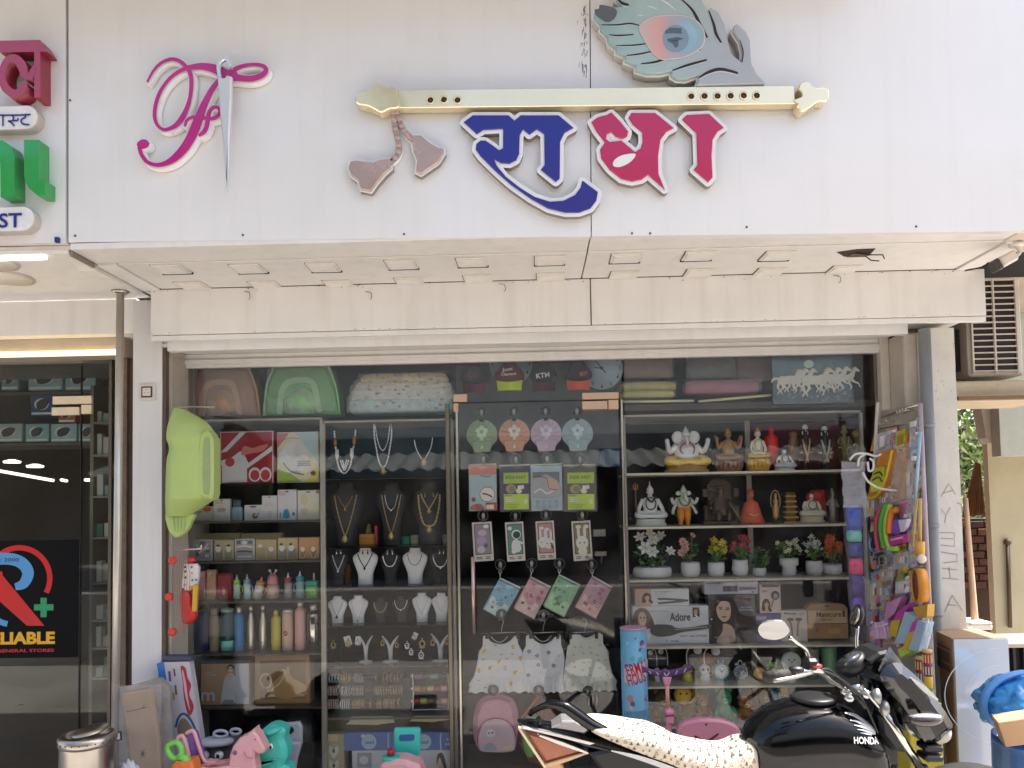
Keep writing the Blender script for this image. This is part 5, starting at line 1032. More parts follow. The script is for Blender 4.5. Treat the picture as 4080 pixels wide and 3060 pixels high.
for i,(x,y,w_,mt,lb)in enumerate([(1349,2198,17,SILV,'pearl drop bust'),(1455,2198,20,BLKB,'black beaded white bust'),(1553,2200,20,SILV,'silver collar bust'),(1759,2198,16,SILV,'fringed collar bust'),(1710,1970,34,GOLDJ,'right tall black bust')]):
 t=thing('earring_pair','pair of drop earrings pinned above the necklace of the '+lb,'earrings',tuple(pl(x,y,.11)))
 for s_ in(-1,1):
  b=MB();b.ell((s_*w_/2*m(.11),0,.006),.004,mt,8,5);b.ell((s_*w_/2*m(.11),0,-.008),(.0042,.003,.009),mt,8,6);b.build('earring',t)
def hung(pts_px,r0,mt,lab,pend=None,extra=None):
 P_=[tuple(pl(x,y,.12))for x,y in pts_px];t=thing('hanging_necklace',lab,'necklace',P_[0])
 b=mbw(t);chain(b,P_,r0,mt,8);b.build('strand',t)
 if pend:b=mbw(t);q=pl(*pend,.12);pendant(b,q.x,.12,q.z+.01,.02,GOLDJ);b.build('pendant',t)
 if extra:extra(t)
def beadsA(t):
 for x,y,h_,mt in((1336,1762,18,COP),(1412,1757,20,COP),(1343,1810,20,PEARL),(1402,1806,20,PEARL)):
  b=mbw(t);q=pl(x,y,.117);b.loft([(q.z-h_*m(.12),.007,.007,q.x,q.y),(q.z,.012,.009,q.x,q.y),(q.z+h_*m(.12),.009,.007,q.x,q.y)],mt,10);b.build('bead',t)
 for d in(7,14):b=mbw(t);chain(b,[tuple(pl(x,y,.116))for x,y in((1348+d,1832),(1353+d,1850-d*.6),(1372,1882-d*1.1),(1392-d,1850-d*.6),(1397-d,1832))],.005,PEARL);b.build('inner_strand',t)
hung([(1332,1716),(1335,1760),(1342,1825),(1352,1866),(1372,1886),(1392,1864),(1402,1822),(1412,1757),(1417,1712)],.0065,PEARL,'three strand pearl necklace with copper beads hanging at the left',extra=beadsA)
hung([(1489,1690),(1492,1740),(1500,1790),(1510,1840),(1526,1862),(1543,1838),(1553,1785),(1560,1735),(1559,1690)],.006,PEARL,'long white tube bead necklace with a gold pendant, hanging in the middle',pend=(1527,1868),extra=lambda t:[chain(b_:=mbw(t),[tuple(pl(x,y,.116))for x,y in((1494,1690),(1506,1760),(1525,1795),(1545,1758),(1553,1690))],.004,SILV),b_.build('inner_strand',t)])
hung([(1650,1752),(1658,1785),(1672,1815),(1688,1832),(1704,1810),(1718,1780),(1724,1742)],.0055,SILV,'short silver bead necklace with a ring pendant, hanging at the right',pend=(1688,1832))
for x0,y0,x1,col,lb in((1434,2128,1494,'#c9822a','orange jewellery box between the tall black busts'),(1494,2095,1508,'#9c3238','red jewellery box standing beside the orange one'),(1602,2137,1634,'#1f7f6a','teal ring box between the tall black busts'),(1638,2133,1668,'#9a9478','khaki ring box beside the teal one'),(1764,2130,1798,'#8a8670','olive box at the right end of the top jewellery shelf')):
 p,w_,h_=j1.kit(x0,y0,x1,Y=.25);o=pack('ring_box',lb,p,w_,h_,.05,col,[],bev=.004);b=MB();b.box(-w_/2-.001,w_/2+.001,-.027,.026,h_*.62,h_*.64,M('#3a2a20',.5));b.build('lid_seam',o)
p,w_,h_=j1.kit(1446,2088,1492,Y=.26);b=MB();b.loft([(h_*.5,w_*.3,.02),(h_*.8,w_*.2,.02),(h_,w_*.1,.01)],M('#7f5a3c',.5,var=.4,vs=40),10);obj(b,'ornament','small brown ornament on the orange jewellery box','ornament',p)
p,w_,h_=j2.kit(1372,2248,1402,Y=.28);b=MB();b.loft([(0,w_*.4,.015),(h_*.7,w_*.42,.015),(h_,w_*.2,.01)],M('#8a5a2c',.4,var=.2),12);obj(b,'perfume_pack','orange brown bottle between the pearl drop bust and the white bust','bottle',p)
def ystand(x0,yt,x1,label):
 p,w_,h_=j4.kit(x0,yt,x1);mt=M('#cfcdc6',.45);t=thing('earring_stand',label,'earring stand',p)
 b=MB();b.lathe([(w_*.5,0),(w_*.5,.005),(w_*.2,.010)],mt,seg=18,sy=.6);b.build('base',t)
 b=MB();b.tube([(0,0,.008),(0,0,h_*.45),(0,0,h_*.56)],[w_*.12,w_*.15,w_*.2],mt,10);b.build('stem',t)
 for s_ in(-1,1):
  b=MB();b.tube([(0,0,h_*.44),(s_*w_*.2,0,h_*.72),(s_*w_*.5,0,h_*.97)],[w_*.18,w_*.17,w_*.07],mt,8,4,sq=.5);b.build('arm',t)
 return p,w_,h_,t
def dangle(x,y,s,mt,lab,Y=.13,card=None):
 t=thing('earring',lab,'earring',tuple(pl(x,y,Y)));k=s*m(Y)
 if card:b=MB();b.T=Matrix.Rotation(card,4,'Y');b.box(-k*.8,k*.8,.006,.008,-k*.6,k*1.6,M('#d2d0c8',.5));b.build('card',t)
 b=MB();b.tube([(math.cos(a)*k*.5,0,math.sin(a)*k*.6)for a in[i*math.tau/14 for i in range(14)]],k*.16,mt,6,closed=True);b.ell((0,0,k*.95),k*.22,mt,8,6);b.ell((0,-k*.05,-k*.05),k*.18,BLKB if mt is GOLDJ else mt,6,5);b.build('hoop',t)
 b=MB()
 for q in range(5):b.ell((k*(q-2)*.24,0,-k*(.85-.06*abs(q-2))),k*.13,mt,6,5)
 b.build('beaded_drop',t)
for x0,yt,x1,lb in((1430,2530,1484,'white Y shaped earring stand, left of three'),(1522,2530,1588,'white Y shaped earring stand, middle of three'),(1718,2522,1790,'white Y shaped earring stand, right of three')):ystand(x0,yt,x1,lb)
for x,y,s_,mt,lb,cd in[(1328,2570,16,GOLDJ,'round gold earring at the far left of the earring shelf',None),(1387,2562,17,GOLDJ,'gold earring on a tilted white card',R(-15)),(1425,2560,14,SILV,'silver earring on a white card beside the left stand',R(8)),(1524,2562,13,GOLDJ,'gold earring on the left arm of the middle stand',None),(1581,2570,12,GOLDJ,'gold earring on the right arm of the middle stand',None),(1622,2572,16,SILV,'silver flower earring on a small bust',None),(1638,2598,14,PEARL,'pearl earring low beside the small silver one',None),(1682,2565,20,GOLDJ,'largest gold and black earring on the shelf',None),(1724,2560,15,GOLDJ,'gold earring on the left arm of the right stand',None),(1781,2556,15,COP,'copper earring on the right arm of the right stand',None),(1650,2540,12,SILV,'small silver leaf earring near the back',R(25)),(1678,2610,18,PEARL,'white ring shaped earring on the shelf',None)]:dangle(x,y,s_,mt,lb,card=cd)
bang={}
def bangle_mesh(mt):
 if mt not in bang:
  b=MB();r=.0255;b.tube([(0,math.cos(a)*r,math.sin(a)*r)for a in[i*math.tau/18 for i in range(18)]],.0026,mt,5,closed=True);o=b.build('bangle');bang[mt]=o.data;bpy.data.objects.remove(o)
 return bang[mt]
BM={'silver':M('#b9c0be',.4,metal=.3),'gold':M('#b39c62',.4,metal=.35),'lilac':M('#a197a5',.45),'pink':M('#b9a29b',.45),'pale blue':M('#b0babc',.45)}
ordw=['first','second','third','fourth','fifth','sixth','seventh']
for ri,(yc,sets,rowname)in enumerate([(2699,[(1316,1352,4,'silver'),(1364,1398,6,'gold'),(1414,1450,7,'lilac'),(1498,1505,1,'gold'),(1527,1532,1,'gold'),(1545,1600,5,'gold')],'upper'),(2749,[(1312,1346,6,'pink'),(1362,1394,5,'pale blue'),(1406,1446,6,'pink'),(1497,1512,3,'gold'),(1520,1552,4,'gold'),(1560,1602,5,'gold')],'middle'),(2802,[(1312,1346,6,'pink'),(1362,1394,5,'pale blue'),(1410,1450,6,'gold'),(1474,1480,1,'gold'),(1506,1518,3,'gold'),(1532,1570,5,'gold'),(1586,1592,1,'gold')],'lower')]):
 Y=.15-ri*.02;z=pl(1450,yc,Y).z
 rod=thing('bangle_rod',rowname+' cloth covered rod that the bangles hang on','rod',(pl(1300,yc,Y).x,Y,z));b=MB();L=pl(1606,yc,Y).x-rod.location.x
 b.tube([(0,0,0),(L,0,0)],.0125,M(['#1e1b19','#4f4036','#3a3028'][ri],.8),14);b.build('roll',rod)
 b=MB();b.box(0,.008,.016,.05,-.03,.02,M('#3a322b',.6));b.build('bracket',rod)
 b=MB();b.box(L-.008,L,.016,.05,-.03,.02,M('#3a322b',.6));b.build('bracket',rod)
 for si,(x0,x1,n,c_)in enumerate(sets):
  t=thing('bangle_set',f'{c_} bangles, {ordw[si]} set from the left on the {rowname} rod','bangles',(pl((x0+x1)/2,yc,Y).x,Y,z),group='bangles on the cloth rods')
  for k in range(n):
   o=bpy.data.objects.new('bangle',bangle_mesh(BM[c_]));COL.objects.link(o);o.parent=t;o.location=((k-(n-1)/2)*(x1-x0)*m(Y)/max(1,n-1)if n>1 else 0,0,-.002+rnd.uniform(-.001,.001));o.rotation_euler=(0,0,rnd.uniform(-.08,.08))
b=mbw(jc);a,c=pl(1604,2820,.2),pl(1642,2690,.2);b.box(a.x,c.x,.12,.3,a.z,c.z,M('#16140f',.6));b.build('dark_divider',jc)
t=thing('roll_stand','white wire stand with three rows of coloured bangle rolls','stand',tuple(pl(1717,2834,.13)))
for x in(1644,1786):
 b=mbw(t);b.tube([tuple(pl(x,2832,.12)),tuple(pl(x+3,2760,.12)),tuple(pl(x-1,2684,.12))],.004,M('#cfcac6',.4),8,4);b.build('side_wire',t)
b=mbw(t);b.tube([tuple(pl(1644,2828,.12)),tuple(pl(1788,2826,.12))],.003,M('#cfcac6',.4),8);b.build('foot_wire',t)
for yc,cols in((2694,['#6b5358','#4f2c31','#54806f','#35262c']),(2744,['#a3684a','#6b4634','#a5924d','#7a2032','#b98088']),(2793,['#8a2f2c','#8f9c52','#6d5b46','#594a40','#a06e74'])):
 n=len(cols);
 for i,c_ in enumerate(cols):
  x0=1650+134*i/n;x1=1650+134*(i+1)/n-2;a,c=pl(x0,yc,.12),pl(x1,yc,.12);b=mbw(t)
  k=7;q=[(a.x+(c.x-a.x)*j/k,.12,a.z)for j in range(k+1)];b.tube(q,[.0195 if j%2 else.0185 for j in range(k+1)],M(c_,.35,metal=.4,var=.15,vs=40),12);b.build('bangle_roll',t)
 for x in(1641,1789):b=mbw(t);b.ell(tuple(pl(x,yc,.12)),.0075,M('#dcd6d2',.4),8,6);b.build('rod_end',t)
for x0,y0,x1,y1,lb in((1383,2848,1576,2884,'torn cream paper strip lying under the bangles'),(1634,2846,1800,2872,'cream paper strip under the roll stand')):
 a,c=pl(x0,y1,.1),pl(x1,y0,.1);b=MB();b.prism([(a.x,a.z+.006),(a.x+.02,a.z+.02),(a.x+.03,c.z),(c.x-.01,c.z),(c.x,a.z+.012),(c.x-.07,a.z+.006),(c.x-.1,a.z)],.07,.072,M('#b9ad8c',.7,var=.2));tag(b.build('paper_strip'),lb,'paper')
b=MB();a,c=pl(1300,2905,.15),pl(1806,2842,.15);b.box(a.x,c.x,.12,.4,a.z,c.z-.004,M('#59503f',.7,var=.3));tag(b.build('low_board'),'dull brown board below the bangle shelf','board')
Yb=.12
def low(x0,y0,x1,y1,col,ents,lb,d=.1):p,w_,h_=kit(x0,y0,x1,y1,Yb);return pack('carton',lb,Vector((p.x,Yb,p.z)),w_,h_,d,col,ents)
low(1299,2921,1382,3190,'#a2977a',[('c',[(.3,.52),(.5,.44),(.7,.52),(.72,.6),(.62,.62),(.5,.57),(.38,.62),(.28,.6)],'#d5cda9'),('c',[(.3,.85-.12),(.5,.65),(.7,.73),(.72,.81),(.62,.83),(.5,.78),(.38,.83),(.28,.81)],'#d5cda9'),('r',.2,.9,.7,1.,'#b4a67f'),('e',.5,.76,.06,.03,'#4a4032'),('e',.5,.55,.06,.03,'#4a4032')],'olive carton with white hearts')
mom=[('c',[(.48,.1),(.5,.4),(.6,.55),(.75,.6),(.82,.4),(.95,.3),(.9,.05),(.6,.0)],'#b7b9ba'),('e',.66,.78,.09,.1,'#c4a792'),('c',[(.55,.75),(.58,.92),(.72,.95),(.82,.8),(.86,.6),(.74,.74),(.64,.88)],'#4a3a34'),('e',.6,.45,.08,.1,'#cfc3b8')]
low(1413,2984,1672,3220,'#bfc2c6',[('r',.08,.72,.3,.96,'#8f9198'),('e',.18,.84,.07,.07,'#c9cbd0')],'white carton with a small grey emblem low at the middle of the window')
low(1674,2984,1806,3220,'#bbbec2',mom,'white carton with a picture of a mother and baby')
bl=lambda:[('e',.52,.5,.16,.42,'#9fb4bd'),('e',.40,.82,.05,.1,'#b8c6cc'),('t','seed',.45,.38,.62,.58,'#3f5fa0'),('s',[(.93,.02),(.92,.5),(.93,.98)],.02,'#aeb9d0')]
p,w_,h_=kit(1380,2912,1568,2982,Yb);pack('long_carton','long blue carton on the white ones, left of the teal seat',Vector((p.x,Yb,p.z+.002)),w_,h_,.1,'#5b6f9f',bl())
p,w_,h_=kit(1570,2911,1806,2981,Yb);pack('long_carton','long blue carton on the white ones, half behind the teal seat',Vector((p.x,Yb,p.z+.002)),w_,h_,.1,'#5b6f9f',[('e',.52,.5,.13,.42,'#9fb4bd'),('t','seed',.46,.38,.6,.58,'#3f5fa0'),('s',[(.81,.02),(.8,.5),(.81,.98)],.018,'#aeb9d0'),('e',.9,.35,.014,.07,'#c9d0dc'),('e',.94,.35,.014,.07,'#c9d0dc'),('e',.92,.6,.018,.09,'#c9d0dc')])
# goods on and over the glass door
YD=.035
def cap(x0,y0,x1,y1,crown,brim,lb,txt=None,tcol='#d9cfc4',brimpx=None):
 p,w_,h_=kit(x0,y0,x1,y1,.1);t=thing('baseball_cap',lb,'cap',Vector((p.x,.1,p.z)))
 bh=h_*.34;b=MB();mt=M(crown,.8,var=.15,bump=.15,bs=120)
 fr=[(-w_*.5,bh+h_*.22),(-w_*.36,bh+h_*.44),(-w_*.22,h_*.94),(-w_*.15,h_),(w_*.15,h_),(w_*.22,h_*.94),(w_*.36,bh+h_*.44),(w_*.5,bh+h_*.22),(w_*.42,bh*1.08),(w_*.2,bh*.86),(0,bh*.8),(-w_*.2,bh*.86),(-w_*.42,bh*1.08)]
 b.prism(catmull(fr,3,True),-.03,.05,mt,bev=.02);b.build('crown',t)
 b=MB();f=lambda u,v:((u-.5)*w_*(.86-.08*v),-.02-.045*math.sin(math.pi*u)-.012*v,bh*(1.08-.26*math.sin(math.pi*u))*(1-v)+v*(.02*h_*(1-math.sin(math.pi*u))))
 b.sheet(f,16,5,M(brim,.7,var=.08));b.sheet(lambda u,v:(f(u,v)[0],f(u,v)[1]+.004,f(u,v)[2]),16,5,M(brim,.7,var=.08));b.build('brim',t)
 b=MB();
 for k in(-.5,.5):b.stroke([(k*w_*.28,h_*.94),(k*w_*.5,bh+h_*.3),(k*w_*.55,bh*1.0)],.0015,-.0508,None,M('#0e0c0c',.9),cap=False)
 b.build('seam',t)
 if txt:
  b=MB()
  for i,(s_,u0,v0,u1,v1,a)in enumerate(txt):b.text(s_,(u0-.5)*w_,v0*h_,(u1-.5)*w_,v1*h_,-.052-.0004*i,M(tcol,.6),.02,ang=a)
  b.build('lettering',t)
 return t
cap(1836,1448,1948,1572,'#241c1f','#4a1530','dark cap with a dull maroon brim, leftmost over the door',[('DS',.32,.5,.62,.66,0)],'#5a3038')
cap(1971,1440,2091,1562,'#4d1618','#a9c32c','maroon cap with a neon yellow brim over the door',[('Just',.26,.62,.62,.76,.1),('Clement',.24,.5,.74,.6,.06)],'#c9b49a')
cap(2113,1440,2223,1566,'#1c191a','#3a1518','black cap with white slanted letters over the door',[('KTM',.22,.44,.7,.60,.1)],'#cfc9c2')
cap(2249,1436,2361,1560,'#1f1718','#d2491c','black cap with a bright orange brim over the door',[('BOY',.54,.46,.82,.60,.12)],'#c94f2a')
def clock(cx,cy,r,lb,ang,num):
 t=thing('wall_clock',lb,'clock',tuple(pl(cx,cy,.22)));k=r*m(.22)
 b=MB();b.T=Matrix.Rotation(R(90),4,'X');b.lathe([(k,0),(k,.02),(k*.94,.026)],M('#4a545a',.4),seg=36);b.build('case',t)
 b=MB();b.T=Matrix.Rotation(R(90),4,'X');b.lathe([(k*.95,.024),(k*.94,.0275)],M('#8fa3b0',.4,var=.04),seg=36);d=b.build('dial',t)
 b=MB()
 for a,l in ang:b.stroke([(0,0),(math.cos(R(a))*k*l,math.sin(R(a))*k*l)],[.008,.004],-.0295-l*.001,None,DARK,cap=False)
 b.flat(el(0,0,.01,.01,12),-.0312,DARK);b.build('hands',d)
 b=MB()
 for i in range(12):
  a=R(90-30*i)
  b.text(str(i or 12),math.cos(a)*k*.8-.012,math.sin(a)*k*.8-.011,math.cos(a)*k*.8+.012,math.sin(a)*k*.8+.011,-.0285,M('#1d242a',.5),.01,keep=True)
 b.build('numerals',d)
clock(2036,1452,92,'pale blue wall clock behind the neon brimmed cap',[(200,.5),(75,.7)],12)
clock(2395,1470,90,'pale blue wall clock at the right of the caps',[(128,.75),(175,.35),(-50,.3)],12)
b=MB();a,c=pl(1818,1602,.3),pl(2470,1440,.3);b.box(a.x,c.x,.3,.32,a.z-.3,c.z,M('#5c5f63',.7,var=.15));tag(b.build('pegboard'),'grey board behind the caps and the clocks','board')
b=MB();a,c=pl(1836,1868,.36),pl(2466,1600,.36);b.box(a.x,c.x,.36,.38,a.z,c.z,M('#6e767a',.8,var=.25,vs=2));o=b.build('reflected_wall_panel');tag(o,'grey cloth hanging inside behind the bucket hats','cloth')  # grey panel paints the reflection of the wall opposite
b=MB();a,c=pl(2390,1860,.33),pl(2466,1640,.33)
b.sheet(lambda u,v:(a.x+(c.x-a.x)*u,.33+.01*math.sin(u*9),a.z+(c.z-a.z)*v),14,6,M('#24486b',.7,var=.3));tag(b.build('blue_towel'),'blue cloth hanging behind the right bucket hat','cloth')
def hook(x,y,label,big=True):
 t=thing('suction_hook',label,'hook',tuple(pl(x,y,.006)));r=(22 if big else 18)*m(0)
 b=MB();b.T=Matrix.Rotation(R(-90),4,'X');b.lathe([(r,0),(r*.9,.004),(r*.35,.011)],glass_mat((.75,.78,.76),2.0,.1),seg=20);b.build('suction_cup',t)
 b=MB();b.loft([(-r*.7,r*.28,.005,0,.014),(r*.2,r*.3,.006,0,.014),(r*.55,r*.15,.004,0,.013)],M('#cfc9bd',.3),10);b.tube([(0,.014,-r*.6),(0,.018,-r*1.1),(0,.028,-r*1.15),(0,.034,-r*.8)],.002,STEEL,6,3);b.build('hook_body',t)
def flower(b,cx,cz,r,y,c1,c2):
 for k in range(5):
  a=R(90+72*k);b.ell((cx+math.cos(a)*r*.6,y,cz+math.sin(a)*r*.6),(r*.42,.004,r*.42),c1,8,5)
 b.ell((cx,y-.005,cz),(r*.25,.004,r*.25),c2,8,5)
for i,(cx,cy,col,fl_c,nm)in enumerate([(1920,1733,'#82937a','#a9c0a2','green'),(2049,1730,'#b48c78','#d5bfa9','peach'),(2176,1729,'#a99aa8','#bfb2bf','lilac'),(2301,1728,'#8f9da1','#aebbbe','pale blue')]):
 t=thing('bucket_hat',nm+' pleated baby hat with a flower hanging on the glass door','hat',tuple(pl(cx,cy,YD)));k=62*m(YD)
 b=MB();mt=M(col,.8,var=.1,bump=.2,bs=80);n=60;vs=[];fs=[]
 for ring,(s_,y)in enumerate(((0.,-.012),(.3,-.016),(.62,-.010),(1.,.004))):
  for j in range(n):
   a=math.tau*j/n;sx=1-(.0 if math.sin(a)>-.3 else.22*min(1,(-.3-math.sin(a))/.5));z=math.sin(a);z=max(z,-1.05)*(1.12 if z<-.3 else 1)
   pl_=(.006 if j%4<2 else-.002)*(s_>.2)*(s_<.95);vs.append((math.cos(a)*k*s_*sx,y-pl_,z*k*s_))
 for r_ in range(3):
  for j in range(n):fs.append((r_*n+j,r_*n+(j+1)%n,(r_+1)*n+(j+1)%n,(r_+1)*n+j))
 b.add(vs,fs,mt,True);b.add([(v[0],v[1]+.008,v[2])for v in vs],[f[::-1]for f in fs],mt,True);b.build('pleated_crown',t)
 b=MB();b.prism([(-k*.72,-k*.42),(k*.72,-k*.42),(k*.52,-k*1.12),(-k*.52,-k*1.12)],-.018,-.006,mt,bev=.004);br_=b.build('brim',t)
 b=MB();b.prism([(-k*.1,-k*.9),(k*.1,-k*.9),(0,-k*.62)],-.0195,-.0185,M(fl_c,.7));b.build('stitched_peak',br_)
 b=MB();flower(b,0,k*.18,k*.42,-.022,M(fl_c,.7),M(col,.8));b.prism([(-.004,-k*.1),(.004,-k*.1),(.014,-k*.38),(-.014,-k*.38)],-.021,-.019,M(fl_c,.7));b.build('flower',t)
 b=MB();b.box(-.012,.012,-.016,.004,k*.86,k*1.0,M('#3a3530',.6),.002);b.build('clip',t)
 hook(cx-2,cy-92,f'clear suction hook above the {nm} hat')
ents_k=[('r',.0,.0,1,1,'#2e2440'),('r',.12,.62,.94,.86,'#93a832'),('t','KIDS KNIT',.2,.72,.86,.79,'#2c3a20'),('r',.12,.04,.94,.38,'#a4b83d'),('t','Baby',.17,.33,.4,.365,'#2c3a20'),('e',.36,.5,.17,.1,'#8d8760'),('e',.40,.49,.10,.07,'#6d6848'),('e',.62,.45,.1,.06,'#bdb792'),('p',[(.58,.48),(.8,.5),(.78,.58),(.58,.57)],'#d8d5b8'),('e',.84,.22,.07,.06,'#dce08a')]+lines(.17,.2,.6,.32,3,'#d7e0a0')+lines(.16,.07,.85,.18,2,'#8ba02a')
PK4=[(1870,1855,1980,2035,'#8fa2a5',[('r',0,.8,1,1,'#b3705c'),('t','Travel',.42,.74,.8,.79,'#3a4a52'),('e',.66,.36,.28,.17,'#8a2f2c'),('e',.66,.36,.26,.155,'#cfc3b4'),('s',[(.48,.38),(.66,.36),(.84,.3)],.06,'#7d2f27'),('r',.6,.0,1,.18,'#8d2a28'),('r',.62,.03,.9,.13,'#cbb49a'),('c',[(.05,.02),(.1,.12),(.35,.16),(.5,.1),(.5,.02)],'#8d4a40'),('e',.16,.25,.08,.05,'#7c4650')],'pale blue pack with pink top and round picture'),
(1994,1858,2115,2037,'#2e2440',ents_k,'purple and lime knitwear pack, left of two'),
(2117,1855,2242,2035,'#93a4ab',[('r',.06,.3,.92,.86,'#5b5d60'),('c',[(.06,.7),(.3,.74),(.5,.8),(.92,.6),(.92,.3),(.06,.32)],'#8f8f8f'),('c',[(.5,.65),(.6,.72),(.8,.66),(.86,.5),(.7,.46),(.55,.52)],'#b4907c'),('s',[(.08,.74),(.3,.76),(.52,.7),(.58,.5),(.86,.46)],.02,'#3a2a24'),('s',[(.1,.4),(.3,.48),(.5,.38),(.7,.44)],.05,'#c9c9c9')]+[('e',u,v,.045,.03,'#25282c')for u in(.2,.4,.6,.8)for v in(.1,.2)]+[('e',u,v,.028,.018,'#a8b4b8')for u in(.2,.4,.6,.8)for v in(.1,.2)],'grey blue pack picturing a sleeping baby'),
(2248,1858,2377,2037,'#4a4436',ents_k[1:],'lime knitwear pack, right of two')]
for x0,y0,x1,y1,col,en,lb in PK4:
 p,w_,h_=kit(x0,y0,x1,y1,YD);o=pack('baby_pack',lb+' hanging on the glass door',Vector((p.x,YD+.012,p.z)),w_,h_,.022,col,en,rough=.3)
 b=MB();b.sheet(lambda u,v:((u-.5)*w_*1.06,-.0165-.003*math.sin(u*13+v*7),-.004+v*(h_+.014)),16,10,film_mat(a=.1));b.build('plastic_sleeve',o)
 b=MB();b.tube([(-w_*.5,-.008,h_+.006),(w_*.5,-.008,h_+.008)],.0035,M('#b9b09a',.5),6);b.build('hanging_bar',o)
 hook((x0+x1)/2,y0-28,'clear suction hook above the '+' '.join(lb.split()[:6]))
def bun(u,v,s,col='#d8d0c6',ear='#b98a84'):return[('e',u-.10*s,v+.17*s,.05*s,.10*s,col),('e',u+.10*s,v+.17*s,.05*s,.10*s,col),('e',u,v,.2*s,.11*s,col),('e',u-.07*s,v,.025*s,.012*s,'#2a2220'),('e',u+.07*s,v,.025*s,.012*s,'#2a2220')]
KC=[(1889,2080,1968,2236,'#7d7178',[('e',.5,.72,.22,.08,'#a795a2'),('e',.45,.52,.25,.12,'#8e7f99'),('e',.7,.88,.14,.05,'#c4bcc0'),('e',.4,.3,.2,.09,'#a7a0a5'),('e',.65,.4,.1,.06,'#5b4d63')],'mauve key ring card, leftmost of four'),
(2021,2080,2094,2236,'#4f766a',[('e',.58,.68,.26,.12,'#c9cec6'),('e',.60,.67,.2,.09,'#22312c'),('c',[(.3,.3),(.35,.5),(.6,.56),(.75,.45),(.8,.3),(.6,.22)],'#c3cac2'),('e',.25,.84,.12,.05,'#cdd2c9'),('e',.4,.26,.12,.07,'#d0d4cc'),('s',[(.7,.5),(.9,.44)],.1,'#c0c6be')],'green key ring card with a spaceman'),
(2143,2076,2216,2230,'#a57a72',bun(.35,.45,1.3)+bun(.66,.42,1.3,'#cfc6bd')+[('e',.3,.82,.13,.045,'#d9cfc6'),('e',.6,.78,.14,.045,'#d9cfc6'),('e',.82,.35,.06,.08,'#7c2f30')],'pink key ring card with two rabbits'),
(2286,2076,2362,2234,'#776a44',bun(.5,.45,1.6,'#d3cbb0')+[('e',.5,.24,.24,.1,'#c3bca6'),('e',.35,.85,.14,.05,'#c9c0a4'),('e',.75,.85,.14,.05,'#c9c0a4')],'olive key ring card with one rabbit')]
for x0,y0,x1,y1,col,en,lb in KC:
 p,w_,h_=kit(x0,y0,x1,y1,YD);o=pack('key_ring_card',lb,Vector((p.x,YD,p.z)),w_,h_,.008,'#b9b2aa',[('r',.09,.17,.91,.95,'#3a3432'),('r',.13,.19,.87,.93,col)]+[(e if e[0]in 'sc'and e[0]=='s'else e)for e in en]+lines(.14,.05,.45,.13,2,'#5a5550')+lines(.6,.05,.88,.13,2,'#3c3834'),tilt=R(-2.5))
 hook((x0+x1)/2-4,y0-25,'clear suction hook above the '+' '.join(lb.split()[:4]))
zd=zoom(1800,2000,2.074,YD)
PO=[([(400,622),(572,705),(420,978),(256,885)],'#6f96a8','#a3b5b0','#3c6c8e',(400,518),'blue'),([(652,612),(818,697),(682,972),(508,878)],'#a87f86','#b39a96','#8a4a5c',(660,508),'pink'),([(888,595),(1065,682),(930,955),(750,862)],'#6d9a78','#8fae8b','#3c6f48',(890,510),'green'),([(1162,606),(1328,700),(1190,968),(1014,868)],'#9a7484','#b8918a','#7c4a66',(1158,515),'mauve')]
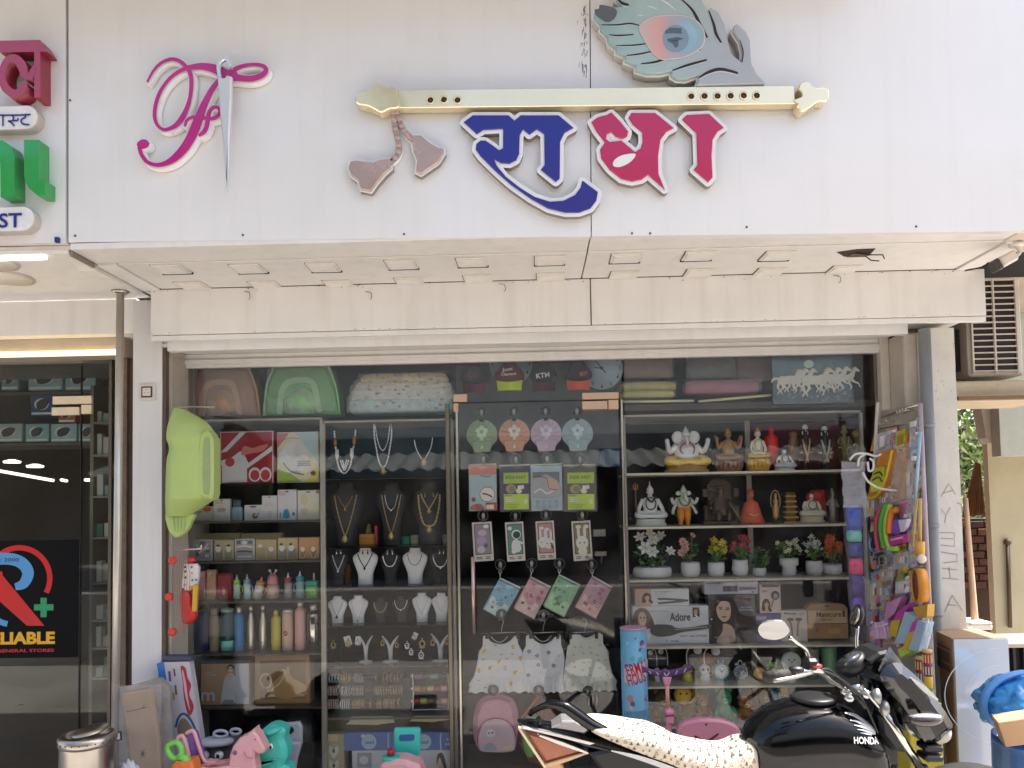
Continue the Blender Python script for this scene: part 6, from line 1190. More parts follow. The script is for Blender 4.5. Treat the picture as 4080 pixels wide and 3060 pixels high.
for q,c1,c2,c3,hk,nm in PO:
 P_=zd(q);t=thing('zip_pouch',nm+' zip pouch of small prints hanging tilted on the door','pouch',(P_[0][0],YD,P_[0][1]))
 A,B,C_,D=[Vector((x,YD,z))for x,z in P_]
 pt=lambda u,v:(A.lerp(B,u)).lerp(D.lerp(C_,u),v)
 b=mbw(t);f=lambda s_:(lambda u,v:(pt(u,v).x,YD+s_*.012*(math.sin(math.pi*u)*math.sin(math.pi*v))**.5,pt(u,v).z))
 b.sheet(f(-1),12,12,M(c1,.3,var=.25,vs=16));b.sheet(f(1),12,12,M(c1,.3));b.build('pouch_body',t)
 b=mbw(t)
 b.add([(p.x,YD-.0105 if 0<k else YD-.0105,p.z)for k,p in enumerate([pt(.08,.55),pt(.95,.6),pt(.97,.97),pt(.03,.97)])],[(0,1,2,3)],M(c2,.4,var=.2,vs=30));b.build('pale_panel',t)
 rr=random.Random(nm);
 for k in range(11):
  u,v=rr.uniform(.12,.85),rr.uniform(.16,.86);s_=rr.uniform(.004,.011);c=pt(u,v);b=mbw(t)
  if k%3==0:b.tube([(c.x+math.cos(a)*s_,YD-.0145,c.z+math.sin(a)*s_)for a in[i*math.tau/10 for i in range(10)]],.0015,M(c3,.5),4,closed=True)
  elif k%3==1:b.T=b.T@Matrix.Translation((c.x,YD-.0138,c.z))@Matrix.Rotation(R(30),4,'Y');b.box(-s_*1.2,s_*1.2,-.001,.0008,-s_,s_,M(c3,.5))
  else:b.ell((c.x,YD-.014,c.z),(s_,.0012,s_*.7),M(rr.choice([c3,'#d8d4cc','#3b3a3f']),.5),8,4)
  b.build('sticker',t)
 b=mbw(t);b.tube([tuple(pt(0,.02)+Vector((0,-.006,0))),tuple(pt(1,.02)+Vector((0,-.006,0)))],.004,M('#d4d2cc',.4),6);b.build('zip',t)
 b=mbw(t);b.tube([tuple(pt(.03,.07)+Vector((0,-.008,0))),tuple(pt(.97,.07)+Vector((0,-.008,0)))],.0016,M('#4a4648',.4),5);b.build('zip_teeth',t)
 hx,hy=1800+hk[0]/2.074,2000+hk[1]/2.074;h0=pl(hx,hy+28,YD)
 b=mbw(t);b.tube([(h0.x+math.cos(a)*.008,YD-.004,h0.z+math.sin(a)*.009)for a in[i*math.tau/12 for i in range(12)]],.002,M('#cfcac0',.3,metal=.5),5,closed=True);b.tube([(h0.x,YD-.004,h0.z-.009),tuple(A)],.003,M('#cfcac0',.3),6);b.build('strap_ring',t)
 hook(hx,hy,f'clear suction hook holding the {nm} pouch')
hook(2165,2452,'clear suction hook of the middle dress hanger');hook(1998,2448,'clear suction hook of the left dress hanger')
for i,(x0,x1,hx,nm)in enumerate(((1916,2092,1998,'left'),(2094,2246,2163,'middle'),(2250,2400,2330,'right'))):
 t=thing('clip_hanger',nm+' black clip hanger carrying a baby dress','hanger',tuple(pl(hx,2522,YD)))
 b=mbw(t);b.tube([tuple(pl(x0,2524-i,YD)),tuple(pl(x1,2518-i,YD))],.0035,M('#8c8880',.25,metal=.8),8);b.build('rod',t)
 b=mbw(t);b.tube([tuple(pl(hx,2516,YD)),tuple(pl(hx+3,2492,YD)),tuple(pl(hx+8,2478,YD)),tuple(pl(hx-4,2464,YD)),tuple(pl(hx-10,2472,YD))],.0022,M('#9c9890',.3,metal=.7),6,4);b.build('wire_hook',t)
 for u in(.14,.84):
  q=pl(x0+(x1-x0)*u,2524,YD);b=mbw(t);b.box(q.x-.009,q.x+.009,YD-.014,YD+.012,q.z-.028,q.z+.012,M('#141414',.5),.003);b.build('clip',t)
def dress(outl,nm,base,prn,hem_y,yy=YD):
 P_=zd(outl);t=thing('baby_dress',nm,'dress',(sum(p[0]for p in P_)/len(P_),yy,min(p[1]for p in P_)))
 mt=M(base,.85,var=.08,vs=12,bump=.12,bs=60);C_=catmull(P_,2,True)
 zmin,zmax=min(p[1]for p in C_),max(p[1]for p in C_);xm=sum(p[0]for p in C_)/len(C_)
 def span(z):
  xs=[]
  for i in range(len(C_)):
   (x1,z1),(x2,z2)=C_[i],C_[(i+1)%len(C_)]
   if(z1-z)*(z2-z)<0:xs.append(x1+(x2-x1)*(z-z1)/(z2-z1))
  return xs
 b=mbw(t);b.prism(C_,yy-.006,yy+.006,mt,bev=.004);o=b.build('bodice',t)
 zh=zd([(0,hem_y)])[0][1];xs=[p for p in C_ if p[1]<zh+.01];xa,xb=min(p[0]for p in xs),max(p[0]for p in xs)
 b=mbw(t);ph=rnd.uniform(0,6);wave=lambda u:.007*math.sin(u*36+ph)+.005*math.sin(u*17+ph)
 b.sheet(lambda u,v:(xa+(xb-xa)*(.06+.88*u)+(u-.5)*v*(xb-xa)*.12,yy-.010-(.25+.75*v)*(wave(u)+.011),zh-v*(zh-zmin+.004)+.006*v*math.sin(u*36+ph)),60,8,mt);b.build('ruffle',t)
 nk=[p for p in C_ if p[1]>zmax-.03];xl,xr=min(p[0]for p in nk),max(p[0]for p in nk)
 b=mbw(t);b.stroke([(xm-(xr-xl)*.24,zmax-.006),(xm-(xr-xl)*.12,zmax-.03),(xm,zmax-.038),(xm+(xr-xl)*.12,zmax-.03),(xm+(xr-xl)*.24,zmax-.006)],[.004]*5,yy-.0075,None,M('#a9a9a0',.8),cap=False);b.build('neck_binding',t)
 prn(t,zd,yy)
def at_motif(t,pts,fn,yy):
 for k,(x,y)in enumerate(pts):
  q=zd([(x,y)])[0];b=mbw(t);fn(b,q[0],q[1],k,yy-(.0072 if y<1455 else.030));b.build('motif',t)
LEM=M('#b8912c',.7);LEAFD=M('#3f4426',.8);PALE=M('#b7a878',.8)
def lem(b,x,z,k,y):
 b.flat(catmull([(x-.008,z-.006),(x,z-.011),(x+.009,z-.003),(x+.009,z+.008),(x,z+.010),(x-.009,z+.005)],3,True),y,LEM);b.flat([(x+.006,z+.006),(x+.016,z+.012),(x+.008,z+.013)]if k%2 else[(x-.004,z-.01),(x+.005,z-.018),(x+.004,z-.009)],y-.0004,LEAFD)
def sprig(b,x,z,k,y):b.stroke([(x-.009,z),(x,z+(.004 if k%2 else-.004)),(x+.009,z+.002)],[.001,.004,.001],y,None,LEAFD if k%3 else PALE,n=3,cap=False)
def p1(t,zd,yy):
 at_motif(t,[(505,1190),(265,1235),(565,1285),(388,1318),(225,1385),(315,1370),(440,1365),(520,1408),(490,1485)],lem,yy)
 at_motif(t,[(280,1180),(360,1190),(260,1295),(345,1265),(410,1255),(460,1300),(340,1440),(225,1470),(500,1250),(400,1415),(280,1520),(350,1520)],sprig,yy)
def p2(t,zd,yy):
 def fl_(b,x,z,k,y):
  if k<6:
   b.tube([(x+math.cos(a)*.0075*(1+.3*math.sin(5*a)),y,z+math.sin(a)*.0075*(1+.3*math.sin(5*a)))for a in[i*math.tau/20 for i in range(20)]],.0022,M('#4a5a80',.8),4,closed=True)
  else:b.tube([(x+math.cos(a)*.006,y+.0006,z+math.sin(a)*.006)for a in[i*math.tau/10 for i in range(10)]],.0008,M('#9a9fa8',.8),4,closed=True)
 at_motif(t,[(640,1235),(800,1243),(715,1345),(843,1352),(632,1430),(705,1270),(690,1190),(885,1270),(605,1330),(665,1360),(740,1410),(870,1140),(770,1420),(680,1275),(850,1470),(740,1500),(900,1490),(650,1490)],fl_,yy)
def p3(t,zd,yy):
 def tw(b,x,z,k,y):b.stroke([(x-.007,z-.005),(x,z+.002),(x+.006,z+.007)],[.001,.003,.001],y,None,M('#7d7c68',.85),n=3,cap=False);b.flat(el(x+.005,z-.003,.004,.003,8),y-.0004,M('#8f8e78',.85))
 at_motif(t,[(x+rnd.uniform(-18,18),y+rnd.uniform(-14,14))for y in range(1190,1540,62)for x in range(1010,1300,68)],tw,yy)
dress([(258,1112),(290,1108),(318,1150),(375,1172),(440,1170),(490,1140),(520,1108),(545,1115),(548,1170),(582,1235),(592,1300),(604,1400),(640,1480),(648,1540),(580,1558),(500,1548),(420,1560),(350,1545),(260,1548),(190,1545),(138,1515),(170,1465),(195,1400),(215,1300),(222,1240),(255,1190)],'white baby dress with yellow lemons on the glass door','#cccbb8',p1,1460)
dress([(614,1110),(650,1105),(690,1150),(760,1175),(825,1150),(870,1098),(900,1105),(905,1180),(928,1250),(932,1330),(920,1450),(935,1545),(860,1562),(780,1548),(700,1562),(640,1548),(625,1470),(598,1380),(585,1280),(590,1230),(612,1190)],'white baby dress with blue flowers, middle of the three','#c6ccd2',p2,1465,YD+.004)
dress([(975,1110),(1020,1092),(1060,1100),(1110,1125),(1170,1100),(1200,1080),(1248,1100),(1252,1170),(1290,1225),(1300,1300),(1325,1410),(1365,1480),(1340,1520),(1250,1545),(1150,1550),(1050,1545),(960,1535),(925,1500),(928,1400),(945,1280),(955,1200),(975,1170)],'cream baby dress with faint grey sprigs, right of the three','#c6c6b0',p3,1465,YD+.002)
p,w_,h_=kit(2253,2452,2380,2535,.12);b=MB();b.loft([(0,w_*.5,.06),(h_*.5,w_*.46,.06),(h_*.85,w_*.3,.045),(h_,w_*.1,.02)],M('#4c4f4e',.8,var=.3,vs=30,bump=.3),20);obj(b,'knit_cap','grey flecked cap behind the cream dress','cap',Vector((p.x,.12,p.z)))
zb=zoom(1250,2750,2.458,.05);P_=zb([(1640,585),(1590,540),(1562,440),(1558,300),(1575,200),(1610,120),(1670,65),(1760,42),(1850,45),(1930,80),(1975,140),(1998,240),(2003,360),(1990,470),(1975,560),(1930,590),(1780,598)])
t=thing('backpack','pink child backpack with a pale front pocket behind the door glass','backpack',(sum(p[0]for p in P_)/len(P_),.05,min(p[1]for p in P_)))
PKB=M('#b5808e',.6,var=.12,vs=16,bump=.2);b=mbw(t);b.prism(catmull(P_,3,True),.03,.14,PKB,bev=.03);b.build('body',t)
P2=zb([(1640,580),(1612,520),(1610,430),(1640,340),(1700,285),(1790,265),(1880,285),(1950,350),(1975,440),(1972,560),(1900,590),(1770,592)]);b=mbw(t);b.prism(catmull(P2,3,True),.012,.029,M('#b39aa0',.5,var=.08),bev=.008);fpk=b.build('front_pocket',t)
b=mbw(t);b.tube([(x,.022,z)for x,z in catmull(zb([(1612,500),(1612,430),(1640,340),(1700,283),(1790,262),(1880,283),(1950,348),(1976,440)]),3)],.004,M('#7a3f50',.5),6);b.build('pocket_zip',t)
b=mbw(t);b.tube([(x,.030,z)for x,z in catmull(zb([(1590,230),(1610,150),(1665,95),(1760,70),(1850,72),(1930,105)]),3)],.003,M('#8a5060',.5),6);b.build('main_zip',t)
b=mbw(t);c_=zb([(1735,400)])[0];s_=.012
b.flat(el(c_[0],c_[1],.026,.022),.0112,M('#cfc0c2',.5));b.flat(el(c_[0]-.009,c_[1],.006,.005),.0106,M('#5a3a48',.5));b.flat(el(c_[0]+.011,c_[1]+.002,.006,.005),.0106,M('#5a3a48',.5));b.flat(catmull(zb([(1670,560),(1690,510),(1730,490),(1780,520),(1790,565)]),3,True),.0110,M('#8d8f97',.5));b.flat(catmull(zb([(1850,560),(1880,530),(1930,510),(1950,550)]),3,True),.0109,M('#b9a78f',.5))
b.build('pocket_print',fpk)
b=mbw(t);b.tube([(x,.08,z)for x,z in catmull(zb([(1740,50),(1760,10),(1830,8),(1850,48)]),3)],.006,M('#9c5a6e',.6),8);b.build('carry_loop',t)
t=thing('net_bag','orange net bag of green toys hanging behind the motorcycle tail','toy bag',tuple(pl(2110,3000,.08)))
b=mbw(t);k=lambda x,y:pl(x,y,.08)
b.add([tuple(k(2150,2765)),tuple(k(2075,2860)),tuple(k(2068,2960)),tuple(k(2110,3040)),tuple(k(2200,3045)),tuple(k(2235,2940)),tuple(k(2215,2850))],[(0,1,6),(1,2,5,6),(2,3,4,5)],film_mat('#c4633c',.42));b.build('net',t)
b=mbw(t);q=k(2105,2950);b.loft([(q.z-.09,.02,.02,q.x+.012,.08),(q.z-.06,.034,.03,q.x+.008,.08),(q.z+.03,.035,.03,q.x-.004,.08),(q.z+.085,.02,.02,q.x-.012,.08)],M('#7cae5a',.4),14);b.build('green_toy',t)
b=mbw(t);q=k(2118,2862);b.loft([(q.z-.02,.04,.03,q.x,.08),(q.z+.02,.03,.02,q.x,.08)],M('#6f8f78',.4,var=.4,vs=30),10);b.build('grey_toy',t)
b=mbw(t);b.tube([tuple(k(2150,2765)),tuple(k(2125,2800)),tuple(k(2078,2860))],.004,M('#b5583a',.5),6);b.build('drawstring',t)
hook(2146,2752,'clear suction hook holding the orange net bag');hook(1965,2750,'clear suction hook over the pink backpack');hook(2343,2755,'clear suction hook under the cream dress')
p,w_,h_=kit(2260,2762,2470,3050,.1);b=MB();b.prism([(-w_*.45,0),(-w_*.5,h_),(w_*.5,h_),(w_*.46,0),(w_*.05,0),(0,h_*.5),(-w_*.05,0)],-.015,.03,M('#14171b',.8,var=.3),bev=.01);o=obj(b,'trousers','black trousers with pale stripes hanging low on the door','trousers',Vector((p.x,.1,p.z)))
b=MB()
for k_ in range(3):b.stroke([(-.02+.022*k_,h_*.82),(-.018+.022*k_,h_*.9),(-.02+.022*k_,h_*.97)],[.003,.008,.003],-.0165,None,M('#9a958b',.6),cap=False)
b.build('stripes',o)
ic=thing('counter','brown wooden counter low behind the glass door','counter',(pl(2150,2990,.55).x,.55,FLOOR+.031));b=mbw(ic)
b.box(pl(1830,2990,.55).x,pl(2480,2990,.55).x,.55,1.0,FLOOR+.031,pl(2150,2765,.55).z,M('#4a3a30',.5,var=.2,vs=4));b.build('front',ic)
b=mbw(ic);b.box(pl(1800,2990,.55).x,pl(2500,2990,.55).x,.53,1.02,pl(2150,2765,.55).z+.001,pl(2150,2750,.55).z,M('#2a211c',.4),.004);b.build('top',ic)
# right cabinet: statues, plants, boxes, clocks, soft toys
k0,k1,k2,k3,k4,k5,k6=[Row(2950,y)for y in(1880,2090,2297,2557,2712,2868,2868)]
rc=cabinet('display_cabinet','right display cabinet of idols, flower pots and hair dryer boxes',2492,3440,1644,[r.Z for r in(k0,k1,k2,k3,k4,k5)],back='#2c2019',thick=.014,col=M('#b5ae9f',.45,metal=.2))
for px in(2985,):b=mbw(rc);q=pl(px,2000,.38);b.box(q.x-.015,q.x+.015,.37,.385,k5.Z,pl(px,1660,.38).z,M('#8a857c',.4,metal=.4));b.build('middle_post',rc)
b=mbw(rc);a,c=pl(2995,1870,.40),pl(3440,1680,.40);b.box(a.x,c.x,.40,.41,a.z,c.z,M('#5a1a1e',.7,var=.2));b.build('red_backing',rc)
b=mbw(rc);a,c=pl(2500,1690,.3),pl(3430,1672,.3);b.box(a.x,c.x,.28,.3,a.z,c.z,M('#9a9484',.5));b.build('inner_rail',rc)
tops=Row(2950,1612,.2)
for x0,y0,x1,y1,col,lb,Y in((2478,1424,2676,1516,'#5a3a28','brown wrapped pillow above the right cabinet',.24),(2722,1426,2922,1518,'#191b24','black wrapped pillow above the right cabinet',.24),(2925,1424,3085,1530,'#4a1e28','dark maroon wrapped bundle beside the horse picture',.26),(2470,1527,2690,1560,'#9c9246','yellow wrapped cloth, upper of two',.2),(2470,1561,2684,1592,'#a39b52','yellow wrapped cloth, lower of two',.2),(2720,1520,3020,1574,'#8a4a5e','pink wrapped bag under the black pillow',.2)):
 p,w_,h_=kit(x0,y0,x1,y1,Y);b=MB();b.loft([(0,w_*.44,.05),(h_*.15,w_*.49,.07),(h_*.5,w_*.5,.08),(h_*.85,w_*.49,.07),(h_,w_*.42,.05)],M(col,.45,var=.25,vs=16,bump=.7,bs=22),26,pw=4);o=obj(b,'wrapped_bundle',lb,'bundle',Vector((p.x,Y,p.z)))
 b=MB();b.sheet(lambda u,v:((u-.5)*w_*.98,-.085-.008*math.sin(u*23+v*11+x0),.003+v*(h_-.003)),22,6,film_mat(a=.16,rough=.06));b.build('plastic_wrap',o)
b=mbw(rc);q0,q1=pl(2474,1601,.12),pl(2765,1597,.12);b.tube([tuple(q0),tuple(q1)],.008,M('#e6d29a',.4),8);b.build('light_batten',rc)
b=mbw(rc);q0,q1=pl(2783,1600,.12),pl(3076,1574,.12);b.tube([tuple(q0),tuple(q1)],.008,M('#d9b98a',.4),8);b.build('light_batten',rc)
b=mbw(rc);b.box(pl(2470,1622,.2).x,pl(3500,1622,.2).x,.1,.4,rc.location.z*0+pl(2950,1636,.2).z-.0,pl(2950,1612,.2).z,M('#3a302a',.6));b.build('roof_board',rc)
p,w_,h_=kit(3082,1412,3396,1606,.08);t=thing('horse_picture','glass picture of seven white horses running through water','picture',Vector((p.x,.08,p.z)))
b=MB();b.box(-w_/2,w_/2,-.006,.01,0,h_,M('#3c5a66',.15,var=.35,vs=5,coat=.5),.003);b.build('panel',t)
b=MB();b.flat([(-w_/2+.004,.004),(w_/2-.004,.004),(w_/2-.004,h_*.34),(-w_/2+.004,h_*.30)],-.0066,M('#4f5d68',.3,var=.4,vs=22));b.build('water',t)
b=MB();b.flat(el(-w_*.04,h_*.80,h_*.1,h_*.08),-.0068,M('#a5b9b4',.4));b.build('moon',t)
def horse(cx,cz,s,flip=1,k=0):
 b=MB();mt=M('#cfc8b4',.5,var=.12,vs=40);y=-.0075-.0016*k;g_=lambda pts:[(cx+x*s*flip,cz+z*s)for x,z in pts]
 b.prism(catmull(g_([(-.5,.52),(-.42,.72),(-.2,.74),(.05,.70),(.25,.78),(.38,1.0),(.52,1.08),(.7,.92),(.68,.85),(.55,.88),(.48,.78),(.44,.6),(.30,.45),(.0,.42),(-.3,.44),(-.42,.4)]),3,True),y,y+.0012,mt)
 for pts in([(-.42,.5),(-.5,.3),(-.42,.15),(-.5,0)],[(-.3,.46),(-.25,.28),(-.36,.14),(-.32,.0)],[(.3,.5),(.48,.34),(.62,.3),(.7,.12)],[(.22,.48),(.2,.28),(.3,.15),(.24,.02)]):b.stroke(g_(pts),[.14*s,.09*s,.07*s,.05*s],y-.0002,y+.001,mt,n=3)
 b.stroke(g_([(-.48,.68),(-.66,.66),(-.78,.5)]),[.1*s,.12*s,.03*s],y-.0003,y+.001,mt,n=3)
 b.stroke(g_([(.3,.86),(.4,1.02),(.5,1.08)]),[.05*s,.07*s,.04*s],y-.0006,None,M('#9c9482',.6),n=3,cap=False)
 b.build('horse',t)
for k,(u,v,s)in enumerate([(-.22,.24,.44),(-.12,.26,.42),(-.3,.2,.46),(.28,.24,.46),(.40,.26,.42),(.18,.22,.46),(.03,.14,.54)]):horse(u*w_,v*h_,s*h_,1,k)
b=MB()
for i in range(40):x=rnd.uniform(-.45,.45)*w_;z=rnd.uniform(.04,.28)*h_;b.flat(el(x,z,rnd.uniform(.002,.009),.0015,6),-.0205-.0001*i,M('#b9c3c8',.4))
b.build('spray',t)['kind']='stuff'
b=MB();b.tube([(-w_/2,-.008,0),(w_/2,-.008,0),(w_/2,-.008,h_),(-w_/2,-.008,h_)],.003,M('#8fa3a6',.2),6,closed=True);b.build('edge',t)
# idols
def idol(x0,yt,x1,row,label,name='idol'):
 p,w_,h_=row.kit(x0,yt,x1);return thing(name,label,'statue',p),w_,h_
def seated(t,w_,h_,body,robe=None,base='lotus',bcol='#cfc9ba',crown=True,arms='lap',hair='#1a1512',face=True,elephant=False,acc='#b98a2c',base_h=.2):
 """one seated figure: plinth, crossed legs, torso, arms, head"""
 B=M(body,.4,var=.08,vs=20);Rb=M(robe,.45,var=.12,vs=20)if robe else B;A_=M(acc,.35,metal=.5)
 b=MB();bw_=w_*.46;hb=h_*base_h
 if base=='lotus':
  b.lathe([(bw_*.9,0),(bw_,hb*.25),(bw_*.82,hb*.5),(bw_,hb*.8),(bw_*.8,hb)],M(bcol,.4,var=.1),seg=24,sy=.55)
 else:b.lathe([(bw_,0),(bw_*1.0,hb*.4),(bw_*.9,hb*.45),(bw_*.95,hb*.95),(bw_*.85,hb)],M(bcol,.4,var=.1),seg=24,sy=.5)
 b.build('plinth',t)
 if base=='lotus':
  pb=MB();pb.ell((0,0,0),(bw_*.19,bw_*.12,hb*.42),M(bcol,.4,var=.1),8,6);pet=None
  for k in range(7):
   a=R(-90+(k-3)*24);L_=(math.cos(a)*bw_*.92,math.sin(a)*bw_*.52,hb*.62)
   if pet is None:pet=pb.build('petal',t,loc=L_)
   else:inst(pet,t,loc=L_)
 b=MB();zl_=hb;lh=h_*.13
 b.ell((0,-w_*.05,zl_+lh*.6),(w_*.34,w_*.17,lh*.5),Rb,16,8)
 for s_ in(-1,1):b.tube([(s_*w_*.10,0,zl_+lh*.8),(s_*w_*.40,-w_*.08,zl_+lh*.7),(s_*w_*.28,-w_*.2,zl_+lh*.5),(-s_*w_*.12,-w_*.22,zl_+lh*.45)],[w_*.12,w_*.10,w_*.075,w_*.045],Rb,10,3)
 b.build('folded_legs',t)
 b=MB();zt=zl_+lh*.7;ht=h_*.40
 b.loft([(zt,w_*.19,w_*.13,0,0),(zt+ht*.3,w_*(.2 if not elephant else.26),w_*(.14 if not elephant else.2),0,-.01*0),(zt+ht*.7,w_*.23,w_*.13,0,0),(zt+ht*.9,w_*.2,w_*.1,0,0),(zt+ht,w_*.08,w_*.07,0,0),(zt+ht*1.1,w_*.065,w_*.06,0,-.0)],B,16)
 zs=zt+ht*.85
 for s_ in(-1,1):
  if arms=='lap':P_=[(s_*w_*.2,0,zs),(s_*w_*.30,-w_*.04,zs-ht*.45),(s_*w_*.2,-w_*.2,zs-ht*.75),(s_*w_*.04,-w_*.25,zs-ht*.72)]
  elif arms=='knees':P_=[(s_*w_*.2,0,zs),(s_*w_*.32,-w_*.02,zs-ht*.4),(s_*w_*.36,-w_*.14,zs-ht*.72),(s_*w_*.34,-w_*.2,zs-ht*.85)]
  else:P_=[(s_*w_*.2,0,zs),(s_*w_*.34,-w_*.03,zs-ht*.35),(s_*w_*.40,-w_*.14,zs-ht*.05),(s_*w_*.42,-w_*.17,zs+ht*.22)]
  b.tube(P_,[w_*.07,w_*.06,w_*.05,w_*.045],B,8,3);b.ell(P_[-1],w_*.05,B,8,6)
 hz=zt+ht*1.1+h_*.07;hr=h_*(.085 if not elephant else.115)
 b.ell((0,-w_*.02,hz),(hr*.82,hr*.85,hr),B,14,10)
 if elephant:
  for s_ in(-1,1):b.ell((s_*hr*1.5,0,hz),(hr*1.15,hr*.25,hr*1.2),B,12,8)
  b.tube([(0,-hr*.8,hz),(0,-hr*1.35,hz-hr*.8),(hr*.1,-hr*1.3,hz-hr*1.7),(hr*.6,-hr*1.2,hz-hr*2.1),(hr*.9,-hr*1.2,hz-hr*1.8)],[hr*.42,hr*.34,hr*.26,hr*.2,hr*.14],B,10,3)
  for s_ in(-1,1):b.tube([(s_*hr*.45,-hr*.8,hz-hr*.35),(s_*hr*.6,-hr*1.3,hz-hr*.7)],[hr*.12,hr*.05],M('#e6dfd0',.4),6)
 else:b.ell((0,-w_*.02-hr*.85,hz-hr*.1),(hr*.12,hr*.16,hr*.2),B,6,5);[b.ell((s_*hr*.82,0,hz-hr*.1),(hr*.14,hr*.1,hr*.36),B,6,5)for s_ in(-1,1)]
 b.build('figure',t)
 b=MB()
 for s_ in(-1,1):b.ell((s_*hr*.34,-w_*.02-hr*.78,hz+hr*.08),(hr*.13,hr*.06,hr*.06),M('#221a16',.4),6,4)
 b.ell((0,-w_*.02-hr*.80,hz-hr*.48),(hr*.22,hr*.06,hr*.06),M('#8a4a40',.5),6,4)
 if face:b.build('face_paint',t)
 if crown:
  b=MB();b.lathe([(hr*.88,hz+hr*.45),(hr*.95,hz+hr*.7),(hr*.6,hz+hr*1.0),(hr*.5,hz+hr*1.35),(hr*.25,hz+hr*1.6),(hr*.08,h_ if h_>hz+hr*1.65 else hz+hr*1.8)],A_ if crown=='gold'else(M(hair,.5)if crown=='hair'else B),seg=16);b.build('crown'if crown!='hair'else 'hair_knot',t)
 b=MB();b.tube([(math.cos(a)*w_*.15,-w_*.14-.1*w_*max(0,-math.sin(a))*.3,zt+ht*.62+math.sin(a)*ht*.34)for a in[i*math.tau/18 for i in range(18)]],w_*.016,A_,5,closed=True);b.build('garland',t)
 return hz,hr,zt,ht
t,w_,h_=idol(2636,1699,2826,k0,'large white elephant headed idol in a yellow dhoti on the top shelf')
hz,hr,zt,ht=seated(t,w_,h_,'#c3c7bd','#c79a26','plain','#9a7a5a',crown='plain',arms='up',elephant=True,acc='#8a2f26',base_h=.16)
b=MB();b.stroke([(-w_*.25,zt+ht*.1),(0,zt-.004),(w_*.25,zt+ht*.1)],[.01,.016,.01],-w_*.23,-w_*.19,M('#7d2b23',.5));b.build('sash',t)
t,w_,h_=idol(2842,1709,2956,k0,'bronze four armed idol on a brown lotus');hz,hr,zt,ht=seated(t,w_,h_,'#8d6a48','#80603f','lotus','#7c5647',crown='gold',arms='up',acc='#a07a48',base_h=.26)
b=MB();
for s_ in(-1,1):b.tube([(s_*w_*.18,.01,zt+ht*.8),(s_*w_*.34,.01,zt+ht*.75),(s_*w_*.44,0,zt+ht*1.25)],[w_*.05,w_*.045,w_*.03],M('#8d6a48',.4),8,3)
b.build('rear_arms',t)
t,w_,h_=idol(2970,1713,3064,k0,'white and gold meditating idol on a gold lotus');seated(t,w_,h_,'#cfc6aa','#b89640','lotus','#b8923c',crown='gold',arms='lap',base_h=.3)
t,w_,h_=idol(3043,1700,3099,Row(3070,1852,.24),'plain bright red draped idol seen from the back','idol');b=MB()
b.loft([(0,w_*.5,.028),(h_*.5,w_*.5,.03),(h_*.72,w_*.44,.026),(h_*.80,w_*.2,.018),(h_*.84,w_*.17,.017),(h_*.92,w_*.2,.019),(h_*.99,w_*.08,.008)],M('#b81f17',.4,var=.06),18);b.build('draped_body',t)
t,w_,h_=idol(3078,1770,3168,k0,'small white painted seated monk idol');seated(t,w_,h_,'#c4c0b8',None,'plain','#c4c0b8',crown=False,arms='knees',acc='#4a4038',base_h=.12)
t,w_,h_=idol(3140,1716,3180,Row(3160,1850,.25),'brown draped idol standing behind the black one');b=MB();b.loft([(0,w_*.5,.02),(h_*.7,w_*.5,.022),(h_*.78,w_*.34,.018),(h_*.9,w_*.45,.022),(h_*.99,w_*.2,.01)],M('#7c5a3c',.5,var=.15),14);b.build('draped_body',t)
def standing(t,w_,h_,body,garl,cap_=None):
 B=M(body,.4,var=.1);b=MB()
 b.loft([(0,w_*.34,w_*.25),(h_*.04,w_*.36,w_*.26),(h_*.05,w_*.2,w_*.16),(h_*.35,w_*.2,w_*.15),(h_*.42,w_*.22,w_*.16),(h_*.60,w_*.28,w_*.17),(h_*.67,w_*.12,w_*.1),(h_*.70,w_*.1,w_*.1),(h_*.78,w_*.16,w_*.16),(h_*.84,w_*.14,w_*.14),(h_*.86,w_*.2,w_*.18),(h_*.94,w_*.1,w_*.1),(h_,w_*.03,w_*.03)],B,16)
 for s_ in(-1,1):b.tube([(s_*w_*.24,0,h_*.62),(s_*w_*.44,-w_*.05,h_*.5),(s_*w_*.24,-w_*.2,h_*.42)],[w_*.08,w_*.06,w_*.05],B,8,3)
 b.build('figure',t);G=M(garl,.4,metal=.3,var=.2);b=MB()
 for s_ in(-1,1):b.tube([(s_*w_*.24,-w_*.16,h_*.64),(s_*w_*.16,-w_*.24,h_*.48),(s_*w_*.02,-w_*.26,h_*.3),(-s_*w_*.08,-w_*.24,h_*.16)],w_*.055,G,7,3)
 b.build('garland',t);b=MB()
 for s_ in(-1,1):b.tube([(s_*w_*.22,-w_*.14,h_*.36),(s_*w_*.45,-w_*.08,h_*.37)],w_*.06,G,7)
 b.build('cuff',t);b=MB();b.lathe([(w_*.17,h_*.84),(w_*.2,h_*.88),(w_*.08,h_*.95),(w_*.02,h_)],G if cap_ else M('#a9a69c',.4),seg=14);b.build('crown',t)
 b=MB()
 for s_ in(-1,1):b.ell((s_*w_*.17,0,h_*.77),(w_*.04,w_*.03,h_*.04),M('#c9c2b0',.4),6,5)
 b.ell((0,-w_*.16,h_*.81),(w_*.05,w_*.02,h_*.02),M('#d9cfb4',.4),6,4);b.build('face_mark',t)
t,w_,h_=idol(3176,1680,3236,k0,'black standing idol with crossed gold garlands');standing(t,w_,h_,'#1d1413','#b08a4a')
t,w_,h_=idol(3250,1686,3316,k0,'black standing idol with a pale necklace, right of the gold garlanded one');standing(t,w_,h_,'#17110f','#a89a82')
t,w_,h_=idol(3332,1685,3392,Row(3360,1840,.2),'olive standing idol at the right of the top shelf');standing(t,w_,h_,'#6f6a44','#8a8355',True)
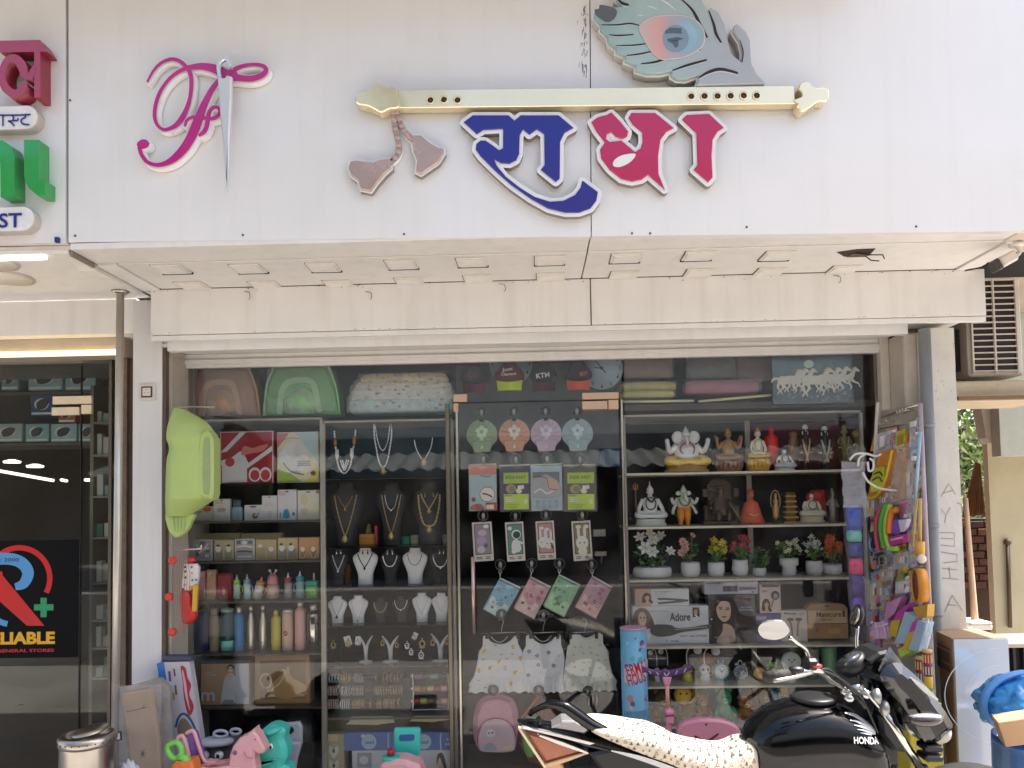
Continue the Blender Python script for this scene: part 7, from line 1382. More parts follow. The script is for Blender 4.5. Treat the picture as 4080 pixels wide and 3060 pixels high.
t,w_,h_=idol(3386,1711,3444,Row(3400,1845,.22),'turbaned olive bust behind the toy rack','bust_statue');b=MB();b.loft([(0,w_*.5,.03),(h_*.4,w_*.5,.03),(h_*.58,w_*.22,.02),(h_*.65,w_*.2,.022),(h_*.78,w_*.24,.026)],M('#6b6342',.5,var=.15),14);b.build('figure',t);b=MB();b.ell((0,0,h_*.87),(w_*.34,.032,h_*.13),M('#a58f3e',.5),14,8);b.build('turban',t)
t,w_,h_=idol(2521,1917,2655,k1,'white meditating idol with a trident and a tall topknot');hz,hr,zt,ht=seated(t,w_,h_,'#b9c2b8',None,'plain','#b3b8ae',crown='plain',arms='knees',acc='#2a211c',base_h=.16)
b=MB();x=-w_*.42;b.tube([(x,0,h_*.12),(x,0,h_*.82)],.004,M('#7a5a34',.5),6);b.tube([(x-.012,0,h_*.93),(x-.011,0,h_*.84),(x,0,h_*.81),(x+.011,0,h_*.84),(x+.012,0,h_*.93)],.003,M('#a5763c',.4),6,3);b.tube([(x,0,h_*.82),(x,0,h_*.96)],.003,M('#a5763c',.4),6);b.build('trident',t)
b=MB();b.tube([(w_*.14,-.04,zt+ht),(w_*.0,-.055,zt+ht*.7),(-w_*.14,-.04,zt+ht)],.006,M('#2b2a2a',.4),7,3);b.build('snake',t)
t,w_,h_=idol(2664,1932,2780,k1,'standing elephant headed idol with orange trousers and a dark halo');b=MB();b.T=Matrix.Rotation(R(90),4,'X');b.lathe([(w_*.5,-.012),(w_*.5,-.004),(w_*.1,-.002)],M('#2a2a24',.5,var=.4,vs=40),(0,h_*.52,-.02),24);b.build('halo',t)
b=MB();Wt=M('#a9b0a4',.4,var=.1);b.loft([(h_*.42,w_*.2,.03),(h_*.55,w_*.24,.04),(h_*.68,w_*.2,.03),(h_*.72,w_*.08,.02),(h_*.78,w_*.13,.03),(h_*.86,w_*.12,.026),(h_*.93,w_*.06,.015),(h_*1.0,w_*.01,.004)],Wt,14)
for s_ in(-1,1):b.tube([(s_*w_*.2,0,h_*.66),(s_*w_*.36,-.02,h_*.55),(s_*w_*.44,-.03,h_*.68)],[.011,.01,.009],Wt,8,3);b.ell((s_*w_*.17,0,h_*.79),(w_*.1,.006,h_*.06),Wt,8,6);b.tube([(s_*w_*.18,.0,h_*.6),(s_*w_*.34,0,h_*.42),(s_*w_*.4,-.02,h_*.3)],.009,Wt,8,3)
b.tube([(0,-.03,h_*.78),(.004,-.05,h_*.66),(.016,-.05,h_*.58)],[.012,.01,.006],Wt,8,3);b.build('figure',t)
b=MB();
for s_ in(-1,1):b.loft([(0,w_*.09,.02,s_*w_*.12,-.01),(h_*.03,w_*.07,.018,s_*w_*.12,0),(h_*.2,w_*.12,.025,s_*w_*.11,0),(h_*.43,w_*.14,.03,s_*w_*.1,0)],M('#b8752a',.45),12)
b.build('trousers',t);b=MB();b.tube([(-w_*.2,-.03,h_*.66),(-w_*.1,-.045,h_*.5),(w_*.1,-.045,h_*.5),(w_*.2,-.03,h_*.66)],.004,M('#7a4a2a',.5),6,3);b.build('garland',t)
t,w_,h_=idol(2794,1908,2942,k1,'dark bronze king seated on a tall throne');BZ=M('#3e3128',.4,metal=.4,var=.2,vs=20);b=MB()
b.box(-w_*.5,w_*.5,-.03,.04,0,h_*.09,BZ,.004);b.box(-w_*.32,w_*.32,.02,.04,h_*.09,h_*.85,BZ,.004);b.prism([(-w_*.32,h_*.85),(w_*.32,h_*.85),(w_*.18,h_*.98),(0,h_),(-w_*.18,h_*.98)],.02,.04,BZ);b.build('throne_back',t)
b=MB()
for s_ in(-1,1):b.box(s_*w_*.36,s_*w_*.46,-.03,.02,h_*.09,h_*.42,BZ,.003);b.box(s_*w_*.34,s_*w_*.48,-.01,.02,h_*.6,h_*.78,BZ,.003)
b.build('throne_arm',t);b=MB();b.loft([(h_*.2,w_*.26,.05,0,-.02),(h_*.36,w_*.24,.04,0,-.01),(h_*.56,w_*.22,.03),(h_*.62,w_*.08,.02),(h_*.7,w_*.1,.026),(h_*.76,w_*.11,.03),(h_*.82,w_*.03,.01)],M('#4c3c30',.4,metal=.4,var=.2),14)
for s_ in(-1,1):b.tube([(s_*w_*.1,-.03,h_*.26),(s_*w_*.14,-.07,h_*.24),(s_*w_*.13,-.07,h_*.09)],[.018,.016,.012],M('#4c3c30',.4,metal=.4),8,3);b.tube([(s_*w_*.2,0,h_*.54),(s_*w_*.3,-.02,h_*.42),(s_*w_*.3,-.05,h_*.36)],.011,M('#4c3c30',.4,metal=.4),8,3)
b.build('figure',t);b=MB();b.tube([(w_*.12,-.08,h_*.48),(w_*.46,-.08,h_*.08)],.004,M('#7d6f5c',.3,metal=.6),6);b.build('sword',t)
t,w_,h_=idol(2937,1943,3042,k1,'orange robed seated swami idol');b=MB();OR_=M('#b4533a',.5,var=.12)
b.loft([(0,w_*.5,.05),(h_*.08,w_*.5,.05),(h_*.2,w_*.42,.045),(h_*.4,w_*.34,.04),(h_*.58,w_*.26,.034),(h_*.66,w_*.1,.02),(h_*.7,w_*.09,.018)],OR_,18);b.build('robe',t)
b=MB();b.ell((0,-.004,h_*.79),(w_*.105,.018,h_*.095),M('#a5604a',.5),12,9);b.tube([(-w_*.2,-.035,h_*.3),(0,-.055,h_*.24),(w_*.2,-.035,h_*.3)],.008,M('#b97a58',.5),8,3);b.build('figure',t);b=MB();b.ell((0,0,h_*.88),(w_*.12,.02,h_*.09),M('#a53a2c',.5),12,8);b.build('turban',t)
b=MB();b.lathe([(w_*.48,.0),(w_*.5,h_*.03),(w_*.47,h_*.05)],M('#7e3b42',.5),seg=20,sy=.5);b.build('plinth',t)
t,w_,h_=idol(3067,1965,3111,k1,'tiny bronze idol with a ring of hair above a gold skirt');t.location.z+=.02;b=MB();b.loft([(0,w_*.1,.008),(h_*.1,w_*.28,.016),(h_*.45,w_*.34,.018),(h_*.5,w_*.2,.014),(h_*.65,w_*.26,.015),(h_*.7,w_*.1,.01),(h_*.8,w_*.14,.013),(h_*.9,w_*.06,.008)],M('#a5814a',.4,metal=.5),12);b.build('figure',t);b=MB();b.tube([(math.cos(a)*w_*.42,.004,h_*.62+math.sin(a)*h_*.36)for a in[R(-30+24*i)for i in range(11)]],.0035,M('#9a8a6a',.4,metal=.4),6);b.build('arch',t);b=MB();b.lathe([(w_*.4,-.02),(w_*.4,-.002)],M('#2f2a26',.5),seg=14);b.build('plinth',t)
t,w_,h_=idol(3117,1962,3176,k1,'gold stepped tower ornament','tower_ornament');b=MB()
for i in range(6):b.box(-w_*(.5-.03*i),w_*(.5-.03*i),-.02,.02,h_*i/6+.0005*i,h_*i/6+h_*.07,M('#a8833e',.35,metal=.6),.002);b.box(-w_*.3,w_*.3,-.013,.013,h_*i/6+h_*.07,h_*(i+1)/6,M('#5a4426',.5))
b.build('tiers',t)
t,w_,h_=idol(3178,1955,3284,k1,'white seated idol with a red head cloth');seated(t,w_,h_,'#c2b8a6',None,'plain','#b5a98a',crown=False,arms='lap',acc='#8d2c2a',base_h=.22);b=MB();b.ell((-.004,.012,h_*.8),(w_*.13,.022,h_*.14),M('#a02a2a',.5),12,8);b.build('head_cloth',t)
t,w_,h_=idol(3228,1953,3285,Row(3250,2060,.26),'bright red standing cushion behind the white seated idol','red_box');t['category']='box';b=MB();b.loft([(0,w_*.5,.03),(h_*.9,w_*.5,.03),(h_,w_*.4,.02)],M('#a81c22',.35,var=.1),14,pw=4);b.build('body',t)
t,w_,h_=idol(3288,1945,3340,k1,'silver grey slender figurine at the right end of the second shelf');b=MB();b.loft([(0,w_*.34,.02),(h_*.3,w_*.22,.018),(h_*.6,w_*.3,.02),(h_*.72,w_*.1,.012),(h_*.84,w_*.17,.016),(h_,w_*.05,.006)],M('#7b736a',.35,metal=.4,var=.2),12);b.build('figure',t);b=MB();b.tube([(-w_*.4,0,h_*.5),(-w_*.2,0,h_*.66),(w_*.2,0,h_*.66),(w_*.45,0,h_*.45)],.006,M('#7b736a',.35,metal=.4),6,3);b.build('arms',t)
# flower pots
POT='#c9cbc4'
def petals(n,r,c1,c2,cup=.25):
 b=MB();mt=M(c1,.6,var=.1)
 for k in range(n):
  a=math.tau*k/n;d=Vector((math.cos(a),math.sin(a),0));s_=Vector((-math.sin(a),math.cos(a),0));o=len(b.v)
  P_=[Vector((0,0,0)),d*r*.55+s_*r*.28+Vector((0,0,r*cup*.6)),d*r+Vector((0,0,r*cup)),d*r*.55-s_*r*.28+Vector((0,0,r*cup*.6)),d*r*.5+Vector((0,0,r*cup*.25))]
  b.add([tuple(p)for p in P_],[(0,1,4),(1,2,4),(2,3,4),(3,0,4)],mt)
 b.ell((0,0,r*.08),r*.2,M(c2,.6),6,4);return b
def pot_plant(x0,ytp,x1,ytop,label,pprof,c1,c2,nfl,fr,npet=5,leafc='#3f5a2c',sx=1.,seedv=0,fsize=1.,spread=.6,leafn=60,tall=None):
 rr=random.Random(seedv+11);p,w_,h_=k2.kit(x0,ytp,x1);H=pl((x0+x1)/2,ytop,YI).z-k2.Z;t=thing('flower_pot',label,'potted plant',p)
 b=MB();b.lathe([(r*w_/2,z*h_)for r,z in pprof],M(POT,.35,var=.04),seg=28,sy=sx);b.build('pot',t)
 b=MB();L1=[M(leafc,.55,var=.3),M('#5a7a3c',.5,var=.3),M('#2b401f',.6,var=.3)];leaves(b,leafn,0,0,h_+(H-h_)*.35,w_*spread,w_*spread*.6,(H-h_)*.42,.02,.045,L1,rr);b.build('foliage',t)
 b=MB();f0=None;tips=[]
 for i in range(nfl):
  a=rr.uniform(0,math.tau);q=math.sqrt(rr.random())*spread;tips.append(Vector((math.cos(a)*q*w_,math.sin(a)*q*w_*.5-.01,h_+(H-h_)*(rr.uniform(.5,.98)-.25*(q/spread)**2))))
 for tp in tips:b.tube([(0,0,h_*.8),(tp.x*.5,tp.y*.5,(h_+tp.z)/2),tuple(tp)],.0018,L1[1],5,3)
 b.build('stems',t)
 for tp in tips:
  ang=(R(70)+rr.uniform(-.4,.4),0,rr.uniform(-.6,.6));s_=rr.uniform(.8,1.2)
  if f0 is None:f0=petals(npet,fr*1.35,c1,c2).build('flower',t,loc=tp,rot=ang)
  else:inst(f0,t,loc=tp,rot=ang,scale=s_)
 return t
round_=[(.55,0),(.8,.03),(.98,.35),(1.,.7),(.95,.97),(.9,1),(.84,.97)]
pot_plant(2522,2258,2676,2110,'white lily plant in a long white oval bowl',[(.7,0),(.95,.15),(1,.5),(.95,.9),(.85,1),(.8,.9)],'#cdd0bb','#b9b05a',8,.030,6,spread=.46,leafn=110,sx=.6,seedv=1)
pot_plant(2713,2240,2788,2112,'pink rose plant in a white pot with side handles',round_,'#b98a8c','#8f5c60',6,.020,8,spread=.5,leafn=40,seedv=2)
pot_plant(2820,2240,2886,2140,'yellow flowered plant in a smooth white pot',round_,'#c4a93a','#8a6a1f',22,.013,5,spread=.62,leafn=30,seedv=3)
pot_plant(2916,2230,2981,2128,'crimson flowered plant in a ribbed white pot',[(.6,0),(.85,.1),(1,.45),(.9,.85),(.95,1),(.85,.97)],'#9c3346','#c06a78',22,.013,5,spread=.62,leafn=40,seedv=4)
pot_plant(3106,2222,3179,2138,'cream flowered plant in a white pot with a stacked shape',[(.6,0),(.75,.1),(.72,.48),(.7,.52),(.98,.6),(1,.85),(.97,1),(.9,.97)],'#bcbca0','#8f9150',16,.012,5,spread=.66,leafn=70,seedv=5)
pot_plant(3211,2234,3276,2128,'white hydrangea in a plain white pot',round_,'#bfcac8','#aab5a8',26,.012,4,spread=.62,leafn=40,seedv=6)
pot_plant(3279,2246,3352,2132,'orange flowered plant in a low white bowl',[(.6,0),(.95,.2),(1,.6),(.95,1),(.88,.95)],'#b04f22','#7a3216',16,.018,7,spread=.5,leafn=40,seedv=7)
pp_=pot_plant(3000,2262,3052,2150,'dark green leafy plant with no flowers between the crimson and cream ones',round_,'#3c5a34','#3c5a34',2,.006,spread=.8,leafn=80,seedv=8)
# hair care boxes
def box4(x0,y0,x1,y1,col,ents,lb,Y=.16,d=.07,base=None):
 p,w_,h_=k3.kit(x0,y0,x1,Y);
 if base:h_=pl((x0+x1)/2,y0,Y).z-pl((x0+x1)/2,y1,Y).z;p.z=pl((x0+x1)/2,y1,Y).z+.0008
 return pack('appliance_box',lb,p,w_,h_,d,col,ents)
ADO=[('c',[(.0,.42),(.02,.8),(.1,.95),(.2,.9),(.27,.65),(.27,.45),(.12,.38)],'#6a5446'),('e',.13,.66,.055,.2,'#c2a08c'),('e',.11,.7,.012,.02,'#3a2a24'),('e',.155,.7,.012,.02,'#3a2a24'),('s',[(.10,.57),(.13,.55),(.16,.575)],.012,'#e4d4c8'),('t','BEAUTY STYLE',.25,.85,.47,.89,'#8f8d8a'),('t','Adore',.49,.60,.76,.82,'#4f4a48'),('r',.79,.70,.88,.95,'#4a463f'),('e',.83,.82,.025,.08,'#a98f7c'),
('c',[(.24,.3),(.25,.48),(.34,.52),(.5,.5),(.58,.42),(.78,.44),(1.,.5),(1.,.4),(.78,.34),(.62,.3),(.5,.22),(.33,.2)],'#57534f'),('s',[(.55,.38),(.75,.41),(.97,.44)],.01,'#a19c97'),('p',[(.36,.02),(.38,.18),(.55,.24),(.98,.24),(.98,.02)],'#cbc9c3'),('t','HOT AIR STYLER',.62,.18,.97,.23,'#55504b'),('e',.44,.09,.02,.05,'#a9a6a2'),('t','CERAMIC',.49,.06,.6,.1,'#4a4642')]
box4(2517,2411,2814,2556,'#c5c3bd',ADO,'wide white styling brush box with handwritten lettering')
IRN=[('r',.0,.0,.3,1,'#b08a74')]+lady(.22,.5,.42,.34)+[('t','Hair Straightener',.36,.78,.68,.87,'#6a6662'),('s',[(.42,.42),(.6,.4),(.98,.3)],.035,'#3c3d45'),('s',[(.42,.16),(.6,.2),(.98,.3)],.035,'#45464e')]+lines(.36,.62,.7,.72,2,'#a9a6a2')
box4(2528,2344,2738,2411,'#c9c6c0',IRN,'flat white hair straightener box lying on the styling brush box',base=True)
WOM=[('r',0,0,1,1,'#3d3836'),('r',.55,.55,.98,.98,'#5c5a5b'),('c',[(.08,.1),(.1,.7),(.25,.93),(.45,.95),(.58,.82),(.66,.62),(.95,.5),(.98,.3),(.7,.4),(.55,.35),(.5,.1)],'#2a201c'),('c',[(.15,.02),(.28,.25),(.3,.4),(.48,.35),(.55,.15),(.5,.02)],'#a88d7e'),('c',[(.16,.72),(.2,.86),(.4,.88),(.47,.72),(.44,.52),(.32,.44),(.2,.54)],'#b89c8c'),('c',[(.12,.7),(.2,.93),(.42,.93),(.5,.78),(.4,.86),(.26,.86),(.18,.76)],'#2e231e'),('s',[(.2,.73),(.25,.745),(.29,.73)],.015,'#2a1e1a'),('s',[(.36,.72),(.4,.73),(.44,.715)],.015,'#2a1e1a'),('e',.25,.705,.035,.012,'#3a2c28'),('e',.395,.695,.035,.012,'#3a2c28'),('s',[(.33,.7),(.345,.62),(.32,.6)],.01,'#8d7364'),('e',.32,.545,.05,.017,'#7a3a3c'),('e',.05,.5,.02,.015,'#e6e0da'),('c',[(.55,.2),(.62,.3),(.8,.34),(.95,.28),(.9,.12),(.7,.08)],'#1d1a1b'),('t','MAXTOP',.62,.9,.92,.95,'#b8393e'),('t','2000 WATT',.66,.72,.92,.75,'#b9b5b2'),('t','PROFESSIONAL',.64,.67,.94,.70,'#c9c5c2'),('t','HAIR DRYER',.1,.1,.5,.16,'#8d8580')]
box4(2818,2366,3000,2556,'#4a4543',WOM,'tall dark box printed with a woman with long hair')
box4(2801,2312,3010,2365,'#9fa0ac',[('t','WAVEFORM',.05,.78,.3,.88,'#4a4858'),('r',.35,.2,.62,.62,'#56505c'),('p',[(.64,.28),(.96,.32),(.98,.4),(.96,.5),(.64,.54)],'#6a5a68'),('e',.9,.15,.03,.06,'#6a6878')],'lilac grey box lying on top of the tall woman box',base=True)
box4(3019,2327,3101,2440,'#c3aca4',lady(.3,.3,.3,1.1)+[('e',.72,.62,.2,.16,'#2b2426'),('e',.74,.6,.1,.09,'#a08c86'),('s',[(.66,.5),(.55,.3),(.5,.2)],.09,'#9c6a60'),('t','Style',.1,.72,.35,.82,'#4c3c3c'),('r',.1,.92,.9,.98,'#3a2420')],'slim pink curler box standing on the purple box',base=True)
box4(2999,2441,3101,2554,'#5c4f7a',[('r',.08,.78,.46,.9,'#8f86a8'),('t','PRO',.1,.55,.4,.68,'#8f86a8'),('r',.5,.1,.95,.7,'#6b5f88'),('e',.7,.4,.15,.2,'#3d3458')],'purple trimmer box beside the woman box')
box4(3105,2429,3205,2556,'#bcb4a8',[('r',.0,.0,1,.05,'#8f857a'),('t','Massager',.12,.86,.62,.94,'#3a3430')]+lines(.7,.84,.95,.94,2,'#8d857c')+[('s',[(.3,.7),(.38,.5),(.4,.2)],.07,'#8f7260'),('s',[(.68,.7),(.62,.5),(.6,.2)],.07,'#8f7260'),('e',.34,.72,.14,.05,'#6f5546'),('e',.66,.72,.14,.05,'#6f5546')],'cream box with two rollers printed on it')
TOOL=[('r',.04,.45,.96,.8,'#b59a78'),('t','Manicure',.24,.62,.84,.77,'#4a3524'),('t','PERFECT NAILS',.34,.52,.62,.57,'#5c452f'),('r',.02,.42,.98,.44,'#6b5036'),('e',.5,.93,.06,.02,'#3b2c1e'),('s',[(.3,.15),(.3,.32)],.02,'#8d7350'),('s',[(.36,.15),(.36,.32)],.02,'#8d7350'),('s',[(.24,.2),(.24,.33)],.03,'#5c452f'),('s',[(.44,.15),(.44,.32)],.02,'#8d7350'),('r',.5,.15,.8,.3,'#a0835c'),('r',.86,.62,.92,.8,'#4a3524')]
p,w_,h_=Row(3280,2543,.16).kit(3206,2402,3366);b=MB();b.prism([(-w_/2,0),(w_/2,0),(w_/2,h_*.86),(w_*.4,h_*.97),(w_*.2,h_),(-w_*.2,h_),(-w_*.4,h_*.97),(-w_/2,h_*.86)],-.03,.03,M('#94734f',.6,var=.1),bev=.003);o=obj(b,'tool_case','rounded brown cardboard manicure case under the toy rack','box',p);b=MB();prints(b,TOOL,w_,h_,-.0305);b.build('printed_front',o)
# lamps and clocks shelf
def alarm(x0,yt,x1,face,body,label,ears=None,bells=True,numerals=True,handc='#2a2522'):
 p,w_,h_=k4.kit(x0,yt,x1);t=thing('alarm_clock',label,'alarm clock',p);r=w_*.46;cz=r+h_*.08
 b=MB();b.T=Matrix.Translation((0,0,cz))@Matrix.Rotation(R(90),4,'X');b.lathe([(r*.9,-.02),(r,-.014),(r,.012),(r*.92,.02),(r*.86,.016)],M(body,.25,metal=.6 if body in('#9aa3a8','#a8853a')else 0,var=.08),seg=26);b.build('case',t)
 b=MB();b.flat(el(0,cz,r*.85,r*.85,28),-.0172,M(face,.4));d=b.build('dial',t)
 b=MB();b.stroke([(0,cz),(-r*.3,cz+r*.4)],[r*.1,r*.05],-.0182,None,M(handc,.4),cap=False);b.stroke([(0,cz),(r*.45,cz+r*.35)],[r*.09,r*.04],-.0186,None,M(handc,.4),cap=False);b.flat(el(0,cz,r*.08,r*.08,10),-.0190,M(handc,.4));b.build('hands',d)
 b=MB()
 for k in range(12):a=R(30*k);b.flat(el(math.cos(a)*r*.7,cz+math.sin(a)*r*.7,r*.06,r*.06,6),-.0180,M(handc,.4))
 b.build('hour_dots',d)
 for s_ in(-1,1):
  b=MB();b.tube([(s_*r*.45,0,cz-r*.8),(s_*r*.6,0,0.003)],r*.1,M(body,.3),8);b.build('foot',t)
  if bells:b=MB();b.ell((s_*r*.5,0,cz+r*1.1),(r*.36,r*.36,r*.24),M(body,.25,metal=.4),10,7);b.tube([(s_*r*.4,0,cz+r*.8),(s_*r*.5,0,cz+r*1.1)],r*.06,M(body,.3),6);b.build('bell',t)
 if ears:ears(t,r,cz,h_)
 return t
def teal_ears(t,r,cz,h_):
 for s_ in(-1,1):b=MB();b.ell((s_*r*.95,.004,cz+r*.1),(r*.22,.008,r*.55),M('#c08a45',.4),10,7);b.build('side_pad',t)
 b=MB();b.tube([(-r*.25,0,cz+r*.95),(-r*.3,0,cz+r*1.3)],r*.05,M('#2f8f92',.4),6);b.tube([(r*.25,0,cz+r*.95),(r*.3,0,cz+r*1.3)],r*.05,M('#2f8f92',.4),6);b.ell((-r*.3,0,cz+r*1.36),r*.12,M('#1f7f86',.4),6,5);b.ell((r*.3,0,cz+r*1.36),r*.12,M('#1f7f86',.4),6,5);b.build('antenna',t)
alarm(2838,2626,2904,'#b9cfca','#3fa3a3','turquoise animal alarm clock with orange side pads',teal_ears,bells=False)
def handle(t,r,cz,h_):b=MB();b.tube([(-r*.35,0,cz+r*1.25),(0,0,cz+r*1.7),(r*.35,0,cz+r*1.25)],r*.07,M('#9aa3a8',.25,metal=.8),6,4);b.build('carry_handle',t)
alarm(2919,2621,2977,'#4a5560','#9aa3a8','silver twin bell alarm clock with a dark dial',handle,handc='#d5d9dc')
alarm(2996,2650,3049,'#b3913f','#a8853a','gold animal shaped alarm clock',None,bells=False,handc='#5a431c')
def frog(t,r,cz,h_):
 b=MB();b.ell((0,.005,cz+r*1.25),(r*.85,.018,r*.55),M('#5d8f38',.4),14,8);hd=b.build('frog_head',t)
 for s_ in(-1,1):b=MB();b.ell((s_*r*.5,0,cz+r*1.7),r*.26,M('#6fa043',.4),8,6);b.ell((s_*r*.5,-r*.2,cz+r*1.72),r*.12,M('#e3e8d8',.3),6,5);b.build('eye',hd)
alarm(3056,2612,3104,'#8fae6a','#6a9440','green frog alarm clock beside the gold one',frog,bells=False)
def lamp(x0,yt,x1,col,label,panda=False,bend=1,shade='#bfc6c4'):
 p,w_,h_=k4.kit(x0,yt,x1);t=thing('desk_lamp',label,'lamp',p);r=w_*.27;x_=-bend*w_*.2
 b=MB();b.lathe([(r*.9,0),(r*1.0,h_*.05),(r*.85,h_*.18),(r*.7,h_*.22)],M(col,.4),(x_,0,0),18);b.ell((x_,0,h_*.34),(r,r*.9,r*.95),M(col,.4),14,9);bd=b.build('body',t)
 if panda:
  b=MB()
  for s_ in(-1,1):b.ell((x_+s_*r*.75,0,h_*.34+r*.8),r*.3,BLACKP,8,6);b.ell((x_+s_*r*.4,-r*.8,h_*.36),(r*.22,r*.12,r*.28),BLACKP,8,6);b.tube([(x_+s_*r*.8,-r*.1,h_*.2),(x_+s_*r*1.0,-r*.2,h_*.1)],r*.22,BLACKP,8)
  b.build('markings',bd)
 else:
  b=MB()
  for s_ in(-1,1):b.ell((x_+s_*r*.4,-r*.82,h_*.38),(r*.16,r*.1,r*.18),BLACKP,8,6)
  b.build('eyes',bd)
 b=MB();b.tube([(x_,0,h_*.46),(x_,0,h_*.78),(x_+bend*w_*.18,0,h_*.96),(x_+bend*w_*.45,0,h_*.93)],r*.13,M('#cfccc4',.4),7,5);b.build('neck',t)
 b=MB();b.T=Matrix.Translation((x_+bend*w_*.52,0,h_*.87))@Matrix.Rotation(R(70),4,'X')@Matrix.Rotation(R(20*bend),4,'Y');b.lathe([(r*.3,-.012),(r*.75,-.002),(r*.82,.012),(r*.7,.008)],M(shade,.35),seg=18);b.build('lamp_head',t)
lamp(2781,2577,2862,'#c9c5bd','panda desk lamp with a bent white neck',panda=True)
lamp(2712,2572,2790,'#b3a54a','yellow headed desk lamp beside the panda',bend=1)
lamp(2625,2580,2672,'#23242a','black and white animal desk lamp behind the scooter bar',bend=-1);lamp(2585,2585,2628,'#b9b6ae','pale desk lamp behind the blue tube',bend=-1)
p,w_,h_=k4.kit(2780,2600,2846,Y=.28);b=MB();b.ell((0,0,h_*.5),(w_*.5,.04,h_*.5),M('#8e2620',.5,var=.15),14,10);obj(b,'red_pouch','dark red round pouch behind the panda lamp','pouch',p)
p,w_,h_=k4.kit(3112,2598,3188);t=thing('toy_fan','white round faced dog fan behind the motorcycle mirror','fan',p)
b=MB();b.T=Matrix.Translation((0,0,h_*.66))@Matrix.Rotation(R(90),4,'X');b.lathe([(w_*.5,-.012),(w_*.5,.008),(w_*.42,.014),(w_*.1,.016)],M('#b3b8b6',.4),seg=24);f_=b.build('fan_head',t);b=MB();b.lathe([(w_*.35,0),(w_*.33,.01),(w_*.12,.02),(w_*.1,h_*.36)],M('#aeb2b0',.4),seg=18);b.build('stand',t)
b=MB();b.flat(el(0,h_*.64,w_*.12,w_*.09),-.0172,M('#d8d8d4',.4));[b.flat(el(s_*w_*.14,h_*.74,w_*.04,w_*.04,10),-.0176,BLACKP)for s_ in(-1,1)];b.flat(el(0,h_*.66,w_*.05,w_*.035,10),-.0180,BLACKP);b.build('face',f_)
for x0,x1,yt,c_,lb in((3268,3332,2573,'#5f9470','pale green tumbler at the right of the clock shelf'),(3205,3262,2576,'#7a7d78','grey tumbler behind the motorcycle mirror stalk')):
 p,w_,h_=k4.kit(x0,yt,x1,Y=.2);b=MB();b.lathe([(w_*.36,0),(w_*.4,h_*.3),(w_*.48,h_*.92),(w_*.5,h_*.95),(w_*.46,h_*.97)],M(c_,.3,var=.08),seg=22);o=obj(b,'tumbler',lb,'cup',p);b=MB();b.lathe([(w_*.47,h_*.945),(w_*.36,h_),(w_*.1,h_)],M('#8fae98',.3),seg=22);b.build('lid',o)
# soft toys
def plush(x0,yt,x1,col,label,kind='bear',Y=.2,face=None):
 p,w_,h_=k5.kit(x0,yt,x1,Y);t=thing('soft_toy',label,'soft toy',p);mt=M(col,.95,var=.25,vs=30,bump=.8,bs=90);r=w_*.3;hz=h_*.68
 b=MB();b.ell((0,0,h_*.28),(w_*.36,w_*.28,h_*.29),mt,16,10);b.ell((0,-w_*.06,hz),(w_*.33,w_*.28,h_*.27),mt,16,10)
 for s_ in(-1,1):
  b.tube([(s_*w_*.3,-.02,h_*.4),(s_*w_*.42,-.06,h_*.2)],[w_*.1,w_*.09],mt,8);b.ell((s_*w_*.26,-w_*.25,h_*.08),(w_*.14,w_*.14,h_*.09),mt,10,7)
  b.ell((s_*w_*.26,0,hz+h_*.23),(w_*.11,w_*.06,h_*.1),mt,10,7)
 b.build('body',t)
 b=MB();b.ell((0,-w_*.3,hz-h_*.06),(w_*.14,w_*.1,h_*.09),M(face or '#b99a6c',.9,bump=.4),10,7);sn=b.build('muzzle',t);b=MB()
 for s_ in(-1,1):b.ell((s_*w_*.12,-w_*.31,hz+h_*.05),w_*.035,BLACKP,6,5)
 b.ell((0,-w_*.40,hz-h_*.03),(w_*.05,w_*.03,h_*.025),BLACKP,8,5);b.build('eyes_and_nose',t)
for a_ in[(2590,2745,2690,'#5f4326','brown bear soft toy beside the blue tube'),(2690,2735,2790,'#7a5a26','tan bear soft toy behind the pink scooter pole'),(2768,2760,2830,'#8a5b2c','brown monkey soft toy beside the green one'),(2925,2770,3010,'#96663a','light brown bear soft toy right of the green one'),(3010,2738,3080,'#6d4a24','dark brown bear soft toy behind the motorcycle tank'),(3090,2725,3150,'#a07a3a','yellow brown soft toy high at the right')]:plush(*a_)
plush(2835,2735,2928,'#4f9070','green frog soft toy in the middle of the lowest shelf',face='#7fae8a',Y=.17);plush(3062,2745,3110,'#245c86','small blue soft toy at the right',face='#3f7aa0',Y=.15)
for cx,cy,lb in((2720,2768,'yellow smiling face ball in front of the tan bear'),):
 p=pl(cx,cy,.12);b=MB();b.ell((0,0,0),(.05,.03,.055),M('#b8923a',.8,bump=.4),14,10);o=obj(b,'face_ball',lb,'soft toy',p);b=MB();[b.ell((s_*.018,-.028,.012),.006,BLACKP,6,5)for s_ in(-1,1)];b.build('eyes',o)
b=mbw(rc);a,c=pl(2500,3060,.1),pl(3440,2885,.1);b.box(a.x,c.x,.1,.4,FLOOR+.035,c.z,M('#3f5a7a',.5,var=.2));b.build('base_panel',rc)
LIFT[0]=1.0
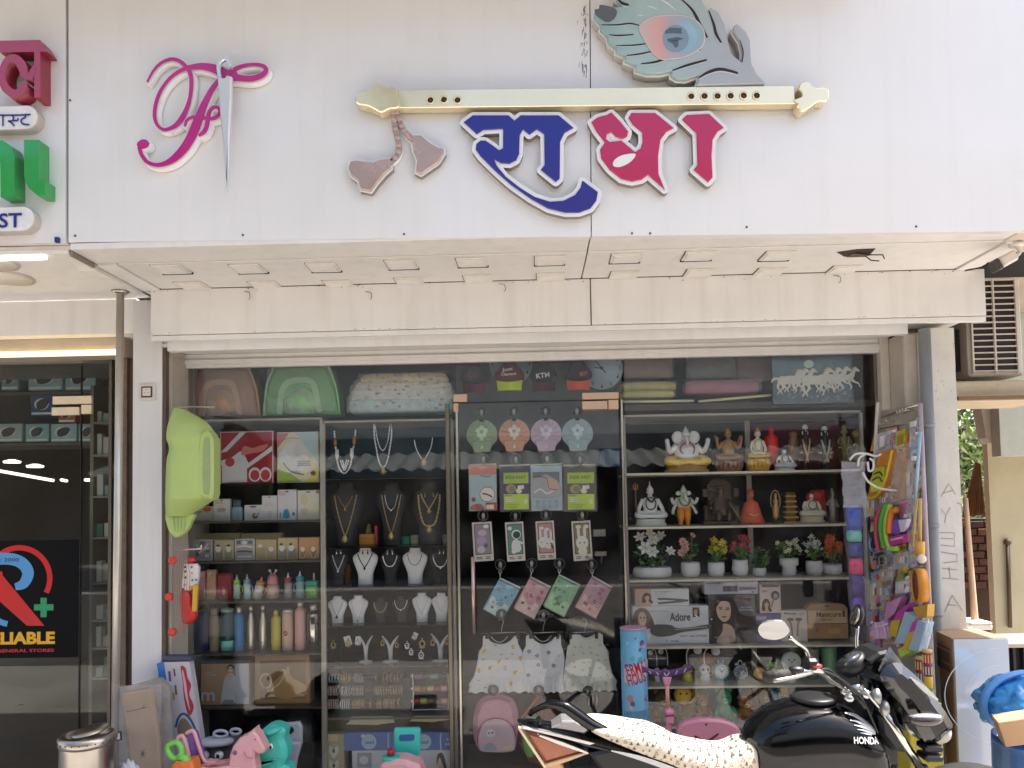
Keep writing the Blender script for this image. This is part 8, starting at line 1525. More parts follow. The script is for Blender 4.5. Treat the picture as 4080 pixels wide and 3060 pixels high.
# toys and cartons on the step, left and middle
YT=-.45
zt_=zoom(200,2580,2.011,YT)
def zat(Y):return zoom(200,2580,2.011,Y)
STL=M('#b8b2a8',.28,metal=1.,var=.15,vs=4)
p,w_,h_=kit(243,2905,450,3400,-.75);t=thing('steel_bin','round stainless steel bin with a swing lid at the lower left','bin',(p.x,-.75,FLOOR+.001));H=pl(345,2925,-.75).z-FLOOR;r=w_/2
b=MB();b.lathe([(r*.96,0),(r*.97,H*.1),(r*.97,H-.05),(r*.965,H-.03)],STL,seg=36);b.build('body',t)
b=MB();b.lathe([(r*1.0,H-.045),(r*1.02,H-.035),(r*1.02,H-.008),(r*.96,H),(r*.80,H+.004),(r*.78,H-.02)],STL,seg=36);b.build('rim',t)
b=MB();b.lathe([(r*.77,H-.03),(r*.1,H-.032)],M('#1d1524',.5),seg=28);b.build('opening',t)
b=MB();b.T=Matrix.Translation((.01,0,H+.016))@Matrix.Rotation(R(-9),4,'Y')@Matrix.Rotation(R(8),4,'X');b.lathe([(r*.66,-.004),(r*.65,.004),(r*.4,.010),(.002,.012)],STL,seg=32);b.build('swing_lid',t)
b=MB();n=24
for k in range(n):a=k*math.tau/n;b.ell((math.cos(a)*r*1.02,math.sin(a)*r*1.02,H-.022),.004,M('#5a544c',.5),5,4)
b.build('rivet',t)['kind']='stuff'
t=thing('wrapped_board','brown cardboard panel wrapped in cloudy plastic leaning on the pillar','board',(zt_([(720,900)])[0][0],YT,FLOOR))
q=zt_([(572,372),(800,335),(865,760),(900,1300),(700,1300),(610,640)]);b=mbw(t);b.prism(q,YT,YT+.03,M('#a98f73',.7,var=.12,vs=5),bev=.003);b.build('cardboard',t)
q=zt_([(490,340),(620,320),(760,275),(850,255),(930,330),(960,760),(1000,1300),(560,1300),(500,640)]);b=mbw(t);b.prism(q,YT+.031,YT+.06,M('#8f8a86',.3,var=.3,vs=9,bump=.8,bs=12));b.build('plastic_wrap',t)
b=mbw(t);lo_,hi_=zt_([(500,1300)])[0],zt_([(900,290)])[0];b.sheet(lambda u,v:(lo_[0]+(hi_[0]-lo_[0])*u+.05*(1-v)*0,YT-.012-.008*math.sin(u*11+v*5)-.005*math.sin(v*21),lo_[1]+(hi_[1]-lo_[1])*v),20,24,film_mat('#d8d4d0',.16));b.build('loose_film',t)
b=mbw(t);c=zt_([(742,850)])[0]
for k in range(8):a=R(45*k+10);b.stroke([c,(c[0]+math.cos(a)*.02,c[1]+math.sin(a)*(.034 if k%2 else.02))],[.006,.001],YT-.0008-.0001*k,None,M('#3b2e24',.7),n=1,cap=False)
q=zt_([(612,515),(690,498),(766,478)]);b.stroke(q,.004,YT-.0008,None,M('#54402f',.7),cap=False);b.build('printed_mark',t)
b=mbw(t);q=zt_([(545,665),(592,658),(598,728),(550,733)]);b.prism(q,YT-.03,YT-.024,M('#26222a',.5));b.prism(offset(q,-.006),YT-.0312,YT-.0302,M('#cdd0d4',.4));b.build('tag',t)
YB_=-.30;zb2=zat(YB_);t=thing('toy_carton','tall blue and white toy carton with a red beast printed on it','box',(zb2([(1000,900)])[0][0],YB_,FLOOR))
fr=zb2([(912,118),(1115,112),(1205,720),(1260,1300),(1060,1300),(985,640)]);b=mbw(t);b.prism(fr,YB_,YB_+.05,M('#b9b4b8',.4,var=.05));b.build('front_face',t)
b=mbw(t);q=zb2([(852,130),(911,116),(984,640),(1058,1300),(985,1300),(925,600)]);b.prism(q,YB_+.002,YB_+.05,M('#2a6fb0',.4));b.build('side_face',t)
b=mbw(t);q=zb2([(905,68),(1125,70),(1130,108),(902,104)]);b.prism(q,YB_-.006,YB_+.05,M('#3a4458',.5),bev=.004);b.build('top_edge',t)
b=mbw(t)
b.prism(catmull(zb2([(1045,150),(1085,165),(1100,240),(1130,300),(1115,380),(1150,460),(1140,520),(1110,545),(1085,470),(1070,380),(1060,260)]),3,True),YB_-.0008,YB_,M('#a52f44',.45));b.stroke(zb2([(1060,180),(1080,290),(1095,400),(1120,500)]),[.006,.014,.012,.004],YB_-.0014,None,M('#d9a7a8',.5),cap=False)
for(x,y,w2,h2,c_)in((945,190,18,80,'#5a4a7a'),(985,170,14,60,'#7a3f5c'),(995,300,16,80,'#6e5f52'),(975,360,18,60,'#8a8450')):b.flat(zb2([(x,y),(x+w2,y),(x+w2+8,y+h2),(x+8,y+h2)]),YB_-.0006,M(c_,.5))
b.stroke(zb2([(1005,640),(1030,560),(1070,530),(1120,570),(1165,660),(1190,740)]),[.012]*6,YB_-.0010,None,M('#2d4f80',.45),cap=False);b.flat(catmull(zb2([(1020,640),(1040,585),(1070,565),(1110,600),(1150,680),(1100,720),(1030,700)]),3,True),YB_-.0007,M('#7d6c5c',.5));b.build('printed_front',t)
Yg_=-.38;zg_=zat(Yg_);GR=M('#9b9da6',.4,var=.05);t=thing('ride_on_car','grey ride on toy car with a round steering wheel and big eyes','toy',(zg_([(1340,900)])[0][0],Yg_,FLOOR))
b=mbw(t);c=zg_([(1330,752)])[0];b.lathe([(.001,.016),(.06,.018),(.088,.008),(.09,-.004),(.084,-.012),(.001,-.01)],GR,(c[0],Yg_,c[1]),28,sy=.7);b.build('tray',t)
b=mbw(t);c=zg_([(1335,710)])[0];b.tube([(c[0]+.02+math.cos(a)*.035,Yg_,c[1]+.012+math.sin(a)*.016)for a in[i*math.tau/18 for i in range(18)]],.008,GR,8,closed=True);b.tube([(c[0]+.09+math.cos(a)*.026,Yg_+.02,c[1]+.016+math.sin(a)*.014)for a in[i*math.tau/18 for i in range(18)]],.008,GR,8,closed=True);b.build('steering_wheel',t)
b=mbw(t);q=zg_([(1215,800),(1460,800),(1470,1300),(1190,1300)]);b.prism(catmull(q,1,True),Yg_+.01,Yg_+.2,M('#4a4448',.5),bev=.02);b.build('body',t)
b=mbw(t);q=zg_([(1225,880),(1330,915),(1440,885),(1445,930),(1330,950),(1220,925)]);b.prism(q,Yg_-.012,Yg_+.008,M('#b32a38',.4),bev=.004);b.build('mouth',t)
for x in(1248,1360):
 c=zg_([(x,857)])[0];b=mbw(t);b.ell((c[0],Yg_-.01,c[1]),(.022,.022,.022),M('#e0dfe2',.25),16,10);e_=b.build('eye',t);b=mbw(t);b.ell((c[0],Yg_-.029,c[1]),(.0105,.006,.0115),BLACKP,12,8);b.build('pupil',e_)
Yh=-.62;zh_=zat(Yh);PKH=M('#cf9a9c',.4,var=.04);t=thing('rocking_horse','pink plastic rocking horse with a purple seat back','toy horse',(zh_([(1450,900)])[0][0],Yh,FLOOR))
hd=zh_([(1440,965),(1455,850),(1480,780),(1530,715),(1590,690),(1625,655),(1650,636),(1655,665),(1680,690),(1700,730),(1735,800),(1728,830),(1690,845),(1655,825),(1650,870),(1665,965),(1665,1200),(1400,1200)])
b=mbw(t);b.prism(hd,Yh-.03,Yh+.045,PKH,bev=.009);b.build('head_and_neck',t)
b=mbw(t);q=zh_([(1185,1200),(1190,940),(1230,930),(1300,945),(1440,930),(1520,935),(1560,960),(1560,1200)]);b.prism(q,Yh-.05,Yh+.08,PKH,bev=.015);b.build('body',t)
b=mbw(t);b.stroke(zh_([(1190,950),(1240,925),(1330,915),(1430,890)]),.006,Yh-.036,Yh-.02,M('#b8746f',.4));b.stroke(zh_([(1575,820),(1600,860),(1640,870)]),.005,Yh-.036,Yh-.028,M('#b8817f',.4));b.build('moulded_line',t)
b=mbw(t);c=zh_([(1500,826)])[0];b.ell((c[0],Yh-.031,c[1]),(.011,.006,.012),M('#7a4f8a',.4),12,8);b.build('knob',t)
b=mbw(t);c=zh_([(1660,722)])[0];b.ell((c[0],Yh-.031,c[1]),(.004,.003,.003),M('#5a3438',.4),8,5);b.build('eye',t)
b=mbw(t);q=zh_([(1090,690),(1115,672),(1150,690),(1225,960),(1200,980),(1140,965)]);b.prism(q,Yh+.0,Yh+.05,M('#7a4fa0',.4),bev=.006);b.build('seat_back',t)
b=mbw(t);b.tube([(x,Yh-.002,z)for x,z in catmull(zh_([(1018,745),(1040,715),(1075,725),(1135,965)]),3)],.011,PKH,8);b.tube([(x,Yh-.002,z)for x,z in catmull(zh_([(1090,690),(1130,668),(1160,690),(1210,850),(1250,920),(1330,925)]),3)],.010,PKH,8);b.build('seat_edge',t)
Yo_=-.72;zo_=zat(Yo_);t=thing('push_toy','orange push toy with a looped lime green handle','toy',(zo_([(1070,940)])[0][0],Yo_,FLOOR));b=mbw(t)
b.tube([(x,Yo_,z)for x,z in catmull(zo_([(945,790),(1010,760),(1050,800),(1050,860),(1000,888),(955,850)]),4,True)],.0135,M('#6cb84a',.4),10,closed=True);b.tube([(x,Yo_,z)for x,z in zo_([(1030,870),(1085,890),(1130,960)])],.02,M('#6cb84a',.4),10);b.build('handle',t)
b=mbw(t);q=zo_([(1000,930),(1050,905),(1130,895),(1165,930),(1180,1250),(1000,1250)]);b.prism(catmull(q,2,True),Yo_-.03,Yo_+.05,M('#d0702a',.4),bev=.012);b.build('body',t)
b=mbw(t);c=zo_([(1030,948)])[0];b.T=b.T@Matrix.Translation((c[0],Yo_-.032,c[1]))@Matrix.Rotation(R(90),4,'X');b.lathe([(.022,-.01),(.022,.004),(.008,.007)],M('#c2621f',.4),seg=18);b.build('wheel_cap',t)
Yd_=-.50;zd_=zat(Yd_);TL=M('#3fb3a4',.4,var=.05);t=thing('ride_on_dolphin','teal smiling dolphin rocker with a flat cap','toy',(zd_([(1790,900)])[0][0],Yd_,FLOOR))
q=zd_([(1672,850),(1678,790),(1700,740),(1690,700),(1720,640),(1790,610),(1860,625),(1895,660),(1885,720),(1905,780),(1910,860),(1885,930),(1930,965),(1960,1250),(1670,1250)]);b=mbw(t);b.prism(catmull(q,3,True),Yd_-.04,Yd_+.06,TL,bev=.025);b.build('body',t)
b=mbw(t);c=zd_([(1785,655)])[0];b.ell((c[0],Yd_-.012,c[1]),(.056,.06,.021),TL,20,10,Matrix.Rotation(R(-12),3,'Y'));b.build('cap',t)
b=mbw(t);q=zd_([(1670,880),(1700,893),(1760,880),(1835,862),(1840,880),(1790,915),(1740,935),(1700,930),(1672,905)]);b.prism(catmull(q,3,True),Yd_-.062,Yd_-.03,TL,bev=.01);b.build('beak',t)
c=zd_([(1790,770)])[0];b=mbw(t);b.ell((c[0],Yd_-.041,c[1]),(.010,.005,.0145),M('#e5ebe8',.3),12,8);e_=b.build('eye',t);b=mbw(t);b.ell((c[0]+.001,Yd_-.045,c[1]-.004),(.006,.003,.009),BLACKP,10,6);b.build('pupil',e_)
Yq=-.25;zq=zat(Yq);t=thing('ride_on_toy','grey plastic toy seat behind the teal dolphin','toy',(zq([(1950,900)])[0][0],Yq,FLOOR));b=mbw(t)
q=zq([(1870,612),(1990,600),(2012,640),(2010,780),(1985,800),(1880,780)]);b.prism(q,Yq,Yq+.03,GR,bev=.006);b.build('back',t);b=mbw(t);b.prism(catmull(zq([(1890,650),(1935,635),(1955,665),(1930,690),(1895,690)]),3,True),Yq-.004,Yq-.0005,DARK);b.build('grip_hole',t);b=mbw(t);q=zq([(1905,745),(2020,745),(2020,780),(1990,880),(1930,1250),(1880,1250),(1920,900),(1925,790)]);b.prism(q,Yq-.04,Yq-.005,GR,bev=.006);b.build('frame',t)
Yc_=-.35;zc2=zoom(1250,2750,2.458,Yc_);t=thing('child_chair','turquoise plastic child chair with a tray and a red block','chair',(zc2([(880,700)])[0][0],Yc_,FLOOR));TQ=M('#38b5a6',.4,var=.04)
q=zc2([(780,395),(795,378),(1025,375),(1042,392),(1040,600),(1020,650),(950,690),(860,680),(790,640)]);b=mbw(t);b.prism(q,Yc_,Yc_+.03,TQ,bev=.008);b.build('back',t);b=mbw(t);q=zc2([(838,445),(855,435),(970,432),(988,445),(985,485),(965,495),(850,497),(836,485)]);b.prism(q,Yc_-.003,Yc_-.0005,M('#0f4f88',.4));b.build('grip_slot',t)
b=mbw(t);c=zc2([(790,600)])[0];b.lathe([(.02,-.012),(.045,-.004),(.05,.004),(.04,.008)],TQ,(c[0],Yc_-.09,c[1]),24,sx=1.0);b.build('tray',t);b=mbw(t);d_=zc2([(790,760)])[0];b.tube([(c[0],Yc_-.09,c[1]-.012),(d_[0],Yc_-.09,d_[1])],.012,TQ,10);b.build('leg',t)
b=mbw(t);c=zc2([(788,548)])[0];b.lathe([(.019,-.013),(.019,.012),(.015,.014)],M('#b01830',.4),(c[0],Yc_-.09,c[1]),18);b.build('red_block',t)
t=thing('rocker_toy','pink toy seat cut off by the bottom edge in the middle','toy',(zc2([(800,740)])[0][0],-.5,FLOOR));z5=zoom(1250,2750,2.458,-.5);b=mbw(t);b.prism(catmull(z5([(640,780),(680,720),(760,692),(880,690),(950,715),(1040,760),(1050,1000),(640,1000)]),3,True),-.5,-.38,PKH,bev=.02);b.build('shell',t)
b=MB();q=zat(-.7)([(530,1000)])[0];b.sheet(lambda u,v:(q[0]+.09*u,-.70+.05*v,q[1]+.05*math.sin(math.pi*u)**.7*math.sin(math.pi*(.1+.8*v))+.008*math.sin(u*19+v*11)),14,8,M('#b9b9c4',.3,var=.25));tag(b.build('plastic_bag'),'crumpled pale plastic bag beside the steel bin','bag')
def wall_hook(x0,y0,x1,y1,lab):b=MB();a,c=pl(x0,y0,-.23),pl(x1,y1,-.36);b.tube([tuple(a),tuple(c),(c.x,c.y,c.z+.018)],.0045,M('#cbbfae',.4),6);tag(b.build('wall_hook'),lab,'hook')
wall_hook(712,1622,856,1622,'thin metal hook carrying the green tub');wall_hook(700,2192,802,2186,'thin metal hook carrying the red toy')
t=thing('baby_tub','lime green plastic baby bathtub hanging on its side by the window','baby bathtub',tuple(pl(760,2130,-.33)));LG=M('#a5b96c',.45,var=.03)
zE=zoom(640,1420,2.44,-.33)
side=lambda pts:zE(pts)
rim=[(150,500),(110,600),(82,700),(75,800),(95,850),(100,920),(80,1000),(70,1150),(65,1400),(70,1550)]
rgt=[(170,500),(240,515),(310,552),(420,610),(490,660),(540,720),(588,790),(600,860),(601,1100),(600,1330),(590,1362),(560,1392),(480,1440),(400,1490),(330,1530),(300,1550)]
def tip(T,y):
 for(xa,ya),(xb,yb)in zip(T,T[1:]):
  if ya<=y<=yb:return xa+(xb-xa)*(y-ya)/(yb-ya)
 return T[-1][0]if y>T[-1][1]else T[0][0]
RS,GS=catmull(rim,4),catmull(rgt,4)
def tubf(u,v):
 y=500+1050*v;a,c=tip(RS,y),tip(GS,y);e=(c-a)/520;s_=1-(1-u)**1.5;P_=zE([(a+(c-a)*s_,y)])[0]
 return(P_[0],-.33-.13*min(1,e)*(max(0,1-abs(2*s_-1.05)**2.6))**.5,P_[1])
b=mbw(t);b.sheet(tubf,26,60,LG);b.build('bowl',t)
b=mbw(t);b.tube([(x,-.332,z)for x,z in zE(RS)],[.010]*len(RS),LG,8);b.tube([(x+.016,-.345,z)for x,z in zE(RS[4:-3])],.004,LG,6);b.build('rim',t)
b=mbw(t);b.prism(catmull(zE([(470,800),(500,752),(545,735),(588,795),(601,870),(601,1340),(560,1388),(500,1378),(455,1335),(448,1200),(450,1000)]),2,True),-.452,-.36,LG,bev=.012);b.build('foot_ring',t);b=mbw(t);b.prism(catmull(zE([(515,830),(560,810),(578,860),(578,1300),(545,1345),(510,1310),(505,1100)]),2,True),-.4535,-.4525,M('#8f9d6a',.5));b.build('recess',t)
b=mbw(t);q=zE([(70,1540),(110,1520),(340,1525),(320,1600),(270,1700),(180,1760),(120,1720),(85,1640)]);b.prism(catmull(q,3,True),-.365,-.325,LG,bev=.008);ft=b.build('grip_end',t)
for k in range(4):b=mbw(t);b.stroke(zE([(160+38*k,1560),(165+34*k,1630),(172+28*k,1700)]),[.003,.006,.002],-.3685,-.362,M('#8f9d6a',.4),n=3);b.build('moulded_rib',ft)
zK=zoom(640,2050,2.766,-.30);t=thing('skate_toy','red wheeled toy scooter packed in a net with round red wheels','toy',tuple(pl(740,2480,-.30)));RDK=M('#c02a20',.4,var=.06)
b=mbw(t);q=zK([(270,545),(400,540),(430,580),(425,700),(410,770),(330,840),(250,840),(245,760),(262,640)]);b.prism(q,-.32,-.29,M('#cfc4be',.4),bev=.008);pn_=b.build('printed_panel',t)
b=mbw(t)
for(x,y,c_)in[(290,575,'#3a2a30'),(290,625,'#4a3440'),(290,690,'#4a2a34'),(285,770,'#8a8a88'),(270,820,'#5a3034'),(360,575,'#2f8f60'),(365,640,'#c98f96'),(370,720,'#2f9070'),(410,715,'#2f7f66')]:b.flat(el(*zK([(x,y)])[0],.007,.007,10),-.3208,M(c_,.5))
b.flat(zK([(330,785),(420,772),(405,810),(335,830)]),-.3206,M('#c9932a',.5));b.build('sticker',pn_)['kind']='stuff'
b=mbw(t);b.prism(catmull(zK([(235,850),(300,840),(340,900),(360,1000),(395,1060),(390,1130),(340,1195),(260,1190),(240,1100)]),3,True),-.33,-.285,RDK,bev=.014);b.build('body',t);b=mbw(t);b.ell((zK([(340,500)])[0][0],-.3,zK([(340,500)])[0][1]),(.024,.02,.016),RDK,12,8);b.build('front_knob',t)
b=mbw(t);b.prism(zK([(385,775),(438,770),(420,1060),(370,1065)]),-.335,-.315,M('#c99a2e',.4),bev=.004);b.build('yellow_bar',t)
for x,y in((140,505),(105,905),(140,1290)):
 c=zK([(x,y)])[0];b=mbw(t);b.T=b.T@Matrix.Translation((c[0],-.31,c[1]))@Matrix.Rotation(R(90),4,'X');b.lathe([(.018,-.012),(.021,-.006),(.021,.006),(.016,.012),(.006,.013)],M('#d23a26',.35,var=.05),seg=20);b.build('wheel',t)
b=mbw(t)
for k in range(7):b.tube([(x,-.34-.002*(k%2),z)for x,z in catmull(zK([(230+10*k,370),(190+28*k,600+5*k),(200+24*k,900),(240+12*k,1290)]),3)],.0013,M('#9c6a62',.5),4,cap=False)
b.build('net_wrap',t)['kind']='stuff'
# scooter, tube and pink tub in front of the right cabinet
Yx=-.15;t=thing('paper_tube','tall pale blue printed tube with red lettering by the right cabinet','tube',(pl(2535,2876,Yx).x,Yx,FLOOR));p0,p1=pl(2532,2876,Yx),pl(2522,2502,Yx);r=51*m(Yx)
b=mbw(t);b.tube([(p0.x+.01,Yx,FLOOR),tuple(p0),tuple(p1)],r,M('#6aa3bd',.35,var=.06),28);b.build('tube',t);b=mbw(t);b.lathe([(r*1.02,-.004),(r*1.02,.004),(r*.9,.006)],M('#b98a9c',.4),tuple(p1),28);b.build('cap',t)
zX=zoom(2450,2080,2.0232,Yx)
def wrap(b,pts,mt,dy=0):
 for c in[pts]:
  V=[];
  for x,z in c:f=(p1.z-z)/(p1.z-p0.z);cx=p1.x+(p0.x-p1.x)*f;d=max(-.98,min(.98,(x-cx)/(r*1.0)));V.append((x,Yx-r*math.sqrt(1-d*d)-.0012-dy,z))
  b.add(V,[tuple(range(len(V)))],mt)
def band(b,y0,y1,sl,mt,dy=0):
 for k in range(8):xa,xb=68+24*k,68+24*(k+1);wrap(b,zX([(xa,y0-sl*k),(xb,y0-sl*(k+1)),(xb,y1-sl*(k+1)),(xa,y1-sl*k)]),mt,dy)
b=mbw(t);band(b,1170,1285,9,M('#c9a9b6',.4));band(b,1505,1610,2,M('#4f7f9c',.4))
def wtext(s_,x0,y0,x1,y1,mt,ang,dy):
 tb=MB();A,B_=zX([(x0,y1)])[0],zX([(x1,y0)])[0];tb.text(s_,A[0],A[1],B_[0],B_[1],0,mt,.015,ang=ang)
 for f in tb.f:wrap(b,[(tb.v[i][0],tb.v[i][2])for i in f],mt,dy)
wtext('ERMAI',78,1108,246,1204,M('#a8182c',.4),R(15),.0008);wtext('HOUS',88,1195,236,1285,M('#a8182c',.4),R(14),.0008)
for(cx,cy,rr,c_)in((205,960,26,'#6a4a6e'),(215,985,18,'#c99aa0'),(190,1010,16,'#3f6a9a'),(110,1400,30,'#a9707c'),(130,1440,22,'#5a4a6a'),(120,1470,16,'#c9a58f'),(245,1400,24,'#b3407c'),(90,960,12,'#9fc3d2'),(150,920,8,'#4f6f9a'),(130,1080,20,'#57a3a6'),(190,1090,24,'#4c97a6')):wrap(b,[(x,z)for x,z in zX([(cx+math.cos(a)*rr*.8,cy+math.sin(a)*rr)for a in[k*math.tau/12 for k in range(12)]])],M(c_,.45),.0006)
b.build('printed_wrap',t)['kind']='stuff'
Ys_=-.55;zS=zoom(2450,2080,2.0232,Ys_);t=thing('kick_scooter','pink child kick scooter with a purple handlebar','scooter',(zS([(425,1400)])[0][0],Ys_,FLOOR));PUR=M('#4a2a5c',.4,var=.06);PKS=M('#c77f92',.4)
b=mbw(t);q=zS([(222,1165),(300,1190),(370,1200),(400,1185),(440,1200),(520,1180),(618,1155),(620,1190),(540,1225),(460,1240),(430,1255),(385,1250),(300,1225),(228,1205)]);b.prism(q,Ys_-.012,Ys_+.016,PUR,bev=.005);b.build('handlebar',t)
b=mbw(t)
for pts in([(270,1195),(290,1218)],[(330,1205),(350,1228)],[(500,1192),(486,1222)],[(570,1172),(552,1208)],[(392,1210),(412,1235),(435,1208)]):b.stroke(zS(pts),.004,Ys_-.0132,None,M('#c9bfd0',.4),n=2,cap=False)
b.build('grip_mark',t);b=mbw(t);b.tube([(x,Ys_,z)for x,z in zS([(418,1250),(428,1510)])],.0095,M('#c79a8e',.3,metal=.3),12);b.tube([(x,Ys_,z)for x,z in zS([(428,1500),(434,1640),(440,2250)])],.015,PKS,12);b.build('steering_column',t)
b=mbw(t);q=zS([(380,1245),(455,1245),(440,1310),(398,1310)]);b.prism(q,Ys_-.016,Ys_+.016,PKS,bev=.004);b.build('collar',t);b=mbw(t);q=zS([(402,1515),(470,1510),(474,1620),(410,1625)]);b.prism(q,Ys_-.02,Ys_+.02,PKS,bev=.006);cl_=b.build('clamp',t);b=mbw(t);q=zS([(402,1545),(472,1540),(472,1558),(404,1562)]);b.prism(q,Ys_-.0215,Ys_+.0215,M('#7a2f52',.4));b.build('clamp_band',cl_)
b=mbw(t);q=zS([(440,2250)])[0];b.box(q[0]-.06,q[0]+.42,Ys_-.05,Ys_+.05,FLOOR+.06,FLOOR+.08,PUR,.008);b.build('deck',t)
for dx in(-.02,.4):b=mbw(t);b.T=b.T@Matrix.Translation((q[0]+dx,Ys_,FLOOR+.05))@Matrix.Rotation(R(90),4,'X');b.lathe([(.05,-.012),(.05,.012)],PKS,seg=20);b.build('wheel',t)
Yp=-.62;zP=zoom(2000,2400,1.229,Yp);t=thing('plastic_tub','pink oval plastic tub with a smile shaped handle slot behind the motorcycle','tub',(zP([(1015,700)])[0][0],Yp,.3));c=zP([(1015,650)])[0]
b=mbw(t);o_=catmull(zP([(862,640),(880,600),(940,578),(1010,572),(1090,580),(1150,605),(1172,645),(1160,700),(1100,760),(1000,790),(920,770),(875,710)]),3,True);b.prism(o_,Yp,Yp+.05,M('#c07c8e',.35,var=.04),bev=.012);b.build('shell',t)
b=mbw(t);b.stroke(zP([(945,655),(1000,680),(1058,645)]),[.008,.014,.008],Yp-.0012,None,M('#3a1c26',.5));b.flat(el(*zP([(1000,598)])[0],.005,.006,10),Yp-.0014,M('#3a1c26',.5));b.build('handle_slot',t)
# rack of hanging toys at the right of the door
RA,RB=pl(3478,1900,-.16),pl(3712,1900,-.56);RD_=(RB-RA);RD_.z=0;RN=Vector((RD_.y,-RD_.x,0)).normalized()
if RN.y>0:RN=-RN
def rk(px,py,off=0.):
 d=ray(px,py);o=RA+RN*off;s_=(o-CAM).dot(RN)/d.dot(RN);return CAM+d*s_
def rz(x,y,off=.02):return rk(3250+x/1.6588,1600+y/1.6588,off)
rkt=thing('toy_rack','wire rack board hung with packets of small toys beside the drain pipe','rack',tuple(rk(3600,2900)))
def rslab(pts,o0,o1,mt,parent,name,origin):
 b=MB();b.T=Matrix.Translation(-Vector(origin));n=len(pts);f=[rz(x,y,o1)for x,y in pts];k=[rz(x,y,o1)-RN*(o1-o0)for x,y in pts]
 fs=[tuple(range(n)),tuple(range(2*n-1,n-1,-1))]+[(i,(i+1)%n,n+(i+1)%n,n+i)for i in range(n)];b.add([tuple(p)for p in f+k],fs,mt);return b.build(name,parent)
def rtube(pts,r,mt,parent,name,origin,off=.02,closed=False,n=4):b=MB();b.T=Matrix.Translation(-Vector(origin));b.tube([tuple(rz(x,y,off))for x,y in pts],r,mt,8,n,closed);return b.build(name,parent)
o=rkt.location
rslab([(430,60),(690,15),(790,2400),(330,2400)],-.012,0,M('#9a9083',.6,var=.25,vs=12),rkt,'board',o)
rtube([(690,12),(735,1000),(800,2400)],.011,M('#b09aa0',.4),rkt,'post',o,n=1);rtube([(410,5),(400,200),(385,500)],.010,M('#c9c2b8',.4),rkt,'post',o,n=1);rtube([(435,105),(690,15)],.006,STEEL,rkt,'top_bar',o,n=1)
for k in range(9):rtube([(425+k*3,180+150*k),(700+k*9,130+160*k)],.0022,STEEL,rkt,'cross_wire',o,.004,n=1)
for x,y in((590,75),(610,68),(630,62),(650,56),(520,130),(470,150),(600,330),(520,420),(560,640),(480,860)):
 b=MB();b.T=Matrix.Translation(-Vector(o));p=rz(x,y,0);b.tube([tuple(p),tuple(p+RN*.05),tuple(p+RN*.05+Vector((0,0,.01)))],.0028,M('#d0cac0',.35,metal=.5),6);b.build('peg_hook',rkt)
def hang(name,label,cat,parts):
 t=thing(name,label,cat,tuple(rz(*parts[0][1][0],.03)))
 for q in parts:
  if q[0]=='s':rslab(q[1],q[2],q[3],q[4],t,q[5],t.location)
  else:rtube(q[1],q[2],q[3],t,q[4],t.location,q[5],n=q[6]if len(q)>6 else 4)
 return t
F1=film_mat('#ffffff',.09,.06);OR2=M('#c9802a',.4);YE=M('#d0ab3c',.4);YG=M('#b9c23a',.4)
hang('toy_pack','silver card of two hair clips near the top of the toy rack','toy packet',[('s',[(400,215),(505,190),(490,330),(385,345)],.005,.02,M('#b5aeb2',.4,var=.2,vs=30),'card'),('s',[(425,230),(455,224),(448,300),(420,305)],.0205,.03,M('#d9d5d6',.3),'clip'),('s',[(470,220),(498,214),(490,290),(465,296)],.0205,.03,M('#7c7478',.3),'clip')])
hang('toy_pack','pale grey blister of rings at the top right corner of the toy rack','toy packet',[('s',[(612,120),(665,105),(662,205),(615,212)],.005,.02,M('#8e8a88',.4,var=.3,vs=50),'card'),('s',[(622,135),(655,126),(652,165),(624,172)],.0205,.03,M('#c9c6c2',.3),'blister')])
hang('toy_gun','yellow and orange toy gun in clear film on the rack','toy',[('s',[(430,330),(510,315),(500,400),(470,520),(440,600),(380,640),(345,630),(370,500)],.02,.05,OR2,'body'),('s',[(395,440),(440,430),(445,500),(420,590),(365,600),(358,520)],.051,.075,YG,'yellow_shell'),('t',[(505,320),(480,440),(450,545),(400,625),(350,640)],.008,YE,'outer_rib',.06),('t',[(385,480),(420,465),(440,490)],.004,M('#4a4420',.5),'moulded_line',.079),('t',[(375,520),(415,500),(438,530)],.004,M('#4a4420',.5),'moulded_line',.079)])
hang('toy_pack','orange brown toy in a long clear bag beside the toy gun','toy packet',[('s',[(520,330),(600,300),(590,640),(500,670)],.01,.03,M('#a97a44',.4,var=.5,vs=40),'contents'),('s',[(510,300),(640,260),(630,660),(495,690)],.032,.034,F1,'bag')])
hang('toy_pack','yellow green header packet at the upper part of the rack','toy packet',[('s',[(530,200),(590,180),(585,300),(525,325)],.01,.03,M('#b3a43f',.4,var=.4,vs=40),'contents'),('s',[(538,230),(575,218),(570,280),(535,292)],.031,.036,M('#8a7a2a',.4),'print')])
t=hang('play_bow','rainbow striped plastic hoops in pink, green, yellow and orange','toy',[('t',[(435,700),(405,780),(402,880),(415,985)],.013,M('#c9566a',.4),'hoop',.04),('t',[(470,680),(440,760),(432,860),(455,970)],.014,M('#57b84a',.4),'hoop',.05),('t',[(495,680),(468,770),(462,870),(490,965),(545,970)],.014,M('#a9d050',.4),'hoop',.055),('t',[(540,715),(505,730),(490,800),(485,870)],.017,M('#dd7a2c',.4),'hoop',.06)])
